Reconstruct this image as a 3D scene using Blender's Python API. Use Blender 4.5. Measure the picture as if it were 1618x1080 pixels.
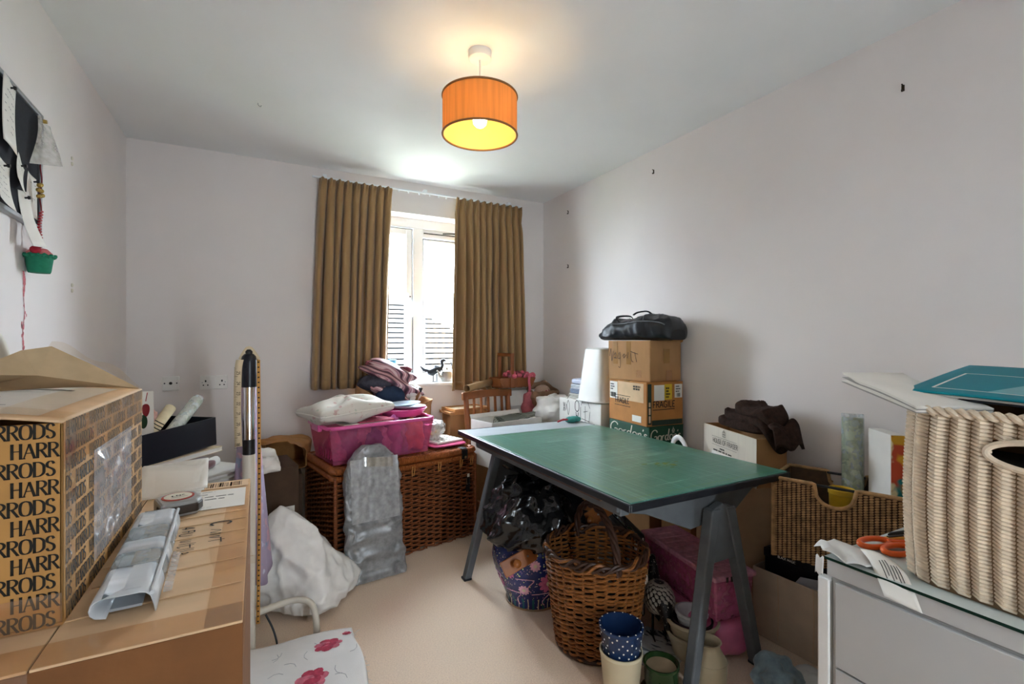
import bpy, math, random
from mathutils import Vector, Matrix, noise, Euler
random.seed(7)
S = bpy.context.scene
COL = S.collection
PI = math.pi
for _o in list(bpy.data.objects):
    bpy.data.objects.remove(_o)

# ------------------------------------------------------------------ camera
cam_d = bpy.data.cameras.new('camera')
cam_d.sensor_width = 36.0
cam_d.lens = 759.0 / 1618.0 * 36.0
cam_d.clip_start = 0.02
cam = bpy.data.objects.new('camera', cam_d)
COL.objects.link(cam)
cam.location = (0, 0, 1.27)
cam.rotation_euler = (PI / 2, 0, -math.radians(27.9))
S.camera = cam

# ------------------------------------------------------------------ world, daylight, exposure
W = bpy.data.worlds.new('overcast_sky')
S.world = W
W.use_nodes = True
_bg = W.node_tree.nodes['Background']
_bg.inputs[0].default_value = (0.80, 0.91, 1.0, 1)
_bg.inputs[1].default_value = 18.5


def portal(name, loc, rot, sx, sy):
    """tells the renderer where daylight enters the room; emits nothing itself"""
    l = bpy.data.lights.new(name, 'AREA')
    l.shape = 'RECTANGLE'
    l.size, l.size_y = sx, sy
    l.cycles.is_portal = True
    o = bpy.data.objects.new(name, l)
    COL.objects.link(o)
    o.location = loc
    o.rotation_euler = rot
    return o


portal('fill_gap_portal', (0.855, -1.34, 1.03), (PI / 2, 0, 0), 0.09, 2.05)  # door gap behind the camera, added for soft fill
portal('window_daylight_portal', (1.1, 3.86, 1.6), (-PI / 2, 0, 0), 1.24, 1.28)

S.view_settings.view_transform = 'Standard'
S.view_settings.look = 'None'
S.view_settings.gamma = 1.0
S.view_settings.use_curve_mapping = False
S.view_settings.exposure = 1.88


# ------------------------------------------------------------------ materials
def lin(h):
    h = h.lstrip('#')
    out = []
    for i in (0, 2, 4):
        c = int(h[i:i + 2], 16) / 255
        out.append(c / 12.92 if c <= 0.04045 else ((c + 0.055) / 1.055) ** 2.4)
    return out


_mats = {}


def mat(name, col='#888888', rough=.6, var=.10, scale=25, bump=0., bscale=None, metal=0., trans=0., alpha=1., sheen=0.,
        stretch=(1, 1, 1), col2=None, spec=.5, coat=0., detail=3, fac=None, emit=None, ior=1.45):
    if name in _mats:
        return _mats[name]
    m = bpy.data.materials.new(name)
    m.use_nodes = True
    nt = m.node_tree
    b = nt.nodes['Principled BSDF']
    c = lin(col)
    tc = nt.nodes.new('ShaderNodeTexCoord')
    mp = nt.nodes.new('ShaderNodeMapping')
    mp.inputs['Scale'].default_value = stretch
    nt.links.new(tc.outputs['Object'], mp.inputs[0])
    nz = nt.nodes.new('ShaderNodeTexNoise')
    nz.inputs['Scale'].default_value = scale
    nz.inputs['Detail'].default_value = detail
    nt.links.new(mp.outputs[0], nz.inputs['Vector'])
    rp = nt.nodes.new('ShaderNodeValToRGB')
    c2 = lin(col2) if col2 else [min(1, k * (1 + var)) for k in c]
    c1 = c if col2 else [k * (1 - var) for k in c]
    lo, hi = fac or (.3, .7)
    rp.color_ramp.elements[0].position = lo
    rp.color_ramp.elements[1].position = hi
    rp.color_ramp.elements[0].color = (*c1, 1)
    rp.color_ramp.elements[1].color = (*c2, 1)
    nt.links.new(nz.outputs[0], rp.inputs[0])
    nt.links.new(rp.outputs[0], b.inputs['Base Color'])
    b.inputs['Roughness'].default_value = rough
    b.inputs['Metallic'].default_value = metal
    b.inputs['Transmission Weight'].default_value = trans
    b.inputs['Alpha'].default_value = alpha
    b.inputs['Specular IOR Level'].default_value = spec
    b.inputs['Coat Weight'].default_value = coat
    b.inputs['IOR'].default_value = ior
    b.inputs['Coat Roughness'].default_value = .32
    if sheen:
        b.inputs['Sheen Weight'].default_value = sheen
    if emit:
        b.inputs['Emission Color'].default_value = (*lin(emit[0]), 1)
        b.inputs['Emission Strength'].default_value = emit[1]
    if bump:
        n2 = nt.nodes.new('ShaderNodeTexNoise')
        n2.inputs['Scale'].default_value = bscale or scale
        n2.inputs['Detail'].default_value = 4
        nt.links.new(mp.outputs[0], n2.inputs['Vector'])
        bp = nt.nodes.new('ShaderNodeBump')
        bp.inputs['Strength'].default_value = bump
        bp.inputs['Distance'].default_value = .004
        nt.links.new(n2.outputs[0], bp.inputs['Height'])
        nt.links.new(bp.outputs[0], b.inputs['Normal'])
    _mats[name] = m
    return m


def clear_mat(name, tint='#ffffff', gloss=.12, rough=.08, body=0.0, bodycol='#ffffff'):
    """thin clear film: mostly see-through, some sheen, optionally milky"""
    if name in _mats:
        return _mats[name]
    m = bpy.data.materials.new(name)
    m.use_nodes = True
    nt = m.node_tree
    nt.nodes.remove(nt.nodes['Principled BSDF'])
    out = nt.nodes['Material Output']
    tr = nt.nodes.new('ShaderNodeBsdfTransparent')
    tr.inputs[0].default_value = (*lin(tint), 1)
    df = nt.nodes.new('ShaderNodeBsdfPrincipled')
    df.inputs['Base Color'].default_value = (*lin(bodycol), 1)
    df.inputs['Roughness'].default_value = rough + .1
    gl = nt.nodes.new('ShaderNodeBsdfGlossy')
    gl.inputs['Roughness'].default_value = rough
    m1 = nt.nodes.new('ShaderNodeMixShader')
    nz = nt.nodes.new('ShaderNodeTexNoise')
    nz.inputs['Scale'].default_value = 40
    tc = nt.nodes.new('ShaderNodeTexCoord')
    nt.links.new(tc.outputs['Object'], nz.inputs['Vector'])
    mr = nt.nodes.new('ShaderNodeMapRange')
    mr.inputs['From Min'].default_value = .3
    mr.inputs['From Max'].default_value = .7
    mr.inputs['To Min'].default_value = body * .75
    mr.inputs['To Max'].default_value = min(1, body * 1.25)
    nt.links.new(nz.outputs[0], mr.inputs['Value'])
    nt.links.new(mr.outputs[0], m1.inputs[0])
    nt.links.new(tr.outputs[0], m1.inputs[1])
    nt.links.new(df.outputs[0], m1.inputs[2])
    m2 = nt.nodes.new('ShaderNodeMixShader')
    m2.inputs[0].default_value = gloss
    nt.links.new(m1.outputs[0], m2.inputs[1])
    nt.links.new(gl.outputs[0], m2.inputs[2])
    nt.links.new(m2.outputs[0], out.inputs[0])
    _mats[name] = m
    return m


def print_mat(name, base, cols, scale=12, rough=.7, thr=.55, stretch=(1, 1, 1), bump=.1, kind='noise'):
    """plain cloth or paper with soft printed blotches in a few colours"""
    if name in _mats:
        return _mats[name]
    m = bpy.data.materials.new(name)
    m.use_nodes = True
    nt = m.node_tree
    b = nt.nodes['Principled BSDF']
    tc = nt.nodes.new('ShaderNodeTexCoord')
    mp = nt.nodes.new('ShaderNodeMapping')
    mp.inputs['Scale'].default_value = stretch
    nt.links.new(tc.outputs['Object'], mp.inputs[0])
    prev = None
    for i, c in enumerate(cols):
        if kind == 'noise':
            nz = nt.nodes.new('ShaderNodeTexNoise')
            nz.inputs['Scale'].default_value = scale * (1 + .25 * i)
            nz.inputs['Detail'].default_value = 2
            mo = nt.nodes.new('ShaderNodeMapping')
            mo.inputs['Location'].default_value = (3.1 * i + .7, 1.7 * i, 5.3 * i)
            nt.links.new(mp.outputs[0], mo.inputs[0])
            nt.links.new(mo.outputs[0], nz.inputs['Vector'])
            src = nz.outputs[0]
            lo, hi = thr + .03 * i, thr + .03 * i + .04
        else:
            nz = nt.nodes.new('ShaderNodeTexVoronoi')
            nz.inputs['Scale'].default_value = scale * (1 + .35 * i)
            mo = nt.nodes.new('ShaderNodeMapping')
            mo.inputs['Location'].default_value = (3.1 * i + .7, 1.7 * i, 5.3 * i)
            nt.links.new(mp.outputs[0], mo.inputs[0])
            nt.links.new(mo.outputs[0], nz.inputs['Vector'])
            src = nz.outputs['Distance']
            lo, hi = thr, thr - .04
        mr = nt.nodes.new('ShaderNodeMapRange')
        mr.inputs['From Min'].default_value = lo
        mr.inputs['From Max'].default_value = hi
        nt.links.new(src, mr.inputs['Value'])
        mx = nt.nodes.new('ShaderNodeMix')
        mx.data_type = 'RGBA'
        nt.links.new(mr.outputs[0], mx.inputs['Factor'])
        if prev is None:
            mx.inputs['A'].default_value = (*lin(base), 1)
        else:
            nt.links.new(prev, mx.inputs['A'])
        mx.inputs['B'].default_value = (*lin(c), 1)
        prev = mx.outputs['Result']
    nt.links.new(prev, b.inputs['Base Color'])
    b.inputs['Roughness'].default_value = rough
    if bump:
        n2 = nt.nodes.new('ShaderNodeTexNoise')
        n2.inputs['Scale'].default_value = 60
        nt.links.new(mp.outputs[0], n2.inputs['Vector'])
        bp = nt.nodes.new('ShaderNodeBump')
        bp.inputs['Strength'].default_value = bump
        bp.inputs['Distance'].default_value = .004
        nt.links.new(n2.outputs[0], bp.inputs['Height'])
        nt.links.new(bp.outputs[0], b.inputs['Normal'])
    _mats[name] = m
    return m


def glow_through(m, fac, col):
    """let a thin fabric pass light"""
    nt = m.node_tree
    tl = nt.nodes.new('ShaderNodeBsdfTranslucent')
    tl.inputs[0].default_value = (*lin(col), 1)
    ad = nt.nodes.new('ShaderNodeMixShader')
    ad.inputs[0].default_value = fac
    nt.links.new(nt.nodes['Principled BSDF'].outputs[0], ad.inputs[1])
    nt.links.new(tl.outputs[0], ad.inputs[2])
    nt.links.new(ad.outputs[0], nt.nodes['Material Output'].inputs[0])
    return m


def stripe_mat(name, cols, scale=30, dist=4., rough=.7, axis='X', stretch=(1, 1, 1)):
    if name in _mats:
        return _mats[name]
    m = mat(name, cols[0], rough)
    nt = m.node_tree
    b = nt.nodes['Principled BSDF']
    tc = nt.nodes.new('ShaderNodeTexCoord')
    mp = nt.nodes.new('ShaderNodeMapping')
    mp.inputs['Scale'].default_value = stretch
    nt.links.new(tc.outputs['Object'], mp.inputs[0])
    wv = nt.nodes.new('ShaderNodeTexWave')
    wv.bands_direction = axis
    wv.inputs['Scale'].default_value = scale
    wv.inputs['Distortion'].default_value = dist
    wv.inputs['Detail'].default_value = 1
    wv.inputs['Detail Scale'].default_value = .6
    nt.links.new(mp.outputs[0], wv.inputs['Vector'])
    rp = nt.nodes.new('ShaderNodeValToRGB')
    cr = rp.color_ramp
    cr.elements[0].color = (*lin(cols[0]), 1)
    cr.elements[1].color = (*lin(cols[-1]), 1)
    for i, c in enumerate(cols[1:-1]):
        e = cr.elements.new((i + 1) / (len(cols) - 1))
        e.color = (*lin(c), 1)
    nt.links.new(wv.outputs[0], rp.inputs[0])
    nt.links.new(rp.outputs[0], b.inputs['Base Color'])
    return m


def crease(p, k, seed=0., e=3):
    return (1 - abs(nz(p, k, seed))) ** e


# ------------------------------------------------------------------ mesh builder
class MB:
    def __init__(s):
        s.v, s.f, s.mi, s.cur = [], [], [], 0

    def add(s, vs, fs, T=None):
        o = len(s.v)
        if T is not None:
            vs = [tuple(T @ Vector(p)) for p in vs]
        s.v += [tuple(p) for p in vs]
        for q in fs:
            s.f.append(tuple(o + i for i in q))
            s.mi.append(s.cur)
        return s

    def box(s, x0, x1, y0, y1, z0, z1, T=None):
        vs = [(x, y, z) for z in (z0, z1) for y in (y0, y1) for x in (x0, x1)]
        return s.add(vs, [(0, 2, 3, 1), (4, 5, 7, 6), (0, 1, 5, 4), (2, 6, 7, 3), (0, 4, 6, 2), (1, 3, 7, 5)], T)

    def frust(s, b, t, z0, z1, T=None):
        """box with different bottom (x0,x1,y0,y1) and top rectangles"""
        vs = [(b[i], b[2 + j], z0) for j in (0, 1) for i in (0, 1)] + [(t[i], t[2 + j], z1) for j in (0, 1) for i in (0, 1)]
        return s.add(vs, [(0, 2, 3, 1), (4, 5, 7, 6), (0, 1, 5, 4), (2, 6, 7, 3), (0, 4, 6, 2), (1, 3, 7, 5)], T)

    def tube(s, pts, r, n=8, closed=False, caps=True, flat=1.0, T=None, up0=None):
        pts = [Vector(p) for p in pts]
        N = len(pts)
        rs = r if isinstance(r, (list, tuple)) else [r] * N
        vs, fs = [], []
        t0 = (pts[1] - pts[0]).normalized()
        up = Vector(up0) if up0 else (Vector((0, 0, 1)) if abs(t0.z) < .9 else Vector((1, 0, 0)))
        nrm = (up - t0 * up.dot(t0)).normalized()
        for i in range(N):
            if closed:
                t = pts[(i + 1) % N] - pts[i - 1]
            else:
                t = pts[min(i + 1, N - 1)] - pts[max(i - 1, 0)]
            if t.length < 1e-9:
                t = t0
            t.normalize()
            nrm = (nrm - t * nrm.dot(t))
            if nrm.length < 1e-6:
                nrm = t.orthogonal()
            nrm.normalize()
            bn = t.cross(nrm)
            for k in range(n):
                a = 2 * PI * k / n
                vs.append(pts[i] + (nrm * math.cos(a) * flat + bn * math.sin(a)) * rs[i])
        M = N if closed else N - 1
        for i in range(M):
            j = (i + 1) % N
            for k in range(n):
                k2 = (k + 1) % n
                fs.append((i * n + k, i * n + k2, j * n + k2, j * n + k))
        if caps and not closed:
            fs.append(tuple(reversed(range(n))))
            fs.append(tuple((N - 1) * n + k for k in range(n)))
        return s.add(vs, fs, T)

    def cyl(s, p0, p1, r, n=16, r2=None, T=None):
        return s.tube([p0, p1], [r, r if r2 is None else r2], n, T=T)

    def lathe(s, prof, n=32, T=None, close=False):
        vs, fs = [], []
        for (r, z) in prof:
            for k in range(n):
                a = 2 * PI * k / n
                vs.append((r * math.cos(a), r * math.sin(a), z))
        L = len(prof)
        for i in range(L if close else L - 1):
            j = (i + 1) % L
            for k in range(n):
                k2 = (k + 1) % n
                fs.append((i * n + k, i * n + k2, j * n + k2, j * n + k))
        if not close:
            if prof[0][0] > 1e-4:
                fs.append(tuple(reversed(range(n))))
            if prof[-1][0] > 1e-4:
                fs.append(tuple((L - 1) * n + k for k in range(n)))
        return s.add(vs, fs, T)

    def prism(s, poly, z0, z1, T=None):
        n = len(poly)
        vs = [(x, y, z0) for x, y in poly] + [(x, y, z1) for x, y in poly]
        fs = [tuple(reversed(range(n))), tuple(range(n, 2 * n))]
        for i in range(n):
            j = (i + 1) % n
            fs.append((i, j, n + j, n + i))
        return s.add(vs, fs, T)

    def grid(s, fn, nu, nv, cu=False, cv=False, T=None):
        vs, fs = [], []
        for j in range(nv + (0 if cv else 1)):
            for i in range(nu + (0 if cu else 1)):
                vs.append(fn(i / nu, j / nv))
        w = nu + (0 if cu else 1)
        hh = nv + (0 if cv else 1)
        for j in range(nv):
            for i in range(nu):
                i2, j2 = (i + 1) % w, (j + 1) % hh
                fs.append((j * w + i, j * w + i2, j2 * w + i2, j2 * w + i))
        return s.add(vs, fs, T)

    def blob(s, fn, nu=40, nv=24, T=None):
        """closed sphere-like grid; fn(theta, phi) -> point, phi from -pi/2 to pi/2"""
        vs, fs = [fn(0, -PI / 2)], []
        for j in range(1, nv):
            ph = -PI / 2 + PI * j / nv
            for i in range(nu):
                vs.append(fn(2 * PI * i / nu, ph))
        vs.append(fn(0, PI / 2))
        top = len(vs) - 1
        for i in range(nu):
            i2 = (i + 1) % nu
            fs.append((0, 1 + i2, 1 + i))
            fs.append((top, 1 + (nv - 2) * nu + i, 1 + (nv - 2) * nu + i2))
        for j in range(nv - 2):
            for i in range(nu):
                i2 = (i + 1) % nu
                a, b = 1 + j * nu, 1 + (j + 1) * nu
                fs.append((a + i, a + i2, b + i2, b + i))
        return s.add(vs, fs, T)

    def build(s, name, m, parent=None, smooth=False, bevel=0., solid=0., angle=40, sub=0, label=None, stuff=False):
        me = bpy.data.meshes.new(name)
        me.from_pydata(s.v, [], s.f)
        ms = m if isinstance(m, (list, tuple)) else [m]
        for k in ms:
            me.materials.append(k)
        if len(ms) > 1:
            me.polygons.foreach_set('material_index', s.mi)
        me.validate()
        me.update()
        if smooth:
            me.shade_smooth()
            me.set_sharp_from_angle(angle=math.radians(angle))
        o = bpy.data.objects.new(name, me)
        COL.objects.link(o)
        if parent is not None:
            o.parent = parent
        if solid:
            md = o.modifiers.new('thickness', 'SOLIDIFY')
            md.thickness = solid
            md.offset = 0
        if sub:
            md = o.modifiers.new('smooth', 'SUBSURF')
            md.levels = md.render_levels = sub
        if bevel:
            md = o.modifiers.new('soft_edges', 'BEVEL')
            md.width = bevel
            md.segments = 2
            md.limit_method = 'ANGLE'
            md.angle_limit = math.radians(50)
        if label:
            o['label'] = label
        if stuff:
            o['kind'] = 'stuff'
        return o


def tag(o, label=None, cat=None, group=None, kind=None):
    if label:
        o['label'] = label
    if cat:
        o['category'] = cat
    if group:
        o['group'] = group
    if kind:
        o['kind'] = kind
    return o


def thing(name, label, cat, loc=(0, 0, 0), rz=0., group=None, rx=0., ry=0.):
    o = bpy.data.objects.new(name, None)
    o.empty_display_size = .05
    COL.objects.link(o)
    o.location = loc
    o.rotation_euler = (rx, ry, rz)
    return tag(o, label, cat, group)


def place(o, loc, rz=0., rx=0., ry=0.):
    o.location = loc
    o.rotation_euler = (rx, ry, rz)
    return o


def struct(o):
    o['kind'] = 'structure'
    return o


def copy_tree(o, parent=None):
    c = o.copy()
    COL.objects.link(c)
    c.parent = parent
    for ch in list(o.children):
        copy_tree(ch, c)
    return c


def nz(p, k=1., seed=0.):
    return noise.noise(Vector((p[0] * k + seed, p[1] * k + seed * 1.7, p[2] * k - seed)))


def fbm(p, k=1., seed=0., o=3):
    v, a = 0., 1.
    for i in range(o):
        v += a * nz(p, k * 2 ** i, seed + i * 11.3)
        a *= .5
    return v


def spow(x, e):
    return math.copysign(abs(x) ** e, x)


def sblob(rx, ry, rz, ex=1., ez=1., fold=.0, fk=6., seed=0., flat=None, ridge=.0, rk=5.):
    """superellipsoid with folds; origin at the bottom"""
    def fn(th, ph):
        cz, sz = spow(math.cos(ph), ez), spow(math.sin(ph), ez)
        x, y, z = rx * cz * spow(math.cos(th), ex), ry * cz * spow(math.sin(th), ex), rz * sz
        n = fbm((x, y, z), fk, seed) * fold
        if ridge:
            n -= abs(nz((x, y, z), rk, seed + 5)) * ridge - ridge * .25
        l = math.sqrt(x * x + y * y + z * z) + 1e-6
        x, y, z = x * (1 + n / l), y * (1 + n / l), z * (1 + n / l)
        z = max(z, -rz)
        if flat is not None:
            z = max(z, -rz * flat)
            return (x, y, z + rz * flat)
        return (x, y, z + rz)
    return fn


def cat_rom(pts, n=6, closed=False):
    P = [Vector(p) for p in pts]
    out = []
    N = len(P)
    for i in range(N if closed else N - 1):
        p0 = P[(i - 1) % N] if closed or i > 0 else P[0]
        p1, p2 = P[i], P[(i + 1) % N]
        p3 = P[(i + 2) % N] if closed or i + 2 < N else P[-1]
        for k in range(n):
            t = k / n
            out.append(.5 * ((2 * p1) + (p2 - p0) * t + (2 * p0 - 5 * p1 + 4 * p2 - p3) * t * t + (3 * p1 - p0 - 3 * p2 + p3) * t ** 3))
    if not closed:
        out.append(P[-1])
    return out


# ------------------------------------------------------------------ stroke lettering (flat print)
# each glyph: width, strokes; a stroke that starts with 'c' is a smooth curve
G = {
    'H': (.72, [[(.1, 0), (.1, 1)], [(.62, 0), (.62, 1)], [(.1, .52), (.62, .52)]]),
    'A': (.76, [[(.05, 0), (.38, 1)], [(.38, 1), (.71, 0)], [(.18, .36), (.58, .36)]]),
    'R': (.70, [[(.1, 0), (.1, 1)], ['c', (.1, 1), (.4, .99), (.58, .86), (.58, .68), (.42, .54), (.1, .5)], [(.32, .5), (.66, 0)]]),
    'O': (.80, [['c', (.4, 1), (.14, .88), (.06, .5), (.14, .12), (.4, 0), (.66, .12), (.74, .5), (.66, .88), (.4, 1)]]),
    'D': (.76, [[(.1, 0), (.1, 1)], ['c', (.1, 1), (.42, .97), (.66, .78), (.69, .5), (.66, .22), (.42, .03), (.1, 0)]]),
    'S': (.60, [['c', (.52, .82), (.42, .98), (.22, .99), (.09, .84), (.12, .64), (.32, .52), (.5, .38), (.53, .16), (.38, .01), (.18, .02), (.06, .18)]]),
    'F': (.58, [[(.1, 0), (.1, 1)], [(.1, .98), (.54, .98)], [(.1, .52), (.44, .52)]]),
    'G': (.76, [['c', (.66, .82), (.46, 1), (.2, .93), (.07, .6), (.12, .2), (.38, 0), (.62, .1), (.66, .42)], [(.66, .42), (.42, .42)]]),
    'I': (.28, [[(.14, 0), (.14, 1)]]),
    'L': (.56, [[(.1, 1), (.1, .02)], [(.1, .02), (.52, .02)]]),
    'E': (.58, [[(.1, 0), (.1, 1)], [(.1, .98), (.54, .98)], [(.1, .52), (.46, .52)], [(.1, .02), (.54, .02)]]),
    'U': (.74, [['c', (.1, 1), (.1, .4), (.16, .1), (.37, 0), (.58, .1), (.64, .4), (.64, 1)]]),
    'B': (.66, [[(.1, 0), (.1, 1)], ['c', (.1, 1), (.42, .98), (.52, .8), (.44, .58), (.1, .53)], ['c', (.1, .53), (.46, .5), (.6, .28), (.48, .04), (.1, 0)]]),
    'C': (.70, [['c', (.62, .82), (.44, 1), (.2, .93), (.07, .6), (.1, .22), (.34, 0), (.62, .16)]]),
    'K': (.66, [[(.1, 0), (.1, 1)], [(.6, 1), (.12, .45)], [(.25, .6), (.62, 0)]]),
    'M': (.86, [[(.1, 0), (.14, 1)], [(.14, 1), (.43, .2)], [(.43, .2), (.72, 1)], [(.72, 1), (.76, 0)]]),
    'N': (.74, [[(.1, 0), (.1, 1)], [(.1, 1), (.64, 0)], [(.64, 0), (.64, 1)]]),
    'T': (.62, [[(.31, 0), (.31, 1)], [(.02, .98), (.6, .98)]]),
    'P': (.62, [[(.1, 0), (.1, 1)], ['c', (.1, 1), (.42, .98), (.56, .76), (.44, .52), (.1, .48)]]),
    'Y': (.66, [[(.33, 0), (.33, .45)], [(.33, .45), (.03, 1)], [(.33, .45), (.63, 1)]]),
    '0': (.6, [['c', (.3, 1), (.1, .8), (.08, .3), (.3, 0), (.5, .3), (.5, .8), (.3, 1)]]),
    '1': (.4, [[(.08, .78), (.22, 1)], [(.22, 1), (.22, 0)]]),
    '2': (.6, [['c', (.08, .75), (.2, .98), (.45, .95), (.5, .7), (.3, .35), (.08, .02)], [(.08, .02), (.54, .02)]]),
    '3': (.6, [['c', (.08, .85), (.3, 1), (.5, .8), (.26, .53)], ['c', (.26, .53), (.54, .4), (.45, .06), (.2, 0), (.06, .16)]]),
    '4': (.6, [[(.42, 0), (.42, 1)], [(.42, 1), (.05, .3)], [(.05, .3), (.56, .3)]]),
    '5': (.6, [[(.5, .98), (.14, .98)], [(.14, .98), (.12, .55)], ['c', (.12, .55), (.36, .62), (.52, .4), (.42, .06), (.1, .05)]]),
    '8': (.6, [['c', (.3, .53), (.12, .7), (.16, .95), (.3, 1), (.45, .93), (.48, .7), (.3, .53), (.08, .3), (.14, .04), (.3, 0), (.46, .04), (.53, .3), (.3, .53)]]),
    '9': (.6, [['c', (.48, .7), (.3, .5), (.1, .65), (.16, .95), (.4, .98), (.5, .75), (.46, .3), (.3, 0)]]),
    '.': (.24, [[(.1, 0), (.1, .07)]]),
    '&': (.7, [['c', (.62, 0), (.3, .5), (.2, .85), (.34, 1), (.46, .85), (.2, .5), (.06, .2), (.2, 0), (.42, .06), (.62, .4)]]),
    'l': (.3, [[(.12, 0), (.12, 1)]]),
    ' ': (.4, []),
}


def ribbon(mb, pts, org, X, Y, N, w, contrast=0., hgt=1.):
    """flat ribbon along 2D pts, as quads just above a surface"""
    P = [Vector((a, b, 0)) for a, b in pts]
    vs = []
    n = len(P)
    for i in range(n):
        t = P[min(i + 1, n - 1)] - P[max(i - 1, 0)]
        if t.length < 1e-9:
            t = Vector((1, 0, 0))
        t.normalize()
        nn = Vector((-t.y, t.x, 0))
        ww = w * ((1 - contrast) + contrast * abs(t.y) ** 1.2) * .5
        for sgn in (-1, 1):
            q = P[i] + nn * ww * sgn
            vs.append(org + X * q.x + Y * q.y + N)
    fs = [(2 * i, 2 * i + 2, 2 * i + 3, 2 * i + 1) for i in range(n - 1)]
    mb.add(vs, fs)


def text(mb, s, org, X, Y, h, weight=.13, contrast=0., serif=0., off=.0007, wide=1., clip=None, jit=0.):
    """print s; org = lower left, X/Y unit directions on the face; h = cap height"""
    org, X, Y = Vector(org), Vector(X).normalized(), Vector(Y).normalized()
    N = X.cross(Y).normalized() * off
    x = 0.
    for ch in s:
        wd, strokes = G.get(ch, G[' '])
        jx, jy = (random.uniform(-jit, jit), random.uniform(-jit, jit)) if jit else (0, 0)
        if clip is None or (clip[0] <= x and x + wd * h * wide <= clip[1]):
            for st in strokes:
                sm = st[0] == 'c'
                pts = st[1:] if sm else st
                if sm:
                    pts = [(q.x, q.y) for q in cat_rom([(a, b, 0) for a, b in pts], 4)]
                pts = [(x + (a + jx * b) * h * wide, (b + jy) * h) for a, b in pts]
                thin = (not sm) and contrast and ch in 'A' and st is strokes[0]
                ribbon(mb, pts, org, X, Y, N, weight * h * (.5 if thin else 1), contrast)
                if serif and not sm:
                    for q in (pts[0], pts[-1]):
                        if q[1] < .04 * h or q[1] > .96 * h:
                            if abs(pts[0][1] - pts[-1][1]) > .3 * h and not (ch == 'A' and q[1] > .5 * h):
                                ribbon(mb, [(q[0] - serif * h, q[1]), (q[0] + serif * h, q[1])], org, X, Y, N, weight * h * .45)
        x += (wd + .04) * h * wide
    return x


def scrawl(mb, lines, org, X, Y, w, off=.0007):
    org, X, Y = Vector(org), Vector(X).normalized(), Vector(Y).normalized()
    N = X.cross(Y).normalized() * off
    for ln in lines:
        pts = [(q.x, q.y) for q in cat_rom([(a, b, 0) for a, b in ln], 5)]
        ribbon(mb, pts, org, X, Y, N, w)
# ================================================================== the room
XL, XR, YB, YF, H = -.67, 2.15, 3.49, -1.25, 2.45
M_wall = mat('wall_paint', '#e6dfdc', .75, .02, 3, bump=.05, bscale=260)
M_ceil = mat('ceiling_paint', '#e8e8e7', .8, .02, 3, bump=.05, bscale=200)
M_white = mat('white_gloss_paint', '#e8e8e6', .35, .02, 5)
M_upvc = mat('white_upvc', '#eef1f4', .3, .01, 5)
# deep pile carpet
M_carpet = mat('beige_carpet', '#f8dabf', .95, .12, 180, bump=.9, bscale=420, detail=5, sheen=.3)

mb = MB(); mb.box(XL - .1, XR + .1, YF - .1, YB + .1, -.1, 0)
struct(mb.build('floor', M_carpet))
mb = MB(); mb.box(XL - .1, XR + .1, YF - .1, YB + .31, H, H + .1)
struct(mb.build('ceiling', M_ceil))
mb = MB(); mb.box(XL - .12, XL, YF - .1, YB + .31, 0, H)
wall_left = struct(mb.build('wall_left', M_wall))
mb = MB(); mb.box(XR, XR + .12, YF - .1, YB + .31, 0, H)
wall_right = struct(mb.build('wall_right', M_wall))
# back wall with the window opening
WX0, WX1, WZ0, WZ1 = .5, 1.7, .965, 2.22
mb = MB()
mb.box(XL - .02, WX0, YB, YB + .31, 0, H)
mb.box(WX1, XR + .02, YB, YB + .31, 0, H)
mb.box(WX0, WX1, YB, YB + .31, 0, WZ0 - .02)
mb.box(WX0, WX1, YB, YB + .31, WZ1, H)
struct(mb.build('wall_back', M_wall))
# wall behind the photographer
mb = MB()
mb.box(XL, .04, YF - .1, YF, 0, H)
mb.box(.90, XR, YF - .1, YF, 0, H)
mb.box(.04, .90, YF - .1, YF, 2.05, H)
struct(mb.build('wall_front', M_wall))
# unseen door; its hand's-width gap is added to let in fill light
mb = MB(); mb.box(.04, .81, YF - .07, YF - .03, .005, 2.045)
door = struct(mb.build('door_1', M_white, bevel=.003))
mb = MB(); mb.cyl((.73, YF - .03, 1.0), (.73, YF + .02, 1.0), .009, 12); mb.cyl((.73, YF + .015, 1.0), (.62, YF + .015, 1.0), .009, 12)
mb.build('door_handle', mat('chrome', '#d8d8da', .12, .02, 20, metal=1.), door, smooth=True)
for nm, bx in (('baseboard_back', (XL, XR, YB - .014, YB, 0, .1)), ('baseboard_left', (XL, XL + .014, YF, YB - .014, 0, .1)),
               ('baseboard_right', (XR - .014, XR, YF, YB - .014, 0, .1))):
    mb = MB(); mb.box(*bx)
    struct(mb.build(nm, M_white, bevel=.003))

# ------------------------------------------------------------------ window
M_glass = clear_mat('window_glass', '#fbfdff', .04, .0)
M_rubber = mat('black_gasket', '#222428', .6, .05)
M_chrome = mat('chrome', '#d8d8da', .12, .02, 20, metal=1.)
M_steel = mat('brushed_steel', '#b9bbbd', .3, .05, 60, metal=1.)
win = struct(thing('window_1', None, None))
y0, y1 = 3.64, 3.71
mb = MB()
mb.box(WX0, WX0 + .06, y0, y1, WZ0, WZ1); mb.box(WX1 - .06, WX1, y0, y1, WZ0, WZ1)
mb.box(WX0 + .06, WX1 - .06, y0, y1, WZ1 - .07, WZ1); mb.box(WX0 + .06, WX1 - .06, y0, y1, WZ0, WZ0 + .06)
mb.build('window_frame', M_upvc, win, bevel=.004)
mb = MB(); mb.box(1.062, 1.138, y0 - .004, y1, WZ0 + .06, WZ1 - .07)
mb.build('mullion', M_upvc, win, bevel=.005)


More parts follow.
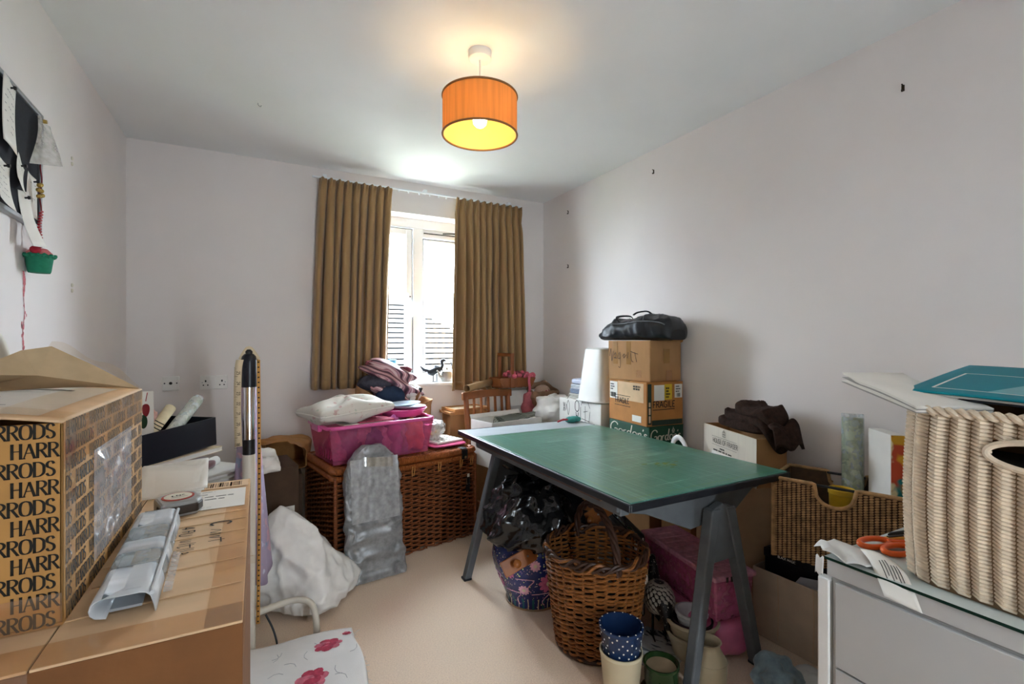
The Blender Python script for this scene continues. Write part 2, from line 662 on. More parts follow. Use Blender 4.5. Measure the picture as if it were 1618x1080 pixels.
def sash(xa, xb, za, zb, w, ya, yb, name):
    f = MB()
    f.box(xa, xa + w, ya, yb, za, zb); f.box(xb - w, xb, ya, yb, za, zb)
    f.box(xa + w, xb - w, ya, yb, zb - w, zb); f.box(xa + w, xb - w, ya, yb, za, za + w)
    o = f.build(name, M_upvc, win, bevel=.005)
    g = MB(); e = .006
    for (a, b, c, d) in ((xa - e, xa, za - e, zb + e), (xb, xb + e, za - e, zb + e), (xa, xb, zb, zb + e), (xa, xb, za - e, za)):
        g.box(a, b, ya + .008, yb - .008, c, d)
    g.build('gasket', M_rubber, o)
    p = MB(); p.box(xa + w, xb - w, (ya + yb) / 2, (ya + yb) / 2 + .006, za + w, zb - w)
    p.build('pane', M_glass, o)
    return o


s1 = sash(.57, 1.05, WZ0 + .07, 2.135, .045, 3.628, 3.69, 'casement_sash')
s2 = sash(1.15, 1.63, WZ0 + .07, 2.075, .016, 3.66, 3.70, 'fixed_light')
mb = MB(); mb.box(1.138, 1.64, 3.652, 3.70, 2.085, 2.15)
vent = mb.build('vent_sash', M_upvc, win, bevel=.004)
mb = MB(); mb.box(1.15, 1.64, 3.645, 3.652, 2.118, 2.124)
mb.tube([(1.3, 3.63, 2.128), (1.42, 3.62, 2.136), (1.54, 3.62, 2.126)], .005, 6)
mb.build('hinge_stay', M_rubber, vent)
mb = MB()
mb.box(1.018, 1.042, 3.612, 3.63, 1.56, 1.64)
mb.tube(cat_rom([(1.03, 3.61, 1.6), (1.03, 3.59, 1.595), (1.034, 3.585, 1.56), (1.04, 3.588, 1.5), (1.036, 3.59, 1.46)], 5), .0085, 8)
mb.build('handle', M_upvc, s1, smooth=True)
mb = MB(); mb.cyl((1.03, 3.613, 1.615), (1.03, 3.607, 1.615), .006, 10)
mb.build('lock', M_rubber, s1)
mb = MB(); mb.box(WX0 - .04, WX1 + .04, YB - .035, 3.64, WZ0 - .022, WZ0 - .0005)
mb.build('window_sill', M_white, win, bevel=.006)

# ------------------------------------------------------------------ outside: neighbouring roof and a tree
M_tile = mat('pale_concrete_roof_tile', '#4a4846', .8, .12, 6)
M_shadow_line = mat('shadow_line_underlay', '#020202', .9, .1, spec=.05)  # near-black, painting in the shadow lines between tile courses
M_brick = mat('cream_render', '#d5cec0', .85, .05)
mb = MB(); mb.box(-40, 40, 3.95, 70, -3.2, -3.0)
struct(mb.build('ground', mat('unseen_lawn', '#6d7358', .95, .3, 2)))  # unseen ground, added to cut the bright sky light from below
rf = thing('neighbour_house', 'neighbouring house with pale tiled hipped roof seen through the window', 'house', (0, 0, 0))
mb = MB(); mb.box(-4.5, 6.2, 8.1, 8.3, -3.0, -.2)
mb.build('wall', M_brick, rf)


def rz_of(y):
    return 2.2 - .8 * (11 - y)


def hipx(y):
    return 2.9 + (11.06 - y) * 1.268


mb = MB()
mb.add([(-4.5, 7.8, rz_of(7.8) - .06), (hipx(7.8), 7.8, rz_of(7.8) - .06), (hipx(11.0), 11.0, rz_of(11.0) - .06), (-4.5, 11.0, rz_of(11.0) - .06)], [(0, 1, 2, 3)])
mb.build('roof_underlay', M_shadow_line, rf, solid=.02)
nc = 24
for k in range(nc):
    ya = 7.8 + 3.2 * k / nc
    yb_ = ya + 3.2 / nc * .97
    m_ = MB()
    vs, fs = [], []
    n_ = 44
    for i in range(n_ + 1):
        xa = -3.5 + (hipx(ya) + 3.5) * i / n_
        xb_ = -3.5 + (hipx(yb_) + 3.5) * i / n_
        j = random.uniform(-.012, .012)
        vs += [(xa, ya + j, rz_of(ya) + .034), (xb_, yb_, rz_of(yb_) + .0), (xa, ya + j, rz_of(ya) + .027), (xb_, yb_, rz_of(yb_) - .01)]
    for i in range(n_):
        a, b = 4 * i, 4 * i + 4
        fs += [(a, b, b + 1, a + 1), (a + 2, a + 3, b + 3, b + 2), (a, a + 2, b + 2, b), (a + 1, b + 1, b + 3, a + 3)]
    m_.add(vs, fs)
    m_.build('tile_course', M_tile, rf)
mb = MB()
mb.tube([(hipx(11.0), 11.0, rz_of(11.0) + .03), (hipx(7.8), 7.8, rz_of(7.8) + .03)], .045, 8)
mb.tube([(-3.5, 11.02, rz_of(11.0) + .01), (hipx(11.0), 11.02, rz_of(11.0) + .01)], .03, 8)
mb.build('ridge_tiles', mat('grey_ridge_tile', '#6d7076', .8), rf, smooth=True)
M_leaf = mat('pale_grey_green_leaves', '#7d8f8a', .7, .3, 8)
tr = thing('garden_tree', 'sparse leafy tree rising behind the neighbouring roof', 'tree', (4.75, 13.6, -3.0))
mb = MB()
mb.tube([(0, 0, 0), (.05, 0, 2.4), (0, .05, 4.8)], [.12, .09, .03], 8)
for k in range(9):
    a = k * 2.4
    mb.tube([(.02, 0, 3.6 + .12 * k), (.3 * math.cos(a), .3 * math.sin(a), 4.2 + .13 * k), (.55 * math.cos(a), .55 * math.sin(a), 4.5 + .13 * k)], [.03, .018, .008], 5)
mb.build('trunk', mat('grey_bark', '#4f4a45', .9), tr, smooth=True)
mb = MB()
for k in range(110):
    a, r, zz = random.uniform(0, 6.28), random.uniform(.1, .75), random.uniform(4.1, 5.5)
    q = Matrix.Translation((r * math.cos(a), r * math.sin(a), zz)) @ Euler((random.uniform(0, 6), random.uniform(0, 6), 0)).to_matrix().to_4x4()
    mb.add([(-.05, 0, 0), (0, -.025, .01), (.06, 0, 0), (0, .025, .01)], [(0, 1, 2, 3)], q)
mb.build('foliage', M_leaf, tr, stuff=True)

# ------------------------------------------------------------------ curtains and track
M_curt = mat('tan_curtain_fabric', '#9d7b50', .7, .07, 30, bump=.15, bscale=700, sheen=.25, stretch=(1, 1, .15))


def curtain(name, label, xt0, xt1, xb0, xb1, zt, zb, n, seed, yc=3.418, skew=0.):
    t = thing(name, label, 'curtain', ((xt0 + xt1) / 2, yc, zb), 0, 'pinch pleated curtains at the window')
    cx_ = (xt0 + xt1) / 2
    NU, NV = n * 14, 46
    rnd = random.Random(seed)
    ph = [rnd.uniform(-.35, .35) for _ in range(n + 2)]
    am = [rnd.uniform(.75, 1.2) for _ in range(n + 2)]

    def fn(u, v):
        # v = 0 at the top
        z = zt + (zb - zt) * v
        ease = v ** .7
        xa, xb = xt0 + (xb0 - xt0) * ease, xt1 + (xb1 - xt1) * ease
        q = u * n
        i = int(min(q, n - 1e-6)); fr = q - i
        p = ph[i] * (1 - fr) + ph[i + 1] * fr
        A = am[i] * (1 - fr) + am[i + 1] * fr
        w = math.sin(2 * PI * (q + p * min(1, v * 2)) + seed)
        w = math.copysign(abs(w) ** .75, w)
        head = max(0., 1 - v / .085)
        pinch = math.exp(-((v - .085) / .03) ** 2)
        amp = (.034 + .012 * v) * A * (1 - .45 * pinch)
        y = w * amp
        if head > 0:
            y = y * (1 - .45 * head) + .012 * math.sin(6 * PI * (q + .2)) * head - .010 * head
        x = xa + (xb - xa) * u
        x += .010 * math.cos(2 * PI * q + seed) * (1 - .6 * head)
        y += .006 * nz((x * 6, v * 5, seed), 1.)
        zz = z + (.006 * math.sin(2 * PI * q) if v == 0 else 0)
        return (x - cx_, y, zz - zb)
    m_ = MB(); m_.grid(fn, NU, NV)
    o = m_.build('curtain_panel', M_curt, t, smooth=True, angle=80, solid=.003)
    # stitched heading tape along the top
    m_ = MB()
    m_.grid(lambda u, v: (lambda p: (p[0], p[1] + .006, p[2]))(fn(u, .004 + v * .055)), NU, 3)
    m_.build('heading_tape', mat('cream_heading_tape', '#cbbd9c', .8), t, smooth=True)
    # bottom hem
    m_ = MB()
    m_.grid(lambda u, v: (lambda p: (p[0], p[1] - .0035, p[2]))(fn(u, .955 + .045 * v)), NU, 2)
    m_.build('hem', M_curt, t, smooth=True, solid=.002)
    return t


curtain('curtain', 'tan pleated curtain left of the window, behind the big paper bag', .363, .848, .315, .815, 2.357, .955, 9, 1.3)
curtain('curtain', 'tan pleated curtain right of the window, beside the wooden chair', 1.325, 1.885, 1.285, 1.925, 2.357, .905, 10, 4.1)
tk = thing('curtain_track', 'slim white curtain track fixed above the window', 'curtain rail', (1.1, 3.44, 2.368))
mb = MB(); mb.box(-.78, .81, -.006, .008, -.003, .009)
mb.build('track', M_upvc, tk, bevel=.003)
for x in (-.7, 0, .7):
    m_ = MB(); m_.box(x - .012, x + .012, .0, .048, .004, .03)
    m_.build('bracket', M_upvc, tk, bevel=.002)
for x in (-.2, -.13, -.05, .03, .1, .16):
    m_ = MB(); m_.box(x - .004, x + .004, -.006, .004, -.016, -.004)
    m_.build('glider', M_upvc, tk)

# ------------------------------------------------------------------ ceiling lamp
lamp = thing('pendant_lamp', 'lit pendant lamp with orange fabric drum shade hanging from the ceiling', 'lamp', (.80, 1.79, H))
M_shade = mat('orange_silk_shade', '#d9914e', .8, .25, 60, stretch=(1, 1, .04), bump=.1)
glow_through(M_shade, .36, '#e8b080')
M_lining = glow_through(mat('yellow_shade_lining', '#ecd98c', .6, .03, 10), .45, '#ffe0a0')
mb = MB(); mb.lathe([(0, -.034), (.04, -.034), (.046, -.03), (.047, 0), (0, 0)], 40)
mb.build('ceiling_rose', M_white, lamp, smooth=True)
mb = MB(); mb.cyl((0, 0, -.034), (0, 0, -.195), .0035, 8)
mb.build('cable', M_white, lamp, smooth=True)
R_, zt_, zb_ = .151, -.185, -.34
mb = MB(); mb.grid(lambda u, v: (R_ * math.cos(2 * PI * u), R_ * math.sin(2 * PI * u), zt_ + (zb_ - zt_) * v), 96, 6, cu=True)
shade = mb.build('shade', M_shade, lamp, smooth=True)
mb = MB(); mb.grid(lambda u, v: ((R_ - .002) * math.cos(-2 * PI * u), (R_ - .002) * math.sin(-2 * PI * u), zt_ + (zb_ - zt_) * v), 96, 6, cu=True)
mb.build('lining', M_lining, shade, smooth=True)
M_trim = mat('brown_shade_trim', '#8a6038', .7)
for zz in (zt_, zb_):
    m_ = MB(); m_.tube([(R_ * math.cos(2 * PI * k / 80), R_ * math.sin(2 * PI * k / 80), zz) for k in range(80)], .0042, 8, closed=True)
    m_.build('trim_band', M_trim, shade, smooth=True)
mb = MB()
for k in range(3):
    a = k * 2 * PI / 3
    mb.cyl((.02 * math.cos(a), .02 * math.sin(a), -.195), (R_ * math.cos(a), R_ * math.sin(a), zt_ + .002), .0015, 6)
mb.tube([(.021 * math.cos(2 * PI * k / 24), .021 * math.sin(2 * PI * k / 24), -.195) for k in range(24)], .002, 6, closed=True)
mb.build('gimbal', M_white, lamp)
mb = MB(); mb.lathe([(0, -.192), (.014, -.194), (.016, -.205), (.019, -.222), (.019, -.235), (0, -.235)], 24)
mb.build('lamp_holder', M_white, lamp, smooth=True)
M_bulb = mat('glowing_bulb', '#fff4dc', .4, 0, 5, emit=('#ffd79a', 11.0))
bc = Vector((0, 0, -.305))
mb = MB(); mb.lathe([(.0, -.23), (.013, -.235), (.016, -.248), (.026, -.264), (.029, -.278), (.026, -.294), (.016, -.304), (0, -.308)], 28)
bulb = mb.build('bulb', M_bulb, lamp, smooth=True)
pl = bpy.data.lights.new('lamp_glow', 'POINT')
pl.energy = 12.5
pl.color = (1.0, .74, .42)
pl.shadow_soft_size = .03
po = bpy.data.objects.new('lamp_glow', pl)
COL.objects.link(po)
po.parent = lamp
po.location = (.0, 0, -.278)
bulb.visible_shadow = True

# ------------------------------------------------------------------ small things on the walls and ceiling
M_plastic_w = mat('white_plastic', '#e9e6e2', .35, .01)
M_black = mat('black_plastic', '#0f1013', .4, .1)


def faceplate(w, name, label, double):
    t = thing(name, label, 'socket', ((-.458 if not double else -.239), YB, 1.022))
    m_ = MB(); m_.box(-w / 2, w / 2, -.009, 0, -.043, .043)
    m_.build('face_plate', M_plastic_w, t, bevel=.004)
    m_ = MB()
    if double:
        for sx in (-.043, .043):
            m_ = MB()
            m_.box(sx - .004, sx + .004, -.0095, -.008, .002, .014)
            for q in (-.0115, .0115):
                m_.box(sx + q - .0035, sx + q + .0035, -.0095, -.008, -.02, -.013)
            m_.build('pin_holes', M_black, t, stuff=True)
        for sx in (-.011, .011):
            r_ = MB(); r_.box(sx - .009, sx + .009, -.014, -.008, .012, .032)
            r_.build('rocker_switch', M_plastic_w, t, bevel=.002)
        for sx in (-.06, .06):
            sc = MB(); sc.cyl((sx, -.0088, 0), (sx, -.0105, 0), .0035, 10)
            sc.build('screw', M_steel, t)
    else:
        m_.cyl((0, -.0088, .002), (0, -.012, .002), .0085, 16)
        m_.build('aerial_outlet', M_black, t)
        for sx in (-.03, .03):
            sc = MB(); sc.cyl((sx, -.0088, .002), (sx, -.0105, .002), .004, 10)
            sc.build('screw', M_black, t)
    return t


faceplate(.086, 'television_socket', 'small square aerial socket on the back wall', False)
faceplate(.146, 'double_power_socket', 'white double power socket with two switches on the back wall', True)

M_hook = mat('dark_bronze', '#3a2c20', .4, .1, metal=.8)
for i, ((y, z), lab) in enumerate((((.91, 2.225), 'dark picture hook high on the right wall, nearest the camera'), ((2.2, 2.314), 'dark picture hook on the right wall above the boxes'),
               ((3.118, 2.284), 'dark picture hook by the corner, upper of two'), ((3.118, 1.862), 'dark picture hook by the corner, lower of two'))):
    t = thing('picture_hook', lab, 'hook', (XR, y, z), 0, 'old picture hooks on the right wall')
    m_ = MB(); m_.box(-.003, 0, -.005, .005, -.012, .012); m_.build('plate', M_hook, t, bevel=.001)
    m_ = MB(); m_.cyl((0, 0, .009), (-.011, 0, .013), .0025, 8)
    m_.tube(cat_rom([(-.002, 0, -.009), (-.009, 0, -.013), (-.011, 0, -.007)], 4), .0025, 6)
    m_.build('nail', M_hook, t, smooth=True)
for (z, lab) in ((2.006, 'pair of white wall plugs on the left wall, upper pair'), (1.49, 'pair of white wall plugs on the left wall, lower pair')):
    t = thing('wall_plug', lab, 'wall plug', (XL, 2.568, z), 0, 'wall plugs on the left wall')
    for dz in (-.011, .011):
        m_ = MB(); m_.lathe([(0, 0), (.008, 0), (.008, .004), (.003, .006), (0, .003)], 12, T=Matrix.Translation((0, 0, dz)) @ Matrix.Rotation(PI / 2, 4, 'Y'))
        m_.build('plug', mat('ivory_plastic', '#d9d2c0', .5), t, smooth=True)
t = thing('ceiling_hook', 'tiny hook in the ceiling near the left wall', 'hook', (.002, 2.676, H))
m_ = MB(); m_.tube(cat_rom([(0, 0, 0), (0, 0, -.012), (.01, 0, -.02), (.014, 0, -.012)], 5), .002, 6); m_.build('wire', M_steel, t, smooth=True)
m_ = MB(); m_.lathe([(.009, 0), (.008, -.003), (0, -.004)], 14); m_.build('base', M_white, t, smooth=True)
# ================================================================== cardboard
M_card = mat('brown_cardboard', '#b08355', .8, .10, 14, bump=.10, bscale=90, stretch=(1, 1, .35))
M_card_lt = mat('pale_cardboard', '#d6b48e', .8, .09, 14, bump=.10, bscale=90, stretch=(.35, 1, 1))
M_card_or = mat('orange_brown_cardboard', '#b4783c', .75, .10, 14, bump=.08, bscale=90)
M_card_in = mat('cardboard_inside', '#8f6a45', .85, .1, 14)
M_tape = mat('brown_parcel_tape', '#a07440', .22, .08, 30, spec=.6)
M_clear = clear_mat('clear_parcel_tape', '#fff8ee', .07, .12, .05, '#e8dcc8')
M_film = clear_mat('crinkled_clear_film', '#fbf9f7', .12, .14, .40, '#d8d4d4')
M_paper = mat('white_paper', '#e6e1d8', .7, .03, 12)
M_ink = mat('black_ink', '#17140f', .7, .1)
M_print = mat('dark_print', '#2a241c', .7, .1)


def carton(name, label, loc, rz, w, d, h, m=None, flaps='closed', tape=True, cat='box', group=None, tilt=(0, 0), seam='y', lift=0., m2=None):
    """cardboard box; origin at the centre of its base"""
    m = m or M_card
    t = thing(name, label, cat, loc, rz, group, tilt[0], tilt[1])
    T_ = .005
    b = MB()
    b.box(-w / 2, w / 2, -d / 2, d / 2, 0, T_)
    b.box(-w / 2, w / 2, -d / 2, -d / 2 + T_, T_, h)
    b.box(-w / 2, w / 2, d / 2 - T_, d / 2, T_, h)
    b.box(-w / 2, -w / 2 + T_, -d / 2 + T_, d / 2 - T_, T_, h)
    b.box(w / 2 - T_, w / 2, -d / 2 + T_, d / 2 - T_, T_, h)
    b.build('body', [m], t, bevel=.0015)
    if flaps == 'closed':
        g = .0012
        for sgn in (-1, 1):
            f = MB()
            if seam == 'y':
                x0, x1 = sorted((sgn * g, sgn * w / 2))
                f.box(x0, x1, -d / 2, d / 2, h, h + .004)
            else:
                a0, a1 = sorted((sgn * g, sgn * d / 2))
                f.box(-w / 2, w / 2, a0, a1, h, h + .004)
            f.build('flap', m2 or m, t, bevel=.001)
        if tape:
            f = MB()
            if seam == 'y':
                f.box(-.025, .025, -d / 2 - .0007, d / 2 + .0007, h + .0035, h + .0047)
                f.box(-.025, .025, -d / 2 - .0009, -d / 2 - .0001, h - .07, h + .0045)
            else:
                f.box(-w / 2 - .0007, w / 2 + .0007, -.025, .025, h + .0035, h + .0047)
                f.box(-w / 2 - .0009, -w / 2 - .0001, -.025, .025, h - .07, h + .0045)
                f.box(w / 2 + .0001, w / 2 + .0009, -.025, .025, h - .07, h + .0045)
            f.build('packing_tape', M_tape, t)
    elif flaps:
        # list of (side, angle from vertical outward, length)
        for side, ang, L in flaps:
            f = MB()
            ww = (w if side in 'fb' else d) / 2
            f.box(-ww, ww, 0, .004, 0, L)
            a = math.radians(ang)
            if side == 'f':
                Tm = Matrix.Translation((0, -d / 2, h)) @ Matrix.Rotation(a, 4, 'X')
            elif side == 'b':
                Tm = Matrix.Translation((0, d / 2, h)) @ Matrix.Rotation(PI, 4, 'Z') @ Matrix.Rotation(a, 4, 'X')
            elif side == 'l':
                Tm = Matrix.Translation((-w / 2, 0, h)) @ Matrix.Rotation(-PI / 2, 4, 'Z') @ Matrix.Rotation(a, 4, 'X')
            else:
                Tm = Matrix.Translation((w / 2, 0, h)) @ Matrix.Rotation(PI / 2, 4, 'Z') @ Matrix.Rotation(a, 4, 'X')
            f.v = [tuple(Tm @ Vector(p)) for p in f.v]
            f.build('flap', m, t, bevel=.001)
    return t


def strip(name, m, parent, org, X, Y, w, h, off=.0006, thick=.0006, bend=0):
    """thin paper, label or tape lying on a face: org = lower left corner"""
    org, X, Y = Vector(org), Vector(X).normalized(), Vector(Y).normalized()
    N = X.cross(Y).normalized()
    b = MB()
    a = [org + N * off, org + X * w + N * off, org + X * w + Y * h + N * off, org + Y * h + N * off]
    b.add(a + [p + N * thick for p in a], [(3, 2, 1, 0), (4, 5, 6, 7), (0, 1, 5, 4), (1, 2, 6, 5), (2, 3, 7, 6), (3, 0, 4, 7)])
    return b.build(name, m, parent)


def barcode(parent, org, X, Y, w, h, n=26, seed=1):
    rnd = random.Random(seed)
    org, X, Y = Vector(org), Vector(X).normalized(), Vector(Y).normalized()
    N = X.cross(Y).normalized() * .0018
    b = MB()
    x = 0
    while x < w - .004:
        ww = rnd.choice((.001, .002, .003)) * w / .08
        b.add([org + X * x + N, org + X * (x + ww) + N, org + X * (x + ww) + Y * h + N, org + X * x + Y * h + N], [(0, 1, 2, 3)])
        x += ww + rnd.choice((.001, .0015, .0025)) * w / .08
    return b.build('barcode', M_ink, parent, stuff=True)


def small_print(parent, org, X, Y, w, rows, gap, hh, seed=1, m=None, off=.0018):
    rnd = random.Random(seed)
    org, X, Y = Vector(org), Vector(X).normalized(), Vector(Y).normalized()
    N = X.cross(Y).normalized() * off
    b = MB()
    for r in range(rows):
        x = 0
        L = w * rnd.uniform(.5, 1)
        while x < L:
            ww = rnd.uniform(.006, .02) * w / .08
            o2 = org - Y * gap * r
            b.add([o2 + X * x + N, o2 + X * min(L, x + ww) + N, o2 + X * min(L, x + ww) + Y * hh + N, o2 + X * x + Y * hh + N], [(0, 1, 2, 3)])
            x += ww + .003 * w / .08
    return b.build('small_print', m or M_print, parent, stuff=True)


def crinkle(name, m, parent, org, X, Y, w, h, amp=.006, off=.002, k=18, seed=0, nu=26, nv=26, inset=0.):
    org, X, Y = Vector(org), Vector(X).normalized(), Vector(Y).normalized()
    N = X.cross(Y).normalized()

    def fn(u, v):
        e = min(1., 8 * min(u, 1 - u)) * min(1., 8 * min(v, 1 - v))
        n = abs(fbm((u * w, v * h, seed), k, seed)) * amp * e
        return org + X * (u * w) + Y * (v * h) + N * (off + n)
    b = MB(); b.grid(fn, nu, nv)
    return b.build(name, m, parent, smooth=True, angle=180)


# ------------------------------------------------------------------ big lower box in the left foreground
big = carton('moving_box', 'large pale cardboard box in the left foreground with handwriting on top', (-.26, 1.257, 0), 0, .48, .85, .846, mat('shaded_brown_cardboard', '#7a4f29', .8, .1, 14, bump=.1, bscale=90), tape=False, m2=M_card_lt)  # shade is painted into the body colour; flaps keep the pale card
X_, Y_, Z_ = Vector((1, 0, 0)), Vector((0, 1, 0)), Vector((0, 0, 1))
zt = .850
strip('packing_tape', M_clear, big, (-.24, -.425, zt), X_, Y_, .48, .06, .0004, .0004)
strip('packing_tape', M_clear, big, (.19, -.425, zt), X_, Y_, .05, .85, .0009, .0004)
strip('packing_tape', M_clear, big, (.2405, -.425, zt - .06), Y_, Z_, .85, .06, .0004, .0004)
strip('packing_tape', M_clear, big, (-.1, -.4255, zt - .09), X_, Z_, .1, .09, .0004, .0004)
lb = strip('address_label', M_paper, big, (.06, .16, zt), X_, Y_, .17, .17, .0012, .0006)
small_print(big, (.075, .315, zt), X_, Y_, .13, 4, .024, .007, 3)
small_print(big, (.06, .195, zt), X_, Y_, .10, 2, .02, .004, 4)
strip('barcode_label', M_card_lt, big, (.07, .35, zt), X_, Y_, .165, .07, .0012, .0006)
barcode(big, (.085, .362, zt), X_, Y_, .14, .045, seed=5)
for k, dy in enumerate((-.31, -.2, -.12, -.04, .04, .1)):
    b = MB(); b.tube([(-.02 + .03 * (k % 2), dy, zt + .0006), (.12, dy + .012, zt + .0012), (.235, dy + .02, zt + .0006)], .0013, 5)
    b.build('crease', M_card_lt, big, smooth=True)
b = MB()
text(b, 'C', (.165, .055, zt), -Y_, X_, .04, .12, off=.0016)
scrawl(b, [[(0, 0), (.012, .02), (.02, 0), (.032, .022), (.03, 0), (.05, .02), (.048, .0), (.06, .024)], [(.07, .03), (.072, 0)], [(.06, .022), (.085, .024)]], (.168, .005, zt), -Y_, X_, .0025, off=.0016)
text(b, '4 FU', (.112, .045, zt), -Y_, X_, .024, .12, off=.0016, jit=.06)
scrawl(b, [[(0, .02), (.004, .0), (.012, .02)], [(.02, .0), (.022, .03)], [(.03, .028), (.032, 0), (.04, .004)], [(.026, .02), (.046, .022)], [(.05, .03), (.05, 0)], [(.058, .03), (.06, 0)], [(.066, .01), (.076, .014), (.07, .022), (.066, .008), (.078, .002)]], (.116, -.04, zt), -Y_, X_, .0023, off=.0016)
b.build('handwriting', M_ink, big, stuff=True)
# torn paper strip by the edge
b = MB(); b.grid(lambda u, v: (.17 + .07 * v + .02 * u, -.10 - .14 * u + .01 * math.sin(9 * u), zt + .002 + .006 * abs(math.sin(7 * u + 2 * v)) * (.3 + v)), 10, 4)
b.build('torn_tape', M_clear, big, smooth=True)

# ------------------------------------------------------------------ printed delivery box
hz, hw, hd, hh = .8505, .365, .55, .30
hbox = thing('printed_delivery_box', 'cardboard box printed all over with repeated black capitals, on the large box', 'box', (-.4375, 1.215, hz))
M_hcard = mat('ochre_printed_cardboard', '#b98a4c', .7, .08, 14, bump=.06, bscale=80)
b = MB(); T_ = .005
b.box(-hw / 2, hw / 2, -hd / 2, hd / 2, 0, T_)
b.box(-hw / 2, hw / 2, -hd / 2, -hd / 2 + T_, T_, hh)
b.box(-hw / 2, hw / 2, hd / 2 - T_, hd / 2, T_, hh)
b.box(-hw / 2, -hw / 2 + T_, -hd / 2, hd / 2, T_, hh)
b.box(hw / 2 - T_, hw / 2, -hd / 2, hd / 2, T_, hh)
b.build('body', M_hcard, hbox, bevel=.002)
# lid, a little lifted towards the front left
b = MB()
L0 = [(-hw / 2, -hd / 2, hh + .030), (hw / 2, -hd / 2, hh + .001), (hw / 2, hd / 2, hh + .001), (-hw / 2, hd / 2, hh + .012)]
b.grid(lambda u, v: tuple((Vector(L0[0]) * (1 - u) + Vector(L0[1]) * u) * (1 - v) + (Vector(L0[3]) * (1 - u) + Vector(L0[2]) * u) * v + Vector((0, 0, .012 * math.sin(PI * u) * math.sin(PI * v) - .006 * math.sin(2 * PI * u)))), 12, 12)
b.build('lid', M_card_lt, hbox, smooth=True, solid=.004)
# raised far flap
b = MB()
fp = [(hw / 2 - .004, hd / 2 - .004, hh + .004), (.09, hd / 2 + .003, hh + .062), (.012, hd / 2 + .004, hh + .109), (-.03, hd / 2 - .03, hh + .10), (-.09, hd / 2 - .12, hh + .055), (-.15, hd / 2 - .10, hh + .02), (-.15, hd / 2 - .01, hh + .012)]
ctr = (.0, hd / 2 - .04, hh + .045)
b.add(fp + [ctr], [(i, (i + 1) % 7, 7) for i in range(7)])
b.build('far_flap', mat('taped_pale_flap', '#c8b08c', .6, .10, 20), hbox, solid=.003)
# film of old tape along the flap's edge
b = MB(); b.grid(lambda u, v: tuple(Vector(fp[2]).lerp(Vector(fp[0]), u) + Vector((0, .002 - .02 * v, .012 * (1 - v) * (1 + .6 * math.sin(11 * u)) + .010 * math.sin(PI * u)))), 16, 3)
b.build('loose_tape', M_clear, hbox, smooth=True)
# delivery label on the lid
lo = Vector((-.15, -.19, hh + .0215))


def lidz(x, y):
    u, v = (x + hw / 2) / hw, (y + hd / 2) / hd
    return (L0[0][2] * (1 - u) + L0[1][2] * u) * (1 - v) + (L0[3][2] * (1 - u) + L0[2][2] * u) * v + .012 * math.sin(PI * u) * math.sin(PI * v) - .006 * math.sin(2 * PI * u)


def on_lid(name, x0, x1, y0, y1, m, off, n=10):
    b_ = MB(); b_.grid(lambda u, v: (x0 + (x1 - x0) * u, y0 + (y1 - y0) * v, lidz(x0 + (x1 - x0) * u, y0 + (y1 - y0) * v) + off), n, n)
    return b_.build(name, m, hbox, smooth=True)


on_lid('delivery_label', -.17, .15, -.255, .2, mat('grey_white_label', '#cfc7bd', .45, .04, 20), .0030)
for (x0, x1, y0, y1) in ((-.14, .06, .12, .137), (-.02, .11, .05, .066), (-.15, .09, -.185, -.181), (-.1, .09, .0, .003)):
    on_lid('printed_bar', x0, x1, y0, y1, M_print, .0040, 6)
rnd = random.Random(4)
for (bx0, bx1, by0, by1) in ((-.14, -.05, -.13, -.07), (-.03, .05, -.15, -.09)):
    b = MB(); x = bx0
    while x < bx1:
        ww = rnd.choice((.002, .003, .005))
        b.add([(x, by0, lidz(x, by0) + .004), (x + ww, by0, lidz(x + ww, by0) + .004), (x + ww, by1, lidz(x + ww, by1) + .004), (x, by1, lidz(x, by1) + .004)], [(0, 1, 2, 3)])
        x += ww + rnd.choice((.003, .004))
    b.build('barcode', M_print, hbox, stuff=True)
on_lid('packing_tape', .10, hw / 2, -hd / 2, hd / 2, M_clear, .0050)
on_lid('packing_tape', -hw / 2, hw / 2, -.27, -.21, M_clear, .0055)
# the repeating word on the front and the right side
capH, step, per = .0208, .0275, .113
for face in (0, 1):
    b = MB()
    for r in range(11):
        z = .004 + r * step
        base = (.3085 if r % 2 else .2645) - per * 3
        for k in range(10):
            s0 = base + k * per
            if face == 0:
                text(b, 'HARRODS', (-hw / 2 + s0, -hd / 2, z), X_, Z_, capH, .17, .62, .09, off=.0008, wide=.84, clip=(-s0 + .002, hw - s0 - .0005))
            else:
                s1_ = s0 - hw
                text(b, 'HARRODS', (hw / 2, -hd / 2 + s1_, z), Y_, Z_, capH, .17, .62, .09, off=.0008, wide=.84, clip=(-s1_ + .002, hd - s1_ - .004))
    b.build('printed_lettering', M_ink, hbox, label='repeated black capital lettering', stuff=True)
strip('packing_tape', M_clear, hbox, (hw / 2, -hd / 2, hh - .07), Y_, Z_, hd, .07, .0012, .0004)
strip('packing_tape', M_clear, hbox, (hw / 2 - .10, -hd / 2, .0), X_, Z_, .10, .05, .0022, .0004)
crinkle('document_pouch', M_film, hbox, (hw / 2, -.13, .035), Y_, Z_, .28, .195, .012, .002, 13, 3.3, 36, 30)
crinkle('shiny_tape', clear_mat('shiny_clear_tape', '#fdfaf4', .16, .10, .03), hbox, (hw / 2, -hd / 2 + .02, hh - .05), Y_, Z_, hd - .04, .05, .005, .002, 12, 8.1, 50, 8)
crinkle('shiny_tape', clear_mat('shiny_clear_tape'), hbox, (hw / 2, -hd / 2 + .002, .01), Y_, Z_, .05, hh - .02, .005, .002, 12, 5.1, 8, 40)

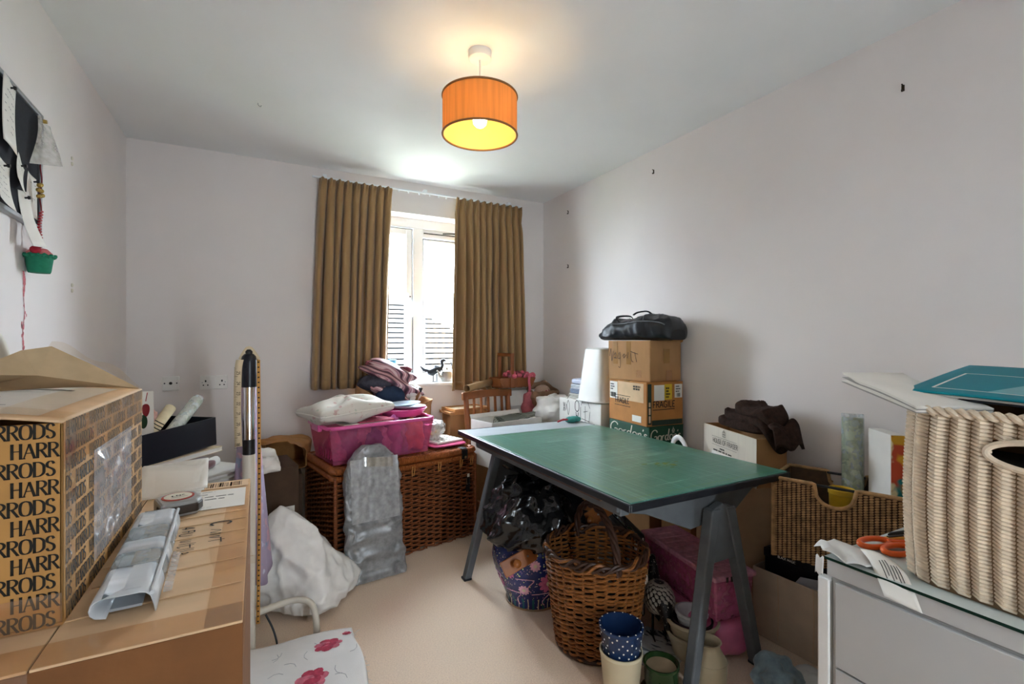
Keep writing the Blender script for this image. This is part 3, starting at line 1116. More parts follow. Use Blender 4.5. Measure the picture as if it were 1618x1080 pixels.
# ------------------------------------------------------------------ things on the large box
M_greyp = mat('silver_grey_plastic', '#9a9a98', .35, .05, 30)
tm = thing('tape_measure', 'grey retractable tape measure with round red-rimmed label', 'tape measure', (-.172, 1.43, .8515), math.radians(18))
b = MB(); b.prism([(-.045, -.045), (.03, -.045), (.045, -.02), (.045, .035), (.03, .048), (-.03, .048), (-.045, .03)], 0, .036)
b.build('case', M_greyp, tm, bevel=.006)
b = MB(); b.prism([(-.047, -.047), (.031, -.047), (.046, -.024), (.046, -.01), (-.047, -.01)], .006, .028)
b.build('grip', mat('dark_brown_rubber', '#33261c', .5), tm, bevel=.004)
T2 = Matrix.Translation((0, .006, .0363))
b = MB(); b.lathe([(0, 0), (.034, 0), (.034, .0016), (0, .0016)], 40, T=T2); b.build('badge_rim', mat('red_print', '#b5402c', .5), tm)
b = MB(); b.lathe([(0, 0), (.029, 0), (.029, .0022), (0, .0022)], 40, T=T2); b.build('badge', mat('cream_print', '#e3dcc8', .5), tm)
b = MB()
scrawl(b, [[(0, .004), (.004, .012), (.002, .0), (.008, .002)], [(.011, .0), (.012, .012), (.018, .0), (.019, .012)], [(.028, .011), (.022, .006), (.028, .001)]], (-.014, .0, .0386), X_, Y_, .0022)
scrawl(b, [[(0, 0), (.01, -.001), (.02, 0), (.034, -.001)]], (-.017, -.008, .0386), X_, Y_, .0016)
b.build('badge_print', M_ink, tm, stuff=True)

# clear and white plastic case
M_frost = mat('frosted_white_plastic', '#e4e8ec', .25, .02, 10, trans=.25)
M_pclear = clear_mat('clear_rigid_plastic', '#fafcfd', .08, .08, .30, '#dfe8ec')
ps = thing('plastic_case', 'long white and clear plastic case lying on the large box', 'plastic case', (-.190, 1.135, .8515), math.radians(2.5))
w2, l2, h2 = .040, .215, .034


def c_prof(n=7):
    pts = [(w2 - .0, .0), (w2 - .002, .012), (w2 - .006, .026)]
    pts += [(w2 - .012, h2 - .002), (w2 - .02, h2), (-w2 + .014, h2)]
    for i in range(n):
        a = PI / 2 + PI * i / (n - 1)
        pts.append((-w2 + .014 + .014 * math.cos(a), h2 - .014 + .014 * math.sin(a)))
    pts.append((-w2 + .02, h2 - .029))
    return pts


pf = c_prof()
for (ya, yb2, m_, nm) in ((-l2, -.10, M_frost, 'frosted_end'), (-.10, -.03, M_pclear, 'clear_window'), (-.03, .03, M_frost, 'frosted_band'), (.03, .11, M_pclear, 'clear_window'), (.11, l2, M_frost, 'frosted_end')):
    b = MB(); b.grid(lambda u, v: (pf[int(round(u * (len(pf) - 1)))][0], ya + (yb2 - ya) * v, pf[int(round(u * (len(pf) - 1)))][1]), len(pf) - 1, 2)
    b.build(nm, m_, ps, smooth=True, angle=60, solid=.0018)
b = MB(); b.tube([(w2 - .004, -l2, .03), (w2 - .004, l2, .03)], .0035, 8); b.build('ridge', M_frost, ps, smooth=True)
b = MB(); b.box(-.02, .02, -.19, -.02, .002, .006); b.build('inner_card', mat('grey_blue_card', '#b4b9be', .6), ps)
b = MB()
scrawl(b, [[(0, 0), (.01, .0015), (.02, 0)], [(.026, 0), (.036, .001), (.05, 0)]], (-.03, -.2, h2 + .001), X_, Y_, .002); b.build('embossed_print', mat('pale_grey_print', '#b9bec4', .5), ps, stuff=True)
b = MB(); b.grid(lambda u, v: (w2 + .004 + .012 * v, -.16 + .17 * u, .003 + .006 * abs(math.sin(26 * u)) * (1 - v)), 40, 3)
b.build('film_seam', M_film, ps, smooth=True)

# sheaf of cream paper at the far end of the box
rnd = random.Random(9)
for i in range(5):
    s_ = thing('paper_sheet', ('topmost', 'second', 'third', 'fourth', 'lowest')[4 - i] + ' sheet of the cream paper sheaf behind the tape measure', 'paper', (-.225 + .006 * i, 1.60 + .004 * i, .853 + .0022 * i), math.radians(-6 + 2.2 * i), 'sheaf of cream paper', math.radians(4))
    b = MB(); b.grid(lambda u, v: (-.075 + .15 * u, -.03 + .115 * v, .052 * (v ** 1.6) + .003 * math.sin(4 * u + i)), 8, 6)
    b.build('sheet', M_paper, s_, smooth=True, solid=.0012)

# ------------------------------------------------------------------ white tubular bed end by the left wall
M_cream_metal = mat('cream_enamel_tube', '#d9d2c4', .3, .03, 8)
be = thing('bed_end', 'white tubular metal bed end standing against the left wall', 'bed frame', (-.643, 1.5, 0))
b = MB()
b.tube([(0, .41, 0), (0, .41, 1.15)] + [(0, .41 - .14 + .14 * math.cos(a), 1.16 + .145 * math.sin(a)) for a in [PI / 2 * k / 8 for k in range(1, 9)]] + [(0, -.27 + .14 * math.cos(a) - .14, 1.16 + .145 * math.sin(a)) for a in [PI / 2 + PI / 2 * k / 8 for k in range(0, 9)]] + [(0, -.55, 0)], .0155, 14)
b.build('tube_frame', M_cream_metal, be, smooth=True)
for zz in (.45, .8):
    b = MB(); b.tube([(0, .41, zz), (0, -.55, zz)], .011, 10)
    b.build('cross_rail', M_cream_metal, be, smooth=True)

# ------------------------------------------------------------------ notice board and what hangs on the left wall
nb = thing('notice_board', 'dark fabric notice board with silver frame on the left wall', 'notice board', (XL + .001, 1.80, 1.86), 0, rx=math.radians(-2))
M_felt2 = mat('charcoal_felt', '#24252b', .95, .15, 120)
b = MB(); b.box(0, .012, -.5, .39, -.185, .185); b.build('pin_board', M_felt2, nb)
b = MB()
b.box(0, .02, -.5, .40, .185, .2); b.box(0, .02, -.5, .40, -.2, -.185); b.box(0, .02, .39, .405, -.2, .2)
b.build('frame', mat('silver_frame', '#a8aaac', .35, .05, metal=.8), nb, bevel=.003)
M_pin = mat('black_push_pin', '#1b1b1d', .35)
M_brass = mat('brass', '#b79a55', .3, .05, metal=1)


def note(label, y, z, w, h, lean, curl, rows, seed, cat='note'):
    t = thing('pinned_note', label, cat, (XL + .0155, y, z), 0, 'notes pinned to the notice board', rx=lean)
    b_ = MB(); b_.grid(lambda u, v: (.002 + curl * (v ** 2) * (1 + .3 * u) + .004 * math.sin(3 * u + seed), -w / 2 + w * u, -h * v), 10, 10)
    b_.build('sheet', M_paper, t, smooth=True, solid=.0006)
    b_ = MB()
    rn = random.Random(seed)
    for r in range(rows):
        v0 = .18 + .7 * r / max(1, rows)
        for q in range(6):
            if rn.random() < .25:
                continue
            ua, ub = .12 + q * .12, .12 + q * .12 + .09
            f = lambda u, v: (.0032 + curl * (v ** 2) * (1 + .3 * u) + .004 * math.sin(3 * u + seed), -w / 2 + w * u, -h * v)
            b_.add([f(ua, v0), f(ub, v0), f(ub, v0 + .012), f(ua, v0 + .012)], [(0, 1, 2, 3)])
    if rows:
        b_.build('handwriting', mat('grey_ink', '#6d6a6a', .7), t, stuff=True)
    b_ = MB(); b_.cyl((.004, 0, -.02), (.014, 0, -.018), .003, 8); b_.lathe([(0, 0), (.006, 0), (.005, .006), (0, .006)], 10, T=Matrix.Translation((.012, 0, -.018)) @ Matrix.Rotation(PI / 2, 4, 'Y'))
    b_.build('push_pin', M_pin, t, smooth=True)


note('large handwritten note at the top of the notice board', 1.965, 2.045, .10, .21, math.radians(-10), .012, 6, 1)
note('small curled note in the middle of the notice board', 2.045, 1.835, .075, .10, math.radians(-28), .014, 3, 2)
note('note cut off by the picture edge on the notice board', 1.925, 1.80, .09, .14, math.radians(-14), .02, 5, 3)
note('plain square note below the clear plastic pocket', 2.135, 1.815, .065, .14, math.radians(-14), .006, 2, 4)
note('white folded note hanging off the bottom of the notice board', 2.06, 1.745, .06, .17, math.radians(6), .03, 0, 5)
pk = thing('plastic_pocket', 'clear plastic pocket hanging at the corner of the notice board', 'plastic pocket', (XL + .022, 2.19, 2.03), 0, rx=math.radians(8))
b = MB(); b.grid(lambda u, v: (.004 + .045 * v * math.sin(PI * u * .9) + .006 * math.sin(9 * u + 4 * v), -.05 - .075 * v + (.10 + .10 * v) * u, -.02 * u - (.17 - .05 * u) * v), 18, 14)
b.build('film', clear_mat('milky_plastic_film', '#f2f0ee', .16, .15, .5, '#d5d0ca'), pk, smooth=True)
b = MB(); b.lathe([(0, 0), (.007, 0), (.006, .009), (0, .009)], 12, T=Matrix.Translation((.004, 0, -.01)) @ Matrix.Rotation(PI / 2, 4, 'Y')); b.build('push_pin', M_brass, pk, smooth=True)

co = thing('cupcake_ornament', 'green and red felt cupcake ornament hanging on a beaded cord', 'ornament', (XL + .035, 2.125, 1.50))
M_gfelt = mat('green_felt', '#1f7a5c', .9, .1, 80)
M_rfelt = mat('red_felt', '#a32031', .9, .15, 90)
M_pfelt = mat('pink_felt', '#c06a6c', .9, .1, 80)
b = MB(); b.lathe([(0, -.003), (.027, -.003), (.029, .002), (.034, .04), (.036, .05), (0, .052)], 28); b.build('case', M_gfelt, co, smooth=True)
b = MB(); b.tube([(.036 * math.cos(2 * PI * k / 40) * (1 + .07 * math.sin(10 * 2 * PI * k / 40)), .036 * math.sin(2 * PI * k / 40) * (1 + .07 * math.sin(10 * 2 * PI * k / 40)), .052 + .003 * math.sin(12 * 2 * PI * k / 40)) for k in range(40)], .006, 6, closed=True)
b.build('frill', M_gfelt, co, smooth=True)
b = MB(); b.lathe([(.034, .05), (.033, .062), (.02, .076), (0, .08)], 24); b.build('icing', M_pfelt, co, smooth=True)
for dy in (-.032, .03):
    b = MB(); b.blob(lambda th, ph: (.014 * math.cos(ph) * math.cos(th), dy + .016 * math.cos(ph) * math.sin(th), .068 + .013 * math.sin(ph)), 14, 10); b.build('pompom', M_rfelt, co, smooth=True)
b = MB(); pts = [(.002 * math.sin(18 * t_), .004 + .002 * math.cos(18 * t_) + .012 * t_, .08 + .29 * t_) for t_ in [k / 60 for k in range(61)]]
b.tube(pts, .0022, 6); b.build('cord', mat('dark_red_cord', '#6f2024', .8), co, smooth=True)
for k in range(26):
    q = pts[k]
    b = MB(); b.blob(lambda th, ph: (q[0] + .0042 * math.cos(ph) * math.cos(th) + (.002 if k % 2 else -.002), q[1] + .0042 * math.cos(ph) * math.sin(th), q[2] + .0038 * math.sin(ph)), 8, 6)
    b.build('bead', (M_rfelt, M_pfelt)[k % 2], co, smooth=True)
for k, (dy, dz) in enumerate(((-.018, .245), (-.002, .25), (-.02, .265), (.004, .268), (-.014, .282), (.0, .287), (.012, .255))):
    b = MB(); b.blob(lambda th, ph: (.004 + .007 * math.cos(ph) * math.cos(th), dy + .007 * math.cos(ph) * math.sin(th), dz + .007 * math.sin(ph)), 10, 8); b.build('jingle_bell', M_brass, co, smooth=True)
# drips of red dye on the wall, a stain of its own
st = MB()
rn = random.Random(5)
pts = [(2.112 + .006 * math.sin(5 * t_) + .004 * math.sin(17 * t_), 1.50 - .30 * t_) for t_ in [k / 40 for k in range(41)]]
for k in range(40):
    w0 = (.0028 + .007 * max(0, math.sin(9 * k / 40 + .6)) * (1 - k / 50)) * rn.uniform(.7, 1.3)
    (y0_, z0_), (y1_, z1_) = pts[k], pts[k + 1]
    st.add([(XL + .0007, y0_ - w0, z0_), (XL + .0007, y0_ + w0, z0_), (XL + .0007, y1_ + w0 * .9, z1_), (XL + .0007, y1_ - w0 * .9, z1_)], [(0, 3, 2, 1)])
for k in range(14):
    y_, z_ = pts[rn.randrange(5, 36)]
    r = rn.uniform(.002, .006)
    y_ += rn.gauss(0, .008)
    st.add([(XL + .0006, y_ + r * math.cos(a_), z_ + 1.8 * r * math.sin(a_)) for a_ in [2 * PI * j / 9 for j in range(9)]], [tuple(range(9))])
st.build('dye_stain', mat('red_dye', '#c26a70', .8, .35, 60), wall_left, stuff=True)

# ------------------------------------------------------------------ ironing board stored upright with its legs folded
ib = thing('ironing_board', 'upright folded ironing board with lilac floral cover and cream tube foot', 'ironing board', (-.031, 2.20, 0))
M_lilac = print_mat('lilac_floral_cotton', '#a99ab4', ['#c9a3b0', '#8f9bb8', '#c7c9dc'], 14, .8, .58)


def ibc(u, v):
    z = .27 + .90 * v
    k = 1 - v
    hx, hy = .022 + .062 * k ** 1.1, .05 + .10 * min(1, 2.2 * k) ** .8
    a = 2 * PI * u
    r = 1 + .10 * math.sin(5 * a + 3 * v) * k + .05 * math.sin(9 * a)
    return (hx * math.cos(a) * r - .004, .165 + hy * math.sin(a) * r, z + .02 * math.sin(3 * a) * (1 if v == 0 else .2 * k))


b = MB(); b.grid(ibc, 60, 20, cu=True)
b.add([ibc(i / 60, 1) for i in range(60)] + [(-.004, .165, 1.195)], [(i, (i + 1) % 60, 60) for i in range(60)])
b.build('padded_cover', M_lilac, ib, smooth=True, angle=70, solid=.002)
b = MB(); b.box(-.010, .010, .09, .26, .1, 1.1); b.build('board', M_white, ib, bevel=.004)
b = MB(); b.cyl((.0, 0, .0), (0, 0, .82), .0235, 20); b.build('leg_tube', M_cream_metal, ib, smooth=True)
b = MB(); b.cyl((0, 0, .82), (0, 0, .88), .0225, 20); b.build('collar', M_black, ib, smooth=True)
b = MB(); b.cyl((0, 0, .88), (0, 0, 1.09), .0215, 24); b.build('chrome_tube', M_chrome, ib, smooth=True)
b = MB(); b.lathe([(.0, 1.09), (.029, 1.09), (.030, 1.10), (.030, 1.19), (.026, 1.212), (.017, 1.222), (0, 1.224)], 24); b.build('end_cap', mat('navy_black_plastic', '#10131f', .3), ib, smooth=True)
b = MB(); b.lathe([(.0, 1.222), (.013, 1.222), (.014, 1.232), (.008, 1.24), (0, 1.241)], 16); b.build('end_button', M_black, ib, smooth=True)
b = MB(); b.tube(cat_rom([(-.09, .03, .145), (0, .04, .15), (.14, .075, .155), (.205, .07, .15), (.24, .045, .13), (.253, .02, .08), (.255, .01, .012)], 7), .0135, 12)
b.build('tube_foot', M_cream_metal, ib, smooth=True)
b = MB(); b.tube([(-.09, .03, .145), (-.095, .03, .012)], .0135, 12); b.build('tube_foot', M_cream_metal, ib, smooth=True)
b = MB(); b.tube(cat_rom([(.06, .02, .15), (.085, -.005, .10), (.10, -.02, .045), (.10, -.025, .005)], 6), .004, 6); b.build('flex', M_black, ib, smooth=True)

M_tapec = mat('cream_measuring_tape', '#cdbb9b', .5, .05, 20)
M_tapey = mat('ochre_measuring_tape', '#c08a3e', .5, .06, 20)
dt = thing('sewing_tape_measure', 'numbered cloth measuring tape draped over the ironing board', 'tape measure', (-.031, 2.165, 1.20))
b = MB()
pl_ = cat_rom([(-.030, .008, .0), (-.036, .001, -.05), (-.038, -.001, -.2), (-.034, -.0, -.34)], 6)
b.grid(lambda u, v: (pl_[int(v * (len(pl_) - 1))][0] - .014 + .026 * u, pl_[int(v * (len(pl_) - 1))][1], pl_[int(v * (len(pl_) - 1))][2]), 1, len(pl_) - 1)
b.build('front_tail', M_tapec, dt, smooth=True, solid=.0008)
b = MB()
for i, num in enumerate(('25', '24', '23', '22', '21', '20', '19', '18')):
    text(b, num, (-.041, -.0012, -.055 - i * .04 + .01), -Z_, X_, .011, .14, off=.0012)
    ribbon(b, [(0, 0), (.012, 0)], Vector((-.051 + .001, -.0012, -.065 - i * .04)), X_, Z_, Vector((0, -.0012, 0)), .0012)
    for q in range(1, 8):
        ribbon(b, [(0, 0), (.005 if q % 2 else .007, 0)], Vector((-.051 + .0005, -.0012, -.065 - i * .04 + q * .005)), X_, Z_, Vector((0, -.0012, 0)), .0007)
b.build('numbers', M_ink, dt, stuff=True)
b = MB(); b.grid(lambda u, v: (.027 + .013 * u + .004 * math.sin(3 * v) - .002 * v, .0 - .004 * v, .0 - 1.05 * v), 1, 30)
b.build('back_tail', M_tapey, dt, smooth=True, solid=.0008)
b = MB()
for i in range(52):
    v = (i + .5) / 52
    ribbon(b, [(.003, 0), (.009, 0)], Vector((.0275 + .004 * math.sin(3 * v) - .002 * v, -.0006 - .004 * v, -1.05 * v)), X_, Z_, Vector((0, -.0012, 0)), .006)
b.build('tick_marks', M_print, dt, stuff=True)
b = MB(); b.tube(cat_rom([(-.03, .03, 0), (0, .032, .046), (.034, .03, 0)], 6), .002, 6, flat=4); b.build('loop', M_tapec, dt, smooth=True)

# ------------------------------------------------------------------ pile behind the boxes: cartons, papers, black tray
carton('storage_carton', 'brown carton at the bottom of the paper pile behind the ironing board', (-.38, 2.40, 0), 0, .44, .78, .66, M_card, tape=True)
M_navy = mat('black_lacquered_card', '#0c0f18', .35, .1, 20)


def slab(name, label, cat, loc, rz, w, d, h, m, rx=0, ry=0, group=None, pages=None, bev=.001):
    t = thing(name, label, cat, loc, rz, group, rx, ry)
    b_ = MB(); b_.box(-w / 2, w / 2, -d / 2, d / 2, h - .002, h); b_.box(-w / 2, w / 2, -d / 2, d / 2, 0, .002)
    if pages:
        b_.box(-w / 2, -w / 2 + .003, -d / 2, d / 2, .002, h - .002)
    b_.build('cover', m, t, bevel=bev)
    b_ = MB(); b_.box(-w / 2 + .004, w / 2 - .003, -d / 2 + .003, d / 2 - .003, .002, h - .002)
    b_.build('pages', pages or M_paper, t)
    return t


# low layers
slab('magazine', 'pale magazine low in the paper pile behind the delivery box', 'magazine', (-.37, 2.38, .665), math.radians(35), .40, .28, .014, mat('grey_cover', '#8b8f93', .4))
slab('magazine', 'white magazine poking out beside the ironing board', 'magazine', (-.235, 2.42, .680), math.radians(52), .40, .26, .012, M_paper)
slab('magazine', 'cream newspaper section on the paper pile', 'magazine', (-.25, 2.45, .693), math.radians(44), .42, .26, .012, M_paper)
lt = thing('shallow_black_box', 'shallow black card tray lying on the paper pile', 'tray', (-.40, 2.24, .706), math.radians(33), rx=math.radians(3))
b = MB(); b.box(-.19, .19, -.12, .12, 0, .003)
b.build('panel', M_navy, lt)
for (q, nm) in (((-.19, .19, -.12, -.117, .003, .035), 'rim'), ((-.19, .19, .117, .12, .003, .035), 'rim'), ((-.19, -.187, -.117, .117, .003, .035), 'rim'), ((.187, .19, -.117, .117, .003, .035), 'rim')):
    b = MB(); b.box(*q); b.build(nm, mat('dark_brown_card', '#2c211c', .5), lt)
mc = thing('maroon_cloth', 'folded maroon cloth under the black box', 'cloth', (-.355, 2.47, .706), math.radians(50))
b = MB(); b.blob(sblob(.20, .13, .024, .5, .6, .012, 12, 3), 40, 16); b.build('fold', mat('maroon_velvet', '#6b2f2c', .9, .25, 30, sheen=.5), mc, smooth=True)
slab('art_pad', 'cream paper pad directly under the black box', 'pad', (-.40, 2.575, .756), math.radians(51.5), .44, .30, .022, mat('cream_card', '#cbb795', .7), ry=math.radians(0))
bt = thing('black_box', 'open black box holding paper rolls, on the paper pile', 'box', (-.39, 2.555, .782), math.radians(51.5), ry=math.radians(-2.5))
bw, bd, bh = .406, .24, .128
for nm, q in (('base', (-bw / 2, bw / 2, -bd / 2, bd / 2, 0, .004)), ('side', (-bw / 2, bw / 2, -bd / 2, -bd / 2 + .004, .004, bh)), ('side', (-bw / 2, bw / 2, bd / 2 - .004, bd / 2, .004, bh)), ('side', (-bw / 2, -bw / 2 + .004, -bd / 2 + .004, bd / 2 - .004, .004, bh)), ('side', (bw / 2 - .004, bw / 2, -bd / 2 + .004, bd / 2 - .004, .004, bh))):
    b = MB(); b.box(*q); b.build(nm, M_navy, bt, bevel=.001)


def roll(name, label, p0, p1, r, m, inner=None, wrap=None, cat='paper roll', group=None, band=None):
    p0, p1 = Vector(p0), Vector(p1)
    t = thing(name, label, cat, p0, 0, group)
    q = (p1 - p0)
    rot = q.to_track_quat('Z', 'Y').to_matrix().to_4x4()
    L = q.length
    b_ = MB()
    n = 26
    # spiral sheet
    def sp(u, v):
        a = 2 * PI * 2.2 * u
        rr = r * (1 - .10 * u)
        return tuple(rot @ Vector((rr * math.cos(a), rr * math.sin(a), L * v)))
    b_.grid(sp, 70, 2)
    b_.build('rolled_sheet', m, t, smooth=True, angle=80, solid=.0008)
    if wrap:
        b_ = MB(); b_.grid(lambda u, v: tuple(rot @ Vector(((r * 1.06 + .001 * math.sin(17 * u * 6)) * math.cos(2 * PI * u), (r * 1.06 + .001 * math.sin(29 * v)) * math.sin(2 * PI * u), L * (-.02 + 1.05 * v)))), 32, 8, cu=True)
        b_.build('film_wrap', wrap, t, smooth=True)
    if band:
        for vv in band[0]:
            b_ = MB(); b_.tube([tuple(rot @ Vector((r * 1.03 * math.cos(2 * PI * k / 24), r * 1.03 * math.sin(2 * PI * k / 24), L * vv + .006 * math.sin(4 * PI * k / 24)))) for k in range(24)], .0022, 6, closed=True)
            b_.build('string', band[1], t, smooth=True)
    return t


M_wallp = print_mat('sage_leaf_wallpaper', '#d6d2bf', ['#aab294', '#c2bfa6'], 26, .6, .55)
roll('wallpaper_roll', 'film-wrapped sage leaf wallpaper roll leaning in the black box', (-.385, 2.50, .80), (-.262, 2.79, .985), .026, M_wallp, wrap=M_pclear, cat='wallpaper roll')
roll('scroll', 'cream scroll tied with dark string in the black box', (-.445, 2.46, .81), (-.352, 2.676, .968), .022, mat('cream_scroll_paper', '#d8c6a0', .7), cat='scroll', band=((.5, .56, .62), M_black))
roll('scroll', 'short cream scroll lying low in the black box', (-.47, 2.45, .80), (-.41, 2.62, .93), .02, mat('cream_scroll_paper'), cat='scroll')
cs = thing('crumpled_silk', 'crumpled pale pink tissue in the black box', 'tissue', (-.425, 2.62, .885), 0)
b = MB(); b.blob(sblob(.045, .042, .035, 1, 1, .03, 22, 7, ridge=.02, rk=20), 36, 24); b.build('tissue', mat('pale_pink_tissue', '#c99a8c', .8, .2, 30), cs, smooth=True, angle=180)
b = MB(); b.box(-.06, .0, -.05, .03, -.09, .0); b.build('tissue_base', mat('pale_pink_tissue'), cs, bevel=.01)
gc = thing('greeting_card', 'white card with a red rosebud print beside the delivery box', 'card', (-.402, 2.405, .905), math.radians(20), rx=math.radians(-4))
b = MB(); b.box(-.028, .03, -.001, .001, -.115, .165); b.build('card', M_paper, gc)
b = MB(); T2 = Matrix.Rotation(PI / 2, 4, 'X')
b.blob(lambda th, ph: (.004 + .013 * math.cos(ph) * math.cos(th), -.0012 - .0012 * math.cos(ph) * abs(math.sin(th)), .095 + .026 * math.sin(ph) * (1 - .25 * math.sin(ph))), 16, 12); b.build('printed_bud', mat('red_print_ink', '#a5121c', .5), gc, smooth=True)
b = MB(); b.blob(lambda th, ph: (-.004 + .013 * math.cos(ph) * math.cos(th), -.0012 - .0012 * math.cos(ph) * abs(math.sin(th)), .044 + .028 * math.sin(ph)), 16, 12); b.build('printed_leaf', mat('green_print_ink', '#1d4a1d', .5), gc, smooth=True)
b = MB(); b.tube([(.004, -.0015, .125), (.010, -.0015, .16)], .0014, 6); b.build('printed_stem', mat('red_print_ink'), gc)
roll('white_scroll', 'small white rolled cloth on the paper pile by the ironing board', (-.245, 2.44, .725), (-.165, 2.55, .735), .02, mat('white_cloth', '#dcd8d0', .85, .05), cat='roll')
rg = thing('crumpled_papers', 'crumpled cream papers right of the ironing board', 'paper', (.02, 2.72, .62), .3)
b = MB(); b.blob(sblob(.07, .09, .05, .8, .7, .03, 16, 21, ridge=.02, rk=18), 36, 20); b.build('crumple', M_paper, rg, smooth=True, angle=40)
roll('paper_tube', 'small cream paper tube on the crumpled papers', (-.01, 2.66, .725), (.075, 2.66, .715), .014, M_paper, cat='paper roll')
carton('dark_carton', 'dark carton in shadow with a white label, right of the ironing board', (.06, 2.88, 0), math.radians(8), .22, .30, .62, mat('dark_brown_cardboard', '#4a3626', .85), tape=False)
_dc = bpy.data.objects['dark_carton']
strip('label', M_paper, _dc, (.02, -.15, .36), X_, Z_, .07, .06)
small_print(_dc, (.026, -.15, .405), X_, Z_, .055, 3, .015, .006, 7)

# brown paper bag lying open on the dark cartons
M_kraft = mat('brown_kraft_paper', '#a9763f', .75, .12, 20, bump=.25, bscale=40)
carton('low_carton', 'brown carton under the open paper bag by the back wall', (.10, 3.24, 0), 0, .26, .40, .50, mat('dark_brown_cardboard'), tape=False)
kb = thing('open_paper_bag', 'brown paper bag lying open on its side left of the hamper', 'paper bag', (.10, 3.13, .512), math.radians(-16))


def bagtube(w, h, L, flare, amp, seed, nu=56, nv=18):
    def fn(u, v):
        a = 2 * PI * u
        c, s = spow(math.cos(a), .45), spow(math.sin(a), .45)
        k = 1 + flare * (1 - v) ** 2
        x, z, y = w / 2 * c * k, h / 2 * (1 + s * k), L * v
        n = fbm((x, y, z), 11, seed) * amp * (1.3 - v)
        return (x + n * c, y - (.03 * (1 - v)) * s + n * .6, max(.002, z + n * s))
    return fn


f_ = bagtube(.27, .16, .28, .18, .02, 3)
b = MB(); b.grid(f_, 56, 18, cu=True); b.add([f_(i / 56, 1) for i in range(56)], [tuple(range(56))])
b.build('paper', M_kraft, kb, smooth=True, angle=45, solid=.0015)

# ------------------------------------------------------------------ big white plastic bag on the carpet
wb = thing('white_plastic_bag', 'large bulging white plastic sack on the carpet by the wicker hamper', 'plastic bag', (.235, 2.535, 0))
M_bagw = mat('white_polythene', '#f0eeea', .32, .05, 18, trans=.0, spec=.5, bump=.2, bscale=30)


def wbf(th, ph):
    t_ = (math.sin(ph) + 1) / 2
    z = .46 * t_ ** 1.1
    pr = [(0, .62), (.08, .92), (.2, 1.), (.38, .95), (.6, .76), (.8, .48), (.93, .24), (1., .03)]
    for (a, ra), (c, rc) in zip(pr, pr[1:]):
        if a <= t_ <= c:
            r = ra + (rc - ra) * (t_ - a) / (c - a)
            break
    r *= math.cos(ph) ** .12 if abs(ph) < PI / 2 - 1e-4 else 0
    lean = t_ ** 1.5
    x = .235 * r * math.cos(th) - .135 * lean
    y = .215 * r * math.sin(th) + .10 * lean
    p = (x, y, z)
    d = .060 * crease((x + .1 * z, y, z * .8), 4.2, 3., 4) + .022 * crease(p, 9.5, 8., 3) + .008 * crease(p, 22, 5., 2) - .052
    fade = min(1, r * 1.6) * (1 if t_ > .04 else .3)
    cx_, cy_ = -.135 * lean, .10 * lean
    vx, vy = x - cx_, y - cy_
    L = math.hypot(vx, vy) + 1e-6
    return (x + vx / L * d * fade, y + vy / L * d * fade, max(0.001, z + .25 * d * fade * t_))


b = MB(); b.blob(wbf, 120, 70); b.build('sack', M_bagw, wb, smooth=True, angle=180)
# ------------------------------------------------------------------ white cloth with printed roses on the carpet
rc = thing('rose_cloth', 'white cotton cloth printed with red roses, on the carpet', 'cloth', (.20, 1.86, 0))
M_cot = mat('white_cotton', '#dfdcd9', .85, .04, 12, bump=.2, bscale=300)


def rcz(x, y):
    return .055 + .012 * math.sin(9 * y + 2 * x) + .006 * math.sin(16 * x + 4 * y) + .02 * max(0, math.sin((y + .05) * 12)) * .4


def rcf(u, v):
    x, y = -.24 + .40 * u + .006 * math.sin(13 * v), -.33 + .60 * v + .03 * (1 - u) * v
    e = min(1., 60 * (1 - u)) * min(1., 60 * (1 - v))
    return (x, y, rcz(x, y) * (.35 + .65 * e))


b = MB(); b.grid(rcf, 40, 50); b.build('panel', M_cot, rc, smooth=True, angle=80, solid=.003)
b = MB(); b.box(-.20, .15, -.32, .22, 0, .036); b.build('folded_layers', M_cot, rc, bevel=.015)
M_rose = mat('rose_red_print', '#b03a52', .85, .3, 60)
M_rose2 = mat('rose_pink_print', '#c96a7c', .85, .3, 60)
M_twig = mat('grey_twig_print', '#b3b3b6', .85)
rnd = random.Random(12)
for (cx_, cy_, rr) in ((.045, .15, .055), (-.03, .0, .06), (.125, .21, .02), (-.12, -.15, .06), (.09, -.14, .055)):
    b, b2 = MB(), MB()
    for ring, (k, rad) in enumerate(((7, 1.), (6, .68), (4, .36))):
        for i in range(k):
            a = 2 * PI * i / k + ring * .5
            px_, py_ = cx_ + rr * rad * .62 * math.cos(a), cy_ + rr * rad * .5 * math.sin(a)
            pet = [(px_ + rr * .34 * math.cos(q) * (1 + .2 * rnd.random()), py_ + rr * .27 * math.sin(q)) for q in [2 * PI * j / 9 for j in range(9)]]
            tgt = b if (i + ring) % 3 else b2
            off = .0026 + ring * .0006 + (i % 3) * .0002
            tgt.add([(x, y, rcz(x, y) + off) for x, y in pet], [tuple(range(9))])
    b.build('printed_rose', M_rose, rc, stuff=True); b2.build('printed_rose_petals', M_rose2, rc, stuff=True)
b = MB()
for k in range(14):
    x0, y0_ = rnd.uniform(-.17, .12), rnd.uniform(-.25, .22)
    a = rnd.uniform(0, 6.28)
    pts = [(x0 + .05 * t_ * math.cos(a + t_), y0_ + .05 * t_ * math.sin(a + t_)) for t_ in (0, .33, .66, 1)]
    b.tube([(x, y, rcz(x, y) + .0018) for x, y in pts], .0011, 4)
b.build('printed_twigs', M_twig, rc, stuff=True)
b = MB()
for k in range(34):
    v = rnd.random()
    p = Vector(rcf(1, v))
    b.tube([p, p + Vector((rnd.uniform(.004, .02), rnd.uniform(-.008, .008), rnd.uniform(-.012, .004)))], .0007, 4)
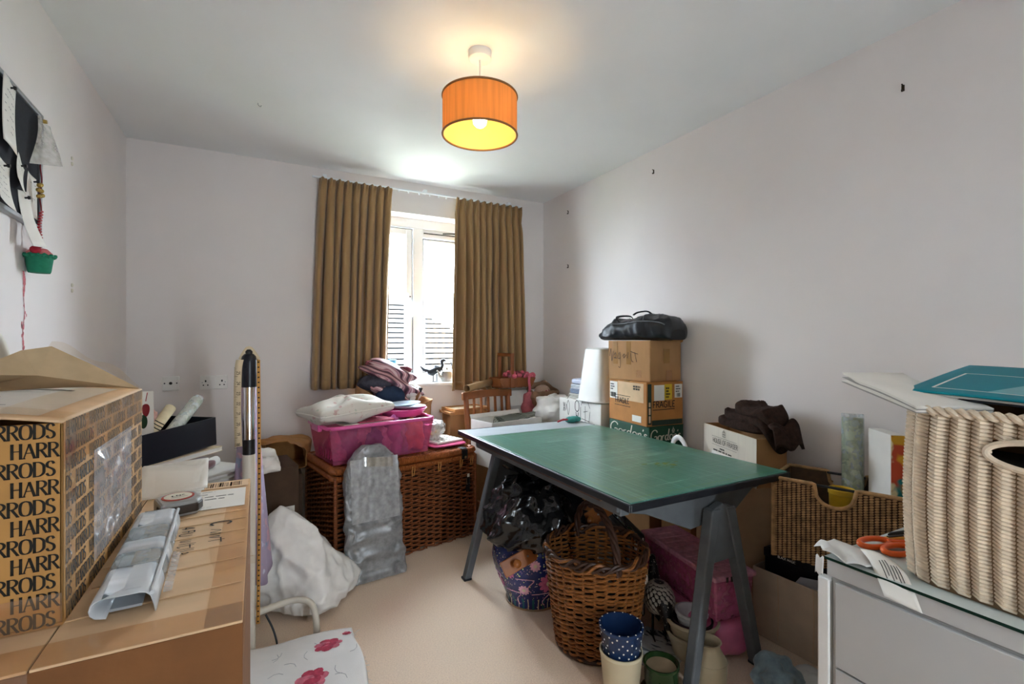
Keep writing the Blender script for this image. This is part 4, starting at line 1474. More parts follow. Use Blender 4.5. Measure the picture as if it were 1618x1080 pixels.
b.tube(cat_rom([Vector(rcf(1, 1)), Vector(rcf(1, 1)) + Vector((.012, .012, .003)), Vector(rcf(1, 1)) + Vector((.03, .03, -.002))], 4), .001, 4)
b.build('frayed_threads', M_cot, rc, stuff=True)
# ================================================================== wicker hamper against the back wall
M_wick = mat('chestnut_wicker', '#854a26', .42, .55, 55, stretch=(1, 1, 4), detail=4)
M_wick_hi = mat('honey_wicker', '#9a5626', .5, .25, 50)
M_dark_in = mat('dark_wicker_inside', '#2b1b10', .9)


def weave_panel(mb_, org, X, Z, N, w, h, rows, pitch, r, amp, n=4, phase=0, seg=4, jitter=.0012, seed=1):
    rn = random.Random(seed)
    org = Vector(org)
    ns = max(2, int(w / pitch)) * seg
    for i in range(rows):
        z = h * (i + .5) / rows
        pts = []
        for k in range(ns + 1):
            s_ = w * k / ns
            o = amp * math.sin(PI * s_ / pitch + PI * (i + phase))
            pts.append(org + X * s_ + Z * (z + rn.uniform(-jitter, jitter) + .002 * math.sin(3.1 * s_ / pitch * .4 + i)) + N * o)
        mb_.tube(pts, r, n, caps=False)


hr = math.radians(11)
ham = thing('wicker_hamper', 'long lidded chestnut wicker hamper under the window', 'hamper', (.7725, 3.095, 0), hr)
hW, hD, hH = .915, .52, .53
X_, Y_, Z_ = Vector((1, 0, 0)), Vector((0, 1, 0)), Vector((0, 0, 1))
b = MB(); b.frust((-hW / 2 + .03, hW / 2 - .03, -hD / 2 + .03, hD / 2 - .03), (-hW / 2 + .012, hW / 2 - .012, -hD / 2 + .012, hD / 2 - .012), .005, hH - .01); b.build('lining', M_dark_in, ham)
faces = (('front', (-hW / 2, -hD / 2, 0), X_, -Y_, hW), ('left', (-hW / 2, hD / 2, 0), -Y_, -X_, hD), ('right', (hW / 2, -hD / 2, 0), Y_, X_, hD), ('back', (hW / 2, hD / 2, 0), -X_, Y_, hW))
for i, (nm, o, X, N, w) in enumerate(faces):
    b = MB()
    weave_panel(b, o, X, Z_, N, w, hH - .02, 38 if nm != 'back' else 20, .05, .0054, .0105, seed=i)
    b.build('woven_side', M_wick, ham, smooth=True, stuff=True)
    b = MB()
    for k in range(int(w / .05) + 1):
        s_ = w * k / int(w / .05)
        q = Vector(o) + X * s_ - N * .003
        b.tube([q, q + Z_ * hH], .0055, 6)
    b.build('stakes', M_wick, ham, smooth=True, stuff=True)
for sx in (-1, 1):
    for sy in (-1, 1):
        b = MB(); b.tube([(sx * hW / 2, sy * hD / 2, 0), (sx * hW / 2, sy * hD / 2, hH)], .011, 8); b.build('corner_post', M_wick, ham, smooth=True)


def wrapped_rail(parent, name, pts, r, m, closed=True, turns=240):
    P = cat_rom(pts, 8, closed)
    rail = MB(); rail.tube(P, r * .9, 10, closed=closed)
    o_ = rail.build(name, m, parent, smooth=True)
    # bound with cane: thin rings standing a little proud
    ring = MB()
    L = sum((P[(i + 1) % len(P)] - P[i]).length for i in range(len(P) - (0 if closed else 1)))
    step_ = L / turns
    acc, i = 0., 0
    n = len(P)
    for i in range(n - (0 if closed else 1)):
        a, c = P[i], P[(i + 1) % n]
        d = (c - a).length
        k = int(max(1, round(d / step_)))
        t_ = (c - a).normalized()
        u = t_.orthogonal().normalized(); v = t_.cross(u)
        for q in range(k):
            cc = a.lerp(c, (q + .5) / k)
            ring.tube([cc + (u * math.cos(2 * PI * j / 7) + v * math.sin(2 * PI * j / 7)) * r * .95 for j in range(7)], d / k * .45, 4, closed=True)
    ring.build('cane_binding', m, o_, smooth=True, stuff=True)
    return o_


e = .025


def rrect(w, d, z, c=.04):
    return [(-w / 2 + c, -d / 2, z), (w / 2 - c, -d / 2, z), (w / 2, -d / 2 + c, z), (w / 2, d / 2 - c, z), (w / 2 - c, d / 2, z), (-w / 2 + c, d / 2, z), (-w / 2, d / 2 - c, z), (-w / 2, -d / 2 + c, z)]


def rrect_dense(w, d, z, c=.03, n=10):
    out = []
    for (ax, ay, bx, by) in ((-w / 2 + c, -d / 2, w / 2 - c, -d / 2), (w / 2, -d / 2 + c, w / 2, d / 2 - c), (w / 2 - c, d / 2, -w / 2 + c, d / 2), (-w / 2, d / 2 - c, -w / 2, -d / 2 + c)):
        for k in range(n + 1):
            out.append((ax + (bx - ax) * k / n, ay + (by - ay) * k / n, z))
    return out


wrapped_rail(ham, 'rim', rrect_dense(hW + .012, hD + .012, hH - .008), .014, M_wick_hi, turns=300)
b = MB(); b.box(-hW / 2 + .01, hW / 2 - .01, -hD / 2 + .01, hD / 2 - .01, hH + .012, hH + .036)
lid = b.build('lid', M_wick, ham, bevel=.006)
b = MB()
weave_panel(b, (-hW / 2, -hD / 2, hH + .038), X_, Y_, Z_, hW, hD, 30, .05, .006, .005, seed=9)
b.build('woven_top', M_wick, lid, smooth=True, stuff=True)
wrapped_rail(ham, 'lid_rail', rrect_dense(hW, hD, hH + .03), .02, M_wick_hi, turns=300)
for x in (-.38, -.2, 0, .18, .34, .42):
    b = MB()
    for dx in (-.007, .007):
        b.tube([(x + dx, -hD / 2 - .022, hH - .005), (x + dx * 1.2, -hD / 2 - .018, hH - .03), (x + dx * .7, -hD / 2 - .012, hH - .065)], .0034, 6)
    b.build('cane_tie', mat('pale_cane', '#c08a4c', .5, .1), ham, smooth=True)
M_leather = mat('black_leather', '#17161a', .4, .1, 40)
for x in (.36, -.36):
    b = MB(); b.box(x - .02, x + .02, -hD / 2 - .032, -hD / 2 - .022, hH - .015, hH + .045); b.box(x - .02, x + .02, -hD / 2 - .032, -hD / 2 + .03, hH + .05, hH + .055)
    o = b.build('hasp', M_leather, ham, bevel=.003)
    b = MB(); b.cyl((x, -hD / 2 - .032, hH), (x, -hD / 2 - .038, hH), .009, 12); b.build('stud', M_chrome, o)
b = MB(); b.box(.375, .405, -hD / 2 - .022, -hD / 2 - .016, .30, .40); o = b.build('strap', M_leather, ham, bevel=.003)
b = MB(); b.tube([(.377, -hD / 2 - .024, .35), (.403, -hD / 2 - .024, .35), (.403, -hD / 2 - .024, .39), (.377, -hD / 2 - .024, .39)], .0025, 6, closed=True); b.build('buckle', M_chrome, o)
b = MB(); b.box(.382, .398, -hD / 2 - .026, -hD / 2 - .022, .395, .415); b.build('strap_tip', M_paper, o)

# ------------------------------------------------------------------ bubble-wrapped panel leaning on the hamper
bp_ = thing('wrapped_parcel', 'tall grey parcel in clear bubble wrap leaning on the hamper', 'parcel', (.565, 2.632, 0), math.radians(6), rx=math.radians(-7))
M_wrapd = mat('dark_grey_panel', '#4d4e50', .6, .2, 16)
prof = [(-.155, 0), (.15, 0), (.155, .06), (.15, .46), (.152, .55), (.10, .655), (.05, .695), (-.03, .70), (-.09, .66), (-.155, .57), (-.15, .25)]
b = MB(); b.prism([(x * .95, z * .96 + .004) for x, z in prof], -.022, .022, T=Matrix.Rotation(PI / 2, 4, 'X')); b.build('grey_panel', M_wrapd, bp_, bevel=.012)


def wr_half(z):
    P = [(0, .158), (.05, .162), (.30, .154), (.50, .157), (.57, .155), (.64, .115), (.69, .07), (.705, .045)]
    for (a, ra), (c, rc) in zip(P, P[1:]):
        if a <= z <= c:
            return ra + (rc - ra) * (z - a) / (c - a)
    return .045


def wrapf(u, v):
    a = 2 * PI * u
    z = .708 * v
    hw2 = wr_half(z)
    x, y = hw2 * spow(math.cos(a), .30), .036 * spow(math.sin(a), .55)
    p = (x, y * 2, z)
    d = .016 * crease(p, 9, 2., 4) + .008 * crease(p, 24, 6., 2) + .002 * nz(p, 90, 1.) - .012
    x += d * math.cos(a) * .9 + .006 * nz((0, 0, z), 22, 4. + math.copysign(3, x))
    y += d * math.sin(a)
    return (x, y, max(.001, z + (.012 * nz((x, 0, 0), 18, 2.) if v > .97 else 0)))


b = MB(); b.grid(wrapf, 110, 84, cu=True)
b.add([wrapf(i / 110, 1) for i in range(110)], [tuple(range(110))])
b.build('bubble_wrap', clear_mat('bubble_wrap_film', '#e4e5e6', .06, .28, .50, '#b4b5b6'), bp_, smooth=True, angle=180)
b = MB(); b.grid(lambda u, v: (-.13 + .26 * u, -.046 - .004 * crease((u, v, 0), 7, 3), .31 + .33 * v), 24, 20)
b.build('second_layer', clear_mat('milky_second_wrap', '#f2f2f2', .06, .3, .45, '#d0d0d0'), bp_, smooth=True, angle=180)
b = MB(); b.grid(lambda u, v: (-.06 + .16 * u, -.050 - .004 * abs(math.sin(8 * u)), .60 + .05 * v - .02 * u), 12, 3); b.build('tape_strip', clear_mat('clear_parcel_tape'), bp_, smooth=True)

# ------------------------------------------------------------------ pink tub and what lies on the hamper
HT = hH + .055      # top of the lid rails


def clear_pink(name, tint, body, bcol):
    return clear_mat(name, tint, .12, .12, body, bcol)


M_pink = clear_pink('translucent_pink_plastic', '#fdd2e5', .20, '#ee86b8')
M_pinks = mat('pink_plastic', '#e0609f', .3, .05, 8)


def hloc(x, y):
    v = Matrix.Rotation(hr, 3, 'Z') @ Vector((x, y, 0))
    return .7725 + v.x, 3.095 + v.y


px0, py0 = hloc(-.165, -.065)
tub = thing('pink_storage_tub', 'translucent pink plastic tub full of fabric scraps on the hamper', 'storage box', (px0, py0, HT + .006), hr)
tw, td, th_ = .64, .36, .205
b = MB()
ob, ot = (-tw / 2 + .03, tw / 2 - .03, -td / 2 + .025, td / 2 - .025), (-tw / 2, tw / 2, -td / 2, td / 2)
vs = [(ob[0], ob[2], 0), (ob[1], ob[2], 0), (ob[1], ob[3], 0), (ob[0], ob[3], 0), (ot[0], ot[2], th_), (ot[1], ot[2], th_), (ot[1], ot[3], th_), (ot[0], ot[3], th_)]
b.add(vs, [(0, 3, 2, 1), (0, 1, 5, 4), (1, 2, 6, 5), (2, 3, 7, 6), (3, 0, 4, 7)])
b.build('tub_body', M_pink, tub, solid=.003)
b = MB(); b.tube(rrect(tw + .012, td + .012, th_, .03), .011, 10, closed=True); b.build('rim', M_pinks, tub, smooth=True, angle=70)
for sx in (-1, 1):
    b = MB(); b.box(sx * (tw / 2 + .012) - .012, sx * (tw / 2 + .012) + .012, -.06, .06, th_ - .03, th_ + .012); b.build('handle', M_pinks, tub, bevel=.006)
for k in range(6):
    b = MB(); b.box(-tw / 2 + .028, -tw / 2 + .032, -.11 + .04 * k, -.10 + .04 * k, .02, .07); b.build('vent_slot', M_pinks, tub)
rnd = random.Random(31)
scr = (('#d08aa0', 'dusky pink'), ('#9d5f8c', 'plum'), ('#e0a8bc', 'rose'), ('#6f5296', 'violet'), ('#ecd3de', 'pale pink'), ('#bf6aa8', 'magenta'), ('#b88692', 'mauve'), ('#dd8458', 'orange'))
for k in range(8):
    x_, y_ = -.235 + .067 * k, (-.075 if k % 2 else -.055)
    wx, wy = Matrix.Rotation(hr, 2) @ Vector((x_, y_))
    f = thing('fabric_scrap', scr[k][1] + ' fabric scrap inside the pink tub on the hamper', 'fabric', (px0 + wx, py0 + wy, HT + .012), hr + rnd.uniform(-.3, .3), 'fabric scraps in the pink tub')
    b = MB(); b.blob(sblob(.055, .06, .075 + .015 * (k % 3), .8, .8, .035, 18, k, ridge=.03, rk=14), 30, 20)
    b.build('crumpled_cloth', mat('scrap_cloth_' + scr[k][1].replace(' ', '_'), scr[k][0], .85, .25, 30), f, smooth=True, angle=180)

# cushion
def hw_(x, y, z):
    a, c = hloc(x, y)
    return (a, c, z)


cu = thing('cushion', 'white floral cushion lying on the pink tub', 'cushion', hw_(-.335, -.09, HT + .232), hr + math.radians(8), ry=math.radians(-3))
M_cush = print_mat('white_floral_linen', '#d9d3c9', ['#c9a7a0', '#b9c0b0'], 20, .85, .62)


def cush(th, ph):
    c, s = math.cos(th), math.sin(th)
    m_ = max(abs(c), abs(s))
    r = spow(math.cos(ph), .55)
    x, y = .215 * c / m_ * r, .15 * s / m_ * r
    corner = (abs(c) * abs(s) * 2) ** 2
    x *= 1 + .05 * corner; y *= 1 + .05 * corner
    z = .078 * spow(math.sin(ph), .75) * (1 - .55 * corner * (1 - .3 * math.cos(ph)))
    z += .006 * nz((x, y, z), 9, 3)
    return (x, y, z + .06)


b = MB(); b.blob(cush, 64, 28); b.build('cover', M_cush, cu, smooth=True, angle=180)
pz = []
for k in range(80):
    a = 2 * PI * k / 80
    q = cush(a, 0)
    pz.append((q[0] * 1.005, q[1] * 1.005, q[2]))
b = MB(); b.tube(pz, .004, 6, closed=True); b.build('piping', M_paper, cu, smooth=True)
tb = thing('folded_textile', 'red and white striped folded textile under the cushion', 'textile', hw_(-.27, -.11, HT + .2165), hr + .05)
b = MB(); b.box(-.14, .16, -.12, .06, 0, .006); b.build('white_layer', M_paper, tb, bevel=.002)
b = MB(); b.box(-.05, .17, -.125, .05, .0065, .014); b.build('red_layer', mat('red_check_cloth', '#a8475c', .85, .5, 120), tb, bevel=.003)
bo = thing('pink_bowl', 'shallow pink plastic bowl on the pink tub', 'bowl', hw_(.045, -.05, HT + .2175), hr)
b = MB(); b.lathe([(0, 0), (.10, 0), (.125, .03), (.135, .045), (.131, .046), (.12, .03), (.097, .004), (0, .004)], 48, T=Matrix.Diagonal((1.15, 1, 1, 1))); b.build('bowl', M_pinks, bo, smooth=True)
for i, (dx, dz, sc, lab) in enumerate(((.0, .044, 1., 'white plate lying on the pink bowl, lower of two'), (-.015, .058, .85, 'pale blue plate lying on the pink bowl, upper of two'))):
    p = thing('plate', lab, 'plate', hw_(.06 + dx, -.05, HT + .2175 + dz), hr, 'plates on the pink bowl', ry=math.radians(3 - 6 * i))
    b = MB(); b.lathe([(0, 0), (.07 * sc, 0), (.12 * sc, .016), (.121 * sc, .018), (.068 * sc, .004), (0, .004)], 44, T=Matrix.Diagonal((1.1, 1, 1, 1)))
    b.build('dish', mat(('white_china', 'pale_blue_china')[i], ('#dfe3e6', '#c3d3e2')[i], .25, .02), p, smooth=True)

# clear bag of oddments, dotted and pink cloths at the right end of the hamper
cb = thing('clear_bag', 'small knotted clear bag of bright oddments on the hamper', 'plastic bag', hw_(.275, -.02, HT + .032), hr)
b = MB(); b.blob(sblob(.09, .08, .058, .9, .85, .03, 15, 2, ridge=.02, rk=16), 44, 28); b.build('film', clear_mat('cloudy_bag_film', '#f4f2f0', .16, .15, .45, '#dcd8d4'), cb, smooth=True, angle=180)
rnd = random.Random(77)
for k in range(9):
    b = MB(); q = (rnd.uniform(-.045, .045), rnd.uniform(-.04, .04), .04 + rnd.uniform(-.01, .02)); rr = rnd.uniform(.014, .022)
    b.blob(lambda th, ph: (q[0] + rr * math.cos(ph) * math.cos(th), q[1] + rr * math.cos(ph) * math.sin(th), q[2] + rr * math.sin(ph)), 10, 8)
    b.build('wool_ball', mat(*(('wool_ochre', '#c9b06a'), ('wool_rose', '#c98a94'), ('wool_sage', '#9dac98'))[k % 3]), cb, smooth=True)
ds = thing('dotted_cloth', 'white folded cloth with black dashes at the end of the hamper', 'cloth', hw_(.335, -.06, HT + .016), hr + .1)
b = MB(); b.box(-.11, .10, -.09, .12, 0, .014); b.build('cloth', M_paper, ds, bevel=.004)
for i in range(5):
    for j in range(5):
        b = MB(); b.box(-.095 + .042 * i + .012 * (j % 2), -.078 + .042 * i + .012 * (j % 2), -.075 + .04 * j, -.065 + .04 * j, .0141, .0147)
        b.build('printed_dash', M_ink, ds)
pk2 = thing('pink_cloth', 'folded dark pink cloth under the dashed cloth', 'cloth', hw_(.32, -.09, HT + .001), hr)
b = MB(); b.blob(sblob(.13, .11, .0072, .4, .5, .004, 12, 4), 40, 10); b.build('fold', mat('dark_pink_cloth', '#b8436f', .85, .2, 20), pk2, smooth=True)
b = MB(); b.box(.05, .10, .08, .16, -.0, .012); b.build('white_corner', M_paper, pk2, bevel=.003)

# ------------------------------------------------------------------ big paper bag with textiles at the back of the hamper
bgx, bgy = hloc(.10, .195)
pb = thing('paper_carrier_bag', 'large brown paper carrier bag stuffed with textiles below the window', 'paper bag', (bgx, bgy, HT + .006), hr - math.radians(10))


def pbf(u, v):
    a = 2 * PI * u
    c, s = spow(math.cos(a), .4), spow(math.sin(a), .4)
    top = .335 + .06 * (-c) + .03 * s * (1 - abs(c)) + (-.085 * (1 - abs(c)) if s < -.3 else 0)
    k = 1 + .10 * v
    x, y, z = .235 * c * k, .070 * s * k, top * v
    n = fbm((x, y, z), 12, 6) * .02 * v
    return (x + n, y + n, max(.001, z))


b = MB(); b.grid(pbf, 84, 22, cu=True); b.add([pbf(i / 84, 0) for i in range(84)], [tuple(range(84))])
b.build('paper', mat('tan_kraft_paper', '#a6774f', .75, .12, 20, bump=.25, bscale=40), pb, smooth=True, angle=45, solid=.0015)
b = MB(); b.box(.085, .125, -.083, -.077, .16, .30); b.build('white_tag', M_paper, pb, bevel=.002)
tx = thing('textile_bundle', 'striped pink and brown textile bundle bursting from the paper bag', 'textiles', (bgx - .02, bgy - .01, HT + .215), hr - math.radians(10))
M_strp = stripe_mat('striped_pink_brown_silk', ['#3a2630', '#7d4a58', '#c79a9c', '#8a4a56', '#d8b8b4'], 9, 5., .6, 'DIAGONAL')


def txf(th, ph):
    x, y, z = .185 * math.cos(ph) * math.cos(th), .085 * math.cos(ph) * math.sin(th), .165 * math.sin(ph)
    s = .030 * math.sin(z * 62 + x * 16) + .012 * nz((x, y, z), 16, 2)
    k = 1 + s / .12
    x, y, z = x * (k if z < .12 else 1), y * k, z * (1 + .12 * nz((x, y, z), 8, 4))
    x -= .05 * max(0, z / .165)
    return (x, y, z + .18 - .25 * x)


b = MB(); b.blob(txf, 70, 50); b.build('striped_silk', M_strp, tx, smooth=True, angle=180)
b = MB(); b.blob(lambda th, ph: (-.10 + .14 * math.cos(ph) * math.cos(th), -.03 + .06 * math.cos(ph) * math.sin(th), .20 + .045 * math.sin(ph) + .012 * math.sin(20 * math.cos(th))), 36, 18); b.build('grey_knit', mat('charcoal_knit', '#3a3842', .95, .3, 70), tx, smooth=True)
b = MB(); b.blob(lambda th, ph: (-.03 + .10 * math.cos(ph) * math.cos(th), -.075 + .035 * math.cos(ph) * math.sin(th), .10 + .075 * math.sin(ph) + .01 * nz((th, ph, 0), 2)), 36, 18); b.build('navy_cloth', mat('navy_cotton', '#1d2b42', .9, .2, 40), tx, smooth=True)
b = MB(); b.grid(lambda u, v: (-.17 + .30 * u, -.03 + .10 * v + .01 * math.sin(5 * u), .335 - .06 * u + .016 * math.sin(9 * u + 3 * v) - .05 * v * v), 24, 10); b.build('rose_fold', mat('rose_check_cotton', '#b0646e', .85, .4, 90), tx, smooth=True, solid=.004)
b = MB(); b.blob(lambda th, ph: (.14 + .07 * math.cos(ph) * math.cos(th), -.01 + .06 * math.cos(ph) * math.sin(th), .115 + .06 * math.sin(ph) + .012 * nz((th * 2, ph * 2, 1), 1.4)), 36, 18); b.build('white_lace', print_mat('white_ink_lace', '#dcd6ce', ['#8a6c64'], 30, .85, .6), tx, smooth=True)
for (p0, p1, lab) in (((.06, -.115, .04), (.165, -.07, .245), 'wooden stick poking up in front of the textile bundle'), ((.03, .03, .20), (.085, .05, .36), 'short wooden stick behind the textile bundle')):
    Rm = Matrix.Rotation(hr - math.radians(10), 3, 'Z')
    q0, q1 = Rm @ Vector(p0), Rm @ Vector(p1)
    st_ = thing('wooden_stick', lab, 'stick', (bgx + q0.x, bgy + q0.y, HT + .12 + q0.z), 0, 'sticks in the paper bag')
    b = MB(); dv = q1 - q0; mm = dv.to_track_quat('Z', 'Y').to_matrix().to_4x4()
    b.box(-.012, .012, -.005, .005, 0, dv.length, T=mm); b.build('lath', mat('mid_brown_wood', '#8c6038', .5, .2, 14, stretch=(1, 1, .1)), st_, bevel=.003)
    b = MB(); b.box(-.013, .013, -.006, .006, dv.length - .03, dv.length + .002, T=mm); b.build('painted_tip', M_black, st_)

# ------------------------------------------------------------------ window sill ornaments
kt = thing('kettle', 'small metal kettle with hooped handle on the window sill', 'kettle', (1.305, 3.55, WZ0), math.radians(200))
M_pew = mat('dull_pewter', '#8d8a86', .35, .15, 20, metal=.9)
b = MB(); b.lathe([(0, 0), (.048, 0), (.052, .01), (.05, .06), (.042, .078), (.02, .088), (0, .09)], 28); b.build('body', M_pew, kt, smooth=True)
b = MB(); b.lathe([(0, .088), (.012, .09), (.008, .098), (.011, .108), (0, .112)], 14); b.build('lid_knob', M_pew, kt, smooth=True)
b = MB(); b.tube(cat_rom([(-.045, 0, .07), (-.05, 0, .12), (-.03, 0, .155), (.03, 0, .155), (.05, 0, .12), (.045, 0, .07)], 6), .004, 8); b.build('handle', M_black, kt, smooth=True)
b = MB(); b.tube(cat_rom([(.045, 0, .03), (.075, 0, .045), (.085, 0, .075), (.10, 0, .085)], 5), [.012 - .006 * k / 15 for k in range(16)], 8); b.build('spout', M_pew, kt, smooth=True)
bi = thing('bird_figurine', 'dark metal bird figurine on the window sill by the kettle', 'figurine', (1.205, 3.545, WZ0), math.radians(-8))
M_iron = mat('dark_iron', '#23262b', .45, .2, 30, metal=.6)
b = MB(); b.blob(lambda th, ph: (.055 * math.cos(ph) * math.cos(th) * (1.1 if math.cos(th) < 0 else 1), .026 * math.cos(ph) * math.sin(th), .085 + .03 * math.sin(ph) + .012 * math.cos(th)), 24, 16); b.build('body', M_iron, bi, smooth=True)
b = MB(); b.tube(cat_rom([(.045, 0, .095), (.06, 0, .125), (.055, 0, .155), (.07, 0, .165), (.085, 0, .155)], 6), [.016, .015, .014, .013, .012, .012, .011, .011, .011, .011, .011, .012, .013, .014, .014, .014, .013, .012, .011, .01, .009, .007, .006, .004, .002], 10); b.build('neck_and_head', M_iron, bi, smooth=True)
b = MB(); b.tube([(-.05, 0, .085), (-.085, 0, .095), (-.11, 0, .12)], [.014, .012, .004], 8); b.build('tail', M_iron, bi, smooth=True)
for sx in (-.012, .015):
    b = MB(); b.cyl((sx, 0, 0), (sx, 0, .06), .004, 8); b.box(sx - .01, sx + .02, -.012, .012, 0, .004); b.build('leg', M_iron, bi)
bb = thing('blue_tub', 'small blue plastic tub on the sill at the left pane', 'tub', (.865, 3.555, WZ0), 0)
b = MB(); b.lathe([(0, 0), (.036, 0), (.045, .15), (.048, .152), (.048, .17), (.044, .17), (.04, .152), (.033, .004), (0, .004)], 28); b.build('tub', mat('sky_blue_plastic', '#4f9dc0', .35, .05), bb, smooth=True)
b = MB(); b.tube([(.047 * math.cos(2 * PI * k / 28), .047 * math.sin(2 * PI * k / 28), .17) for k in range(28)], .003, 6, closed=True); b.build('rolled_rim', mat('sky_blue_plastic'), bb, smooth=True)

# ------------------------------------------------------------------ slat-back wooden chair
M_wood = mat('orange_brown_wood', '#8a4f26', .45, .25, 12, stretch=(1, 1, .12), detail=5)
cr = math.radians(12)
ch = thing('wooden_chair', 'slat-back wooden chair between the hamper and the table', 'chair', (1.55, 3.01, 0), cr)
for sx in (-1, 1):
    b = MB(); b.box(sx * .19 - .018, sx * .19 + .018, -.20, -.165, 0, .435); b.build('leg', M_wood, ch, bevel=.004)
    b = MB(); b.tube([(sx * .19, .175, 0), (sx * .19, .18, .45), (sx * .192, .225, .88)], .019, 8); b.build('leg', M_wood, ch, smooth=True, label='rear leg running up into the chair back')
    b = MB(); b.box(sx * .19 - .01, sx * .19 + .01, -.17, .17, .15, .175); b.build('stretcher', M_wood, ch, bevel=.003)
b = MB(); b.box(-.215, .215, -.215, .20, .435, .45); b.build('seat', M_wood, ch, bevel=.006)
for (y, nm) in ((-.19, 'front_rail'),):
    b = MB(); b.box(-.175, .175, y - .01, y + .012, .385, .435); b.build(nm, M_wood, ch, bevel=.003)
b = MB()
b.grid(lambda u, v: (-.225 + .45 * u, .224 - .012 * math.sin(PI * u) + .0, .855 + .055 * v + .012 * math.sin(PI * u)), 16, 1); b.build('top_rail', M_wood, ch, solid=.026, bevel=.006)
b = MB(); b.box(-.18, .18, .182, .202, .50, .535); b.build('lower_rail', M_wood, ch, bevel=.003)
for k in range(5):
    x = -.128 + .064 * k
    b = MB(); b.tube([(x, .19, .53), (x, .205, .70), (x, .216, .865)], .0135, 6, flat=.6); b.build('slat', M_wood, ch, smooth=True, angle=30)

# white open box on the chair seat with newspapers
M_wcard = mat('white_card', '#d8d4cd', .7, .05, 12, bump=.05)
wx = carton('white_open_box', 'white open box with a small bird mark standing on the wooden chair', (1.525, 2.955, .4515), cr, .44, .24, .295, M_wcard, flaps=[('b', 28, .03)], tape=False)
b = MB()
for pts in ([(0, .05), (.018, .02), (.012, .0)], [(.045, .055), (.03, .02), (.02, .0)], [(.02, .03), (.016, -.02), (.03, -.025)]):
    scrawl(b, [pts], (-.165, -.12, .115), X_, Z_, .014)
b.build('bird_mark', mat('slate_blue_print', '#3a4a63', .6), wx, label='slate blue bird mark', stuff=True)
rnd = random.Random(5)
for k in range(5):
    x_, y_ = Matrix.Rotation(cr, 2) @ Vector((.03 + .012 * k, -.02 + .03 * (k - 2)))
    nw = thing('newspaper', ('first', 'second', 'third', 'fourth', 'fifth')[k] + ' folded newspaper from the table side, in the white box', 'newspaper', (1.525 + x_, 2.955 + y_, .735), cr + rnd.uniform(-.05, .05), 'newspapers in the white box', ry=math.radians(-7 + 2 * k))
    b = MB(); b.grid(lambda u, v: (-.165 + .33 * v, .008 * math.cos(PI * u * 2), -.02 + .045 * math.sin(PI * u) + .012 * math.sin(7 * v + k) * .4), 8, 14)
    b.build('folded_sheets', print_mat('newsprint', '#a9a99c', ['#6f7268', '#c9c7ba'], 45, .8, .55, stretch=(.3, 1, 1)), nw, smooth=True, solid=.002)
    b = MB(); b.box(-.16, .16, -.009, .009, -.03, -.01); b.build('inner_sheets', M_paper, nw)

# ------------------------------------------------------------------ cartons behind the chair
cA = carton('flat_carton', 'brown carton behind the chair with picture frames on top', (1.40, 3.385, 0), 0, .32, .17, .735, M_card, tape=False)
for i in range(2):
    f = thing('framed_picture', ('lower', 'upper')[i] + ' of two light wooden framed pictures on the carton behind the chair', 'picture', (1.37 + .02 * i, 3.375, .7405 + i * .022), math.radians(3 + 6 * i), 'picture frames on the carton')
    M_lw = mat('light_oak', '#c08a54', .5, .15, 14)
    for q in ((-.15, .15, -.10, -.085), (-.15, .15, .085, .10), (-.15, -.135, -.085, .085), (.135, .15, -.085, .085)):
        b = MB(); b.box(q[0], q[1], q[2], q[3], 0, .02); b.build('frame_side', M_lw, f, bevel=.002)
    b = MB(); b.box(-.135, .135, -.085, .085, .002, .012); b.build('backing', mat('cream_mount', '#e0d2b4', .7), f)
cB = carton('tall_carton', 'pale grey carton with hanging flap behind the chair, right', (1.79, 3.385, 0), 0, .37, .17, .893, M_wcard, flaps=[('f', 172, .12)], tape=False)
small_print(cB, (-.06, -.092, .79), X_, Z_, .10, 1, .02, .008, 3, off=.01)
b = MB(); b.box(-.17, .17, -.07, .07, .80, .868); b.build('packed_filling', M_paper, cB)
# wooden trug with pink wreath
tg = thing('wooden_trug', 'wooden trug basket with tall handle behind the chair', 'basket', (1.735, 3.275, .926), math.radians(8))
b = MB()
for q in ((-.17, .17, -.078, -.07), (-.17, .17, .07, .078)):
    m_ = MB(); m_.prism([(-.17, .065), (-.14, .012), (.14, .012), (.17, .065), (.16, .075), (-.16, .075)], q[2], q[3], T=Matrix.Rotation(PI / 2, 4, 'X') @ Matrix.Scale(-1, 4, (0, 0, 1))); m_.build('side_board', M_wood, tg)
m_ = MB(); m_.box(-.145, .145, -.068, .068, 0, .012); m_.build('base_board', M_wood, tg, bevel=.002)
for sx in (-1, 1):
    m_ = MB(); m_.box(sx * .15 - .006, sx * .15 + .006, -.068, .068, .014, .07, T=Matrix.Translation((sx * .0, 0, 0))); m_.build('end_board', M_wood, tg, bevel=.002)
for y in (-.083, .083):
    m_ = MB(); m_.box(-.075, -.045, y - .005, y + .005, .0, .25); m_.build('handle_post', M_wood, tg, bevel=.003)
m_ = MB(); m_.box(-.077, -.043, -.09, .09, .235, .26); m_.build('handle_bar', M_wood, tg, bevel=.004)
wr = thing('ribbon_wreath', 'coral pink ribbon wreath with bow in the trug', 'wreath', (1.74, 3.225, 1.005), math.radians(8), rx=math.radians(12))
M_rib = mat('coral_ribbon', '#c75a6a', .6, .2, 30)
for k in range(14):
    a = 2 * PI * k / 14
    m_ = MB()
    m_.tube([(.10 * math.cos(a + t_) * (1), .045 * math.sin(a + t_), .02 + .004 * math.sin(k * 2.)) for t_ in (0, .14, .28, .40)], [.012, .017, .018, .011], 8)
    m_.build('ribbon_segment', (M_rib, mat('patterned_ribbon', '#8f4a50', .7, .6, 60))[k % 3 == 2], wr, smooth=True)
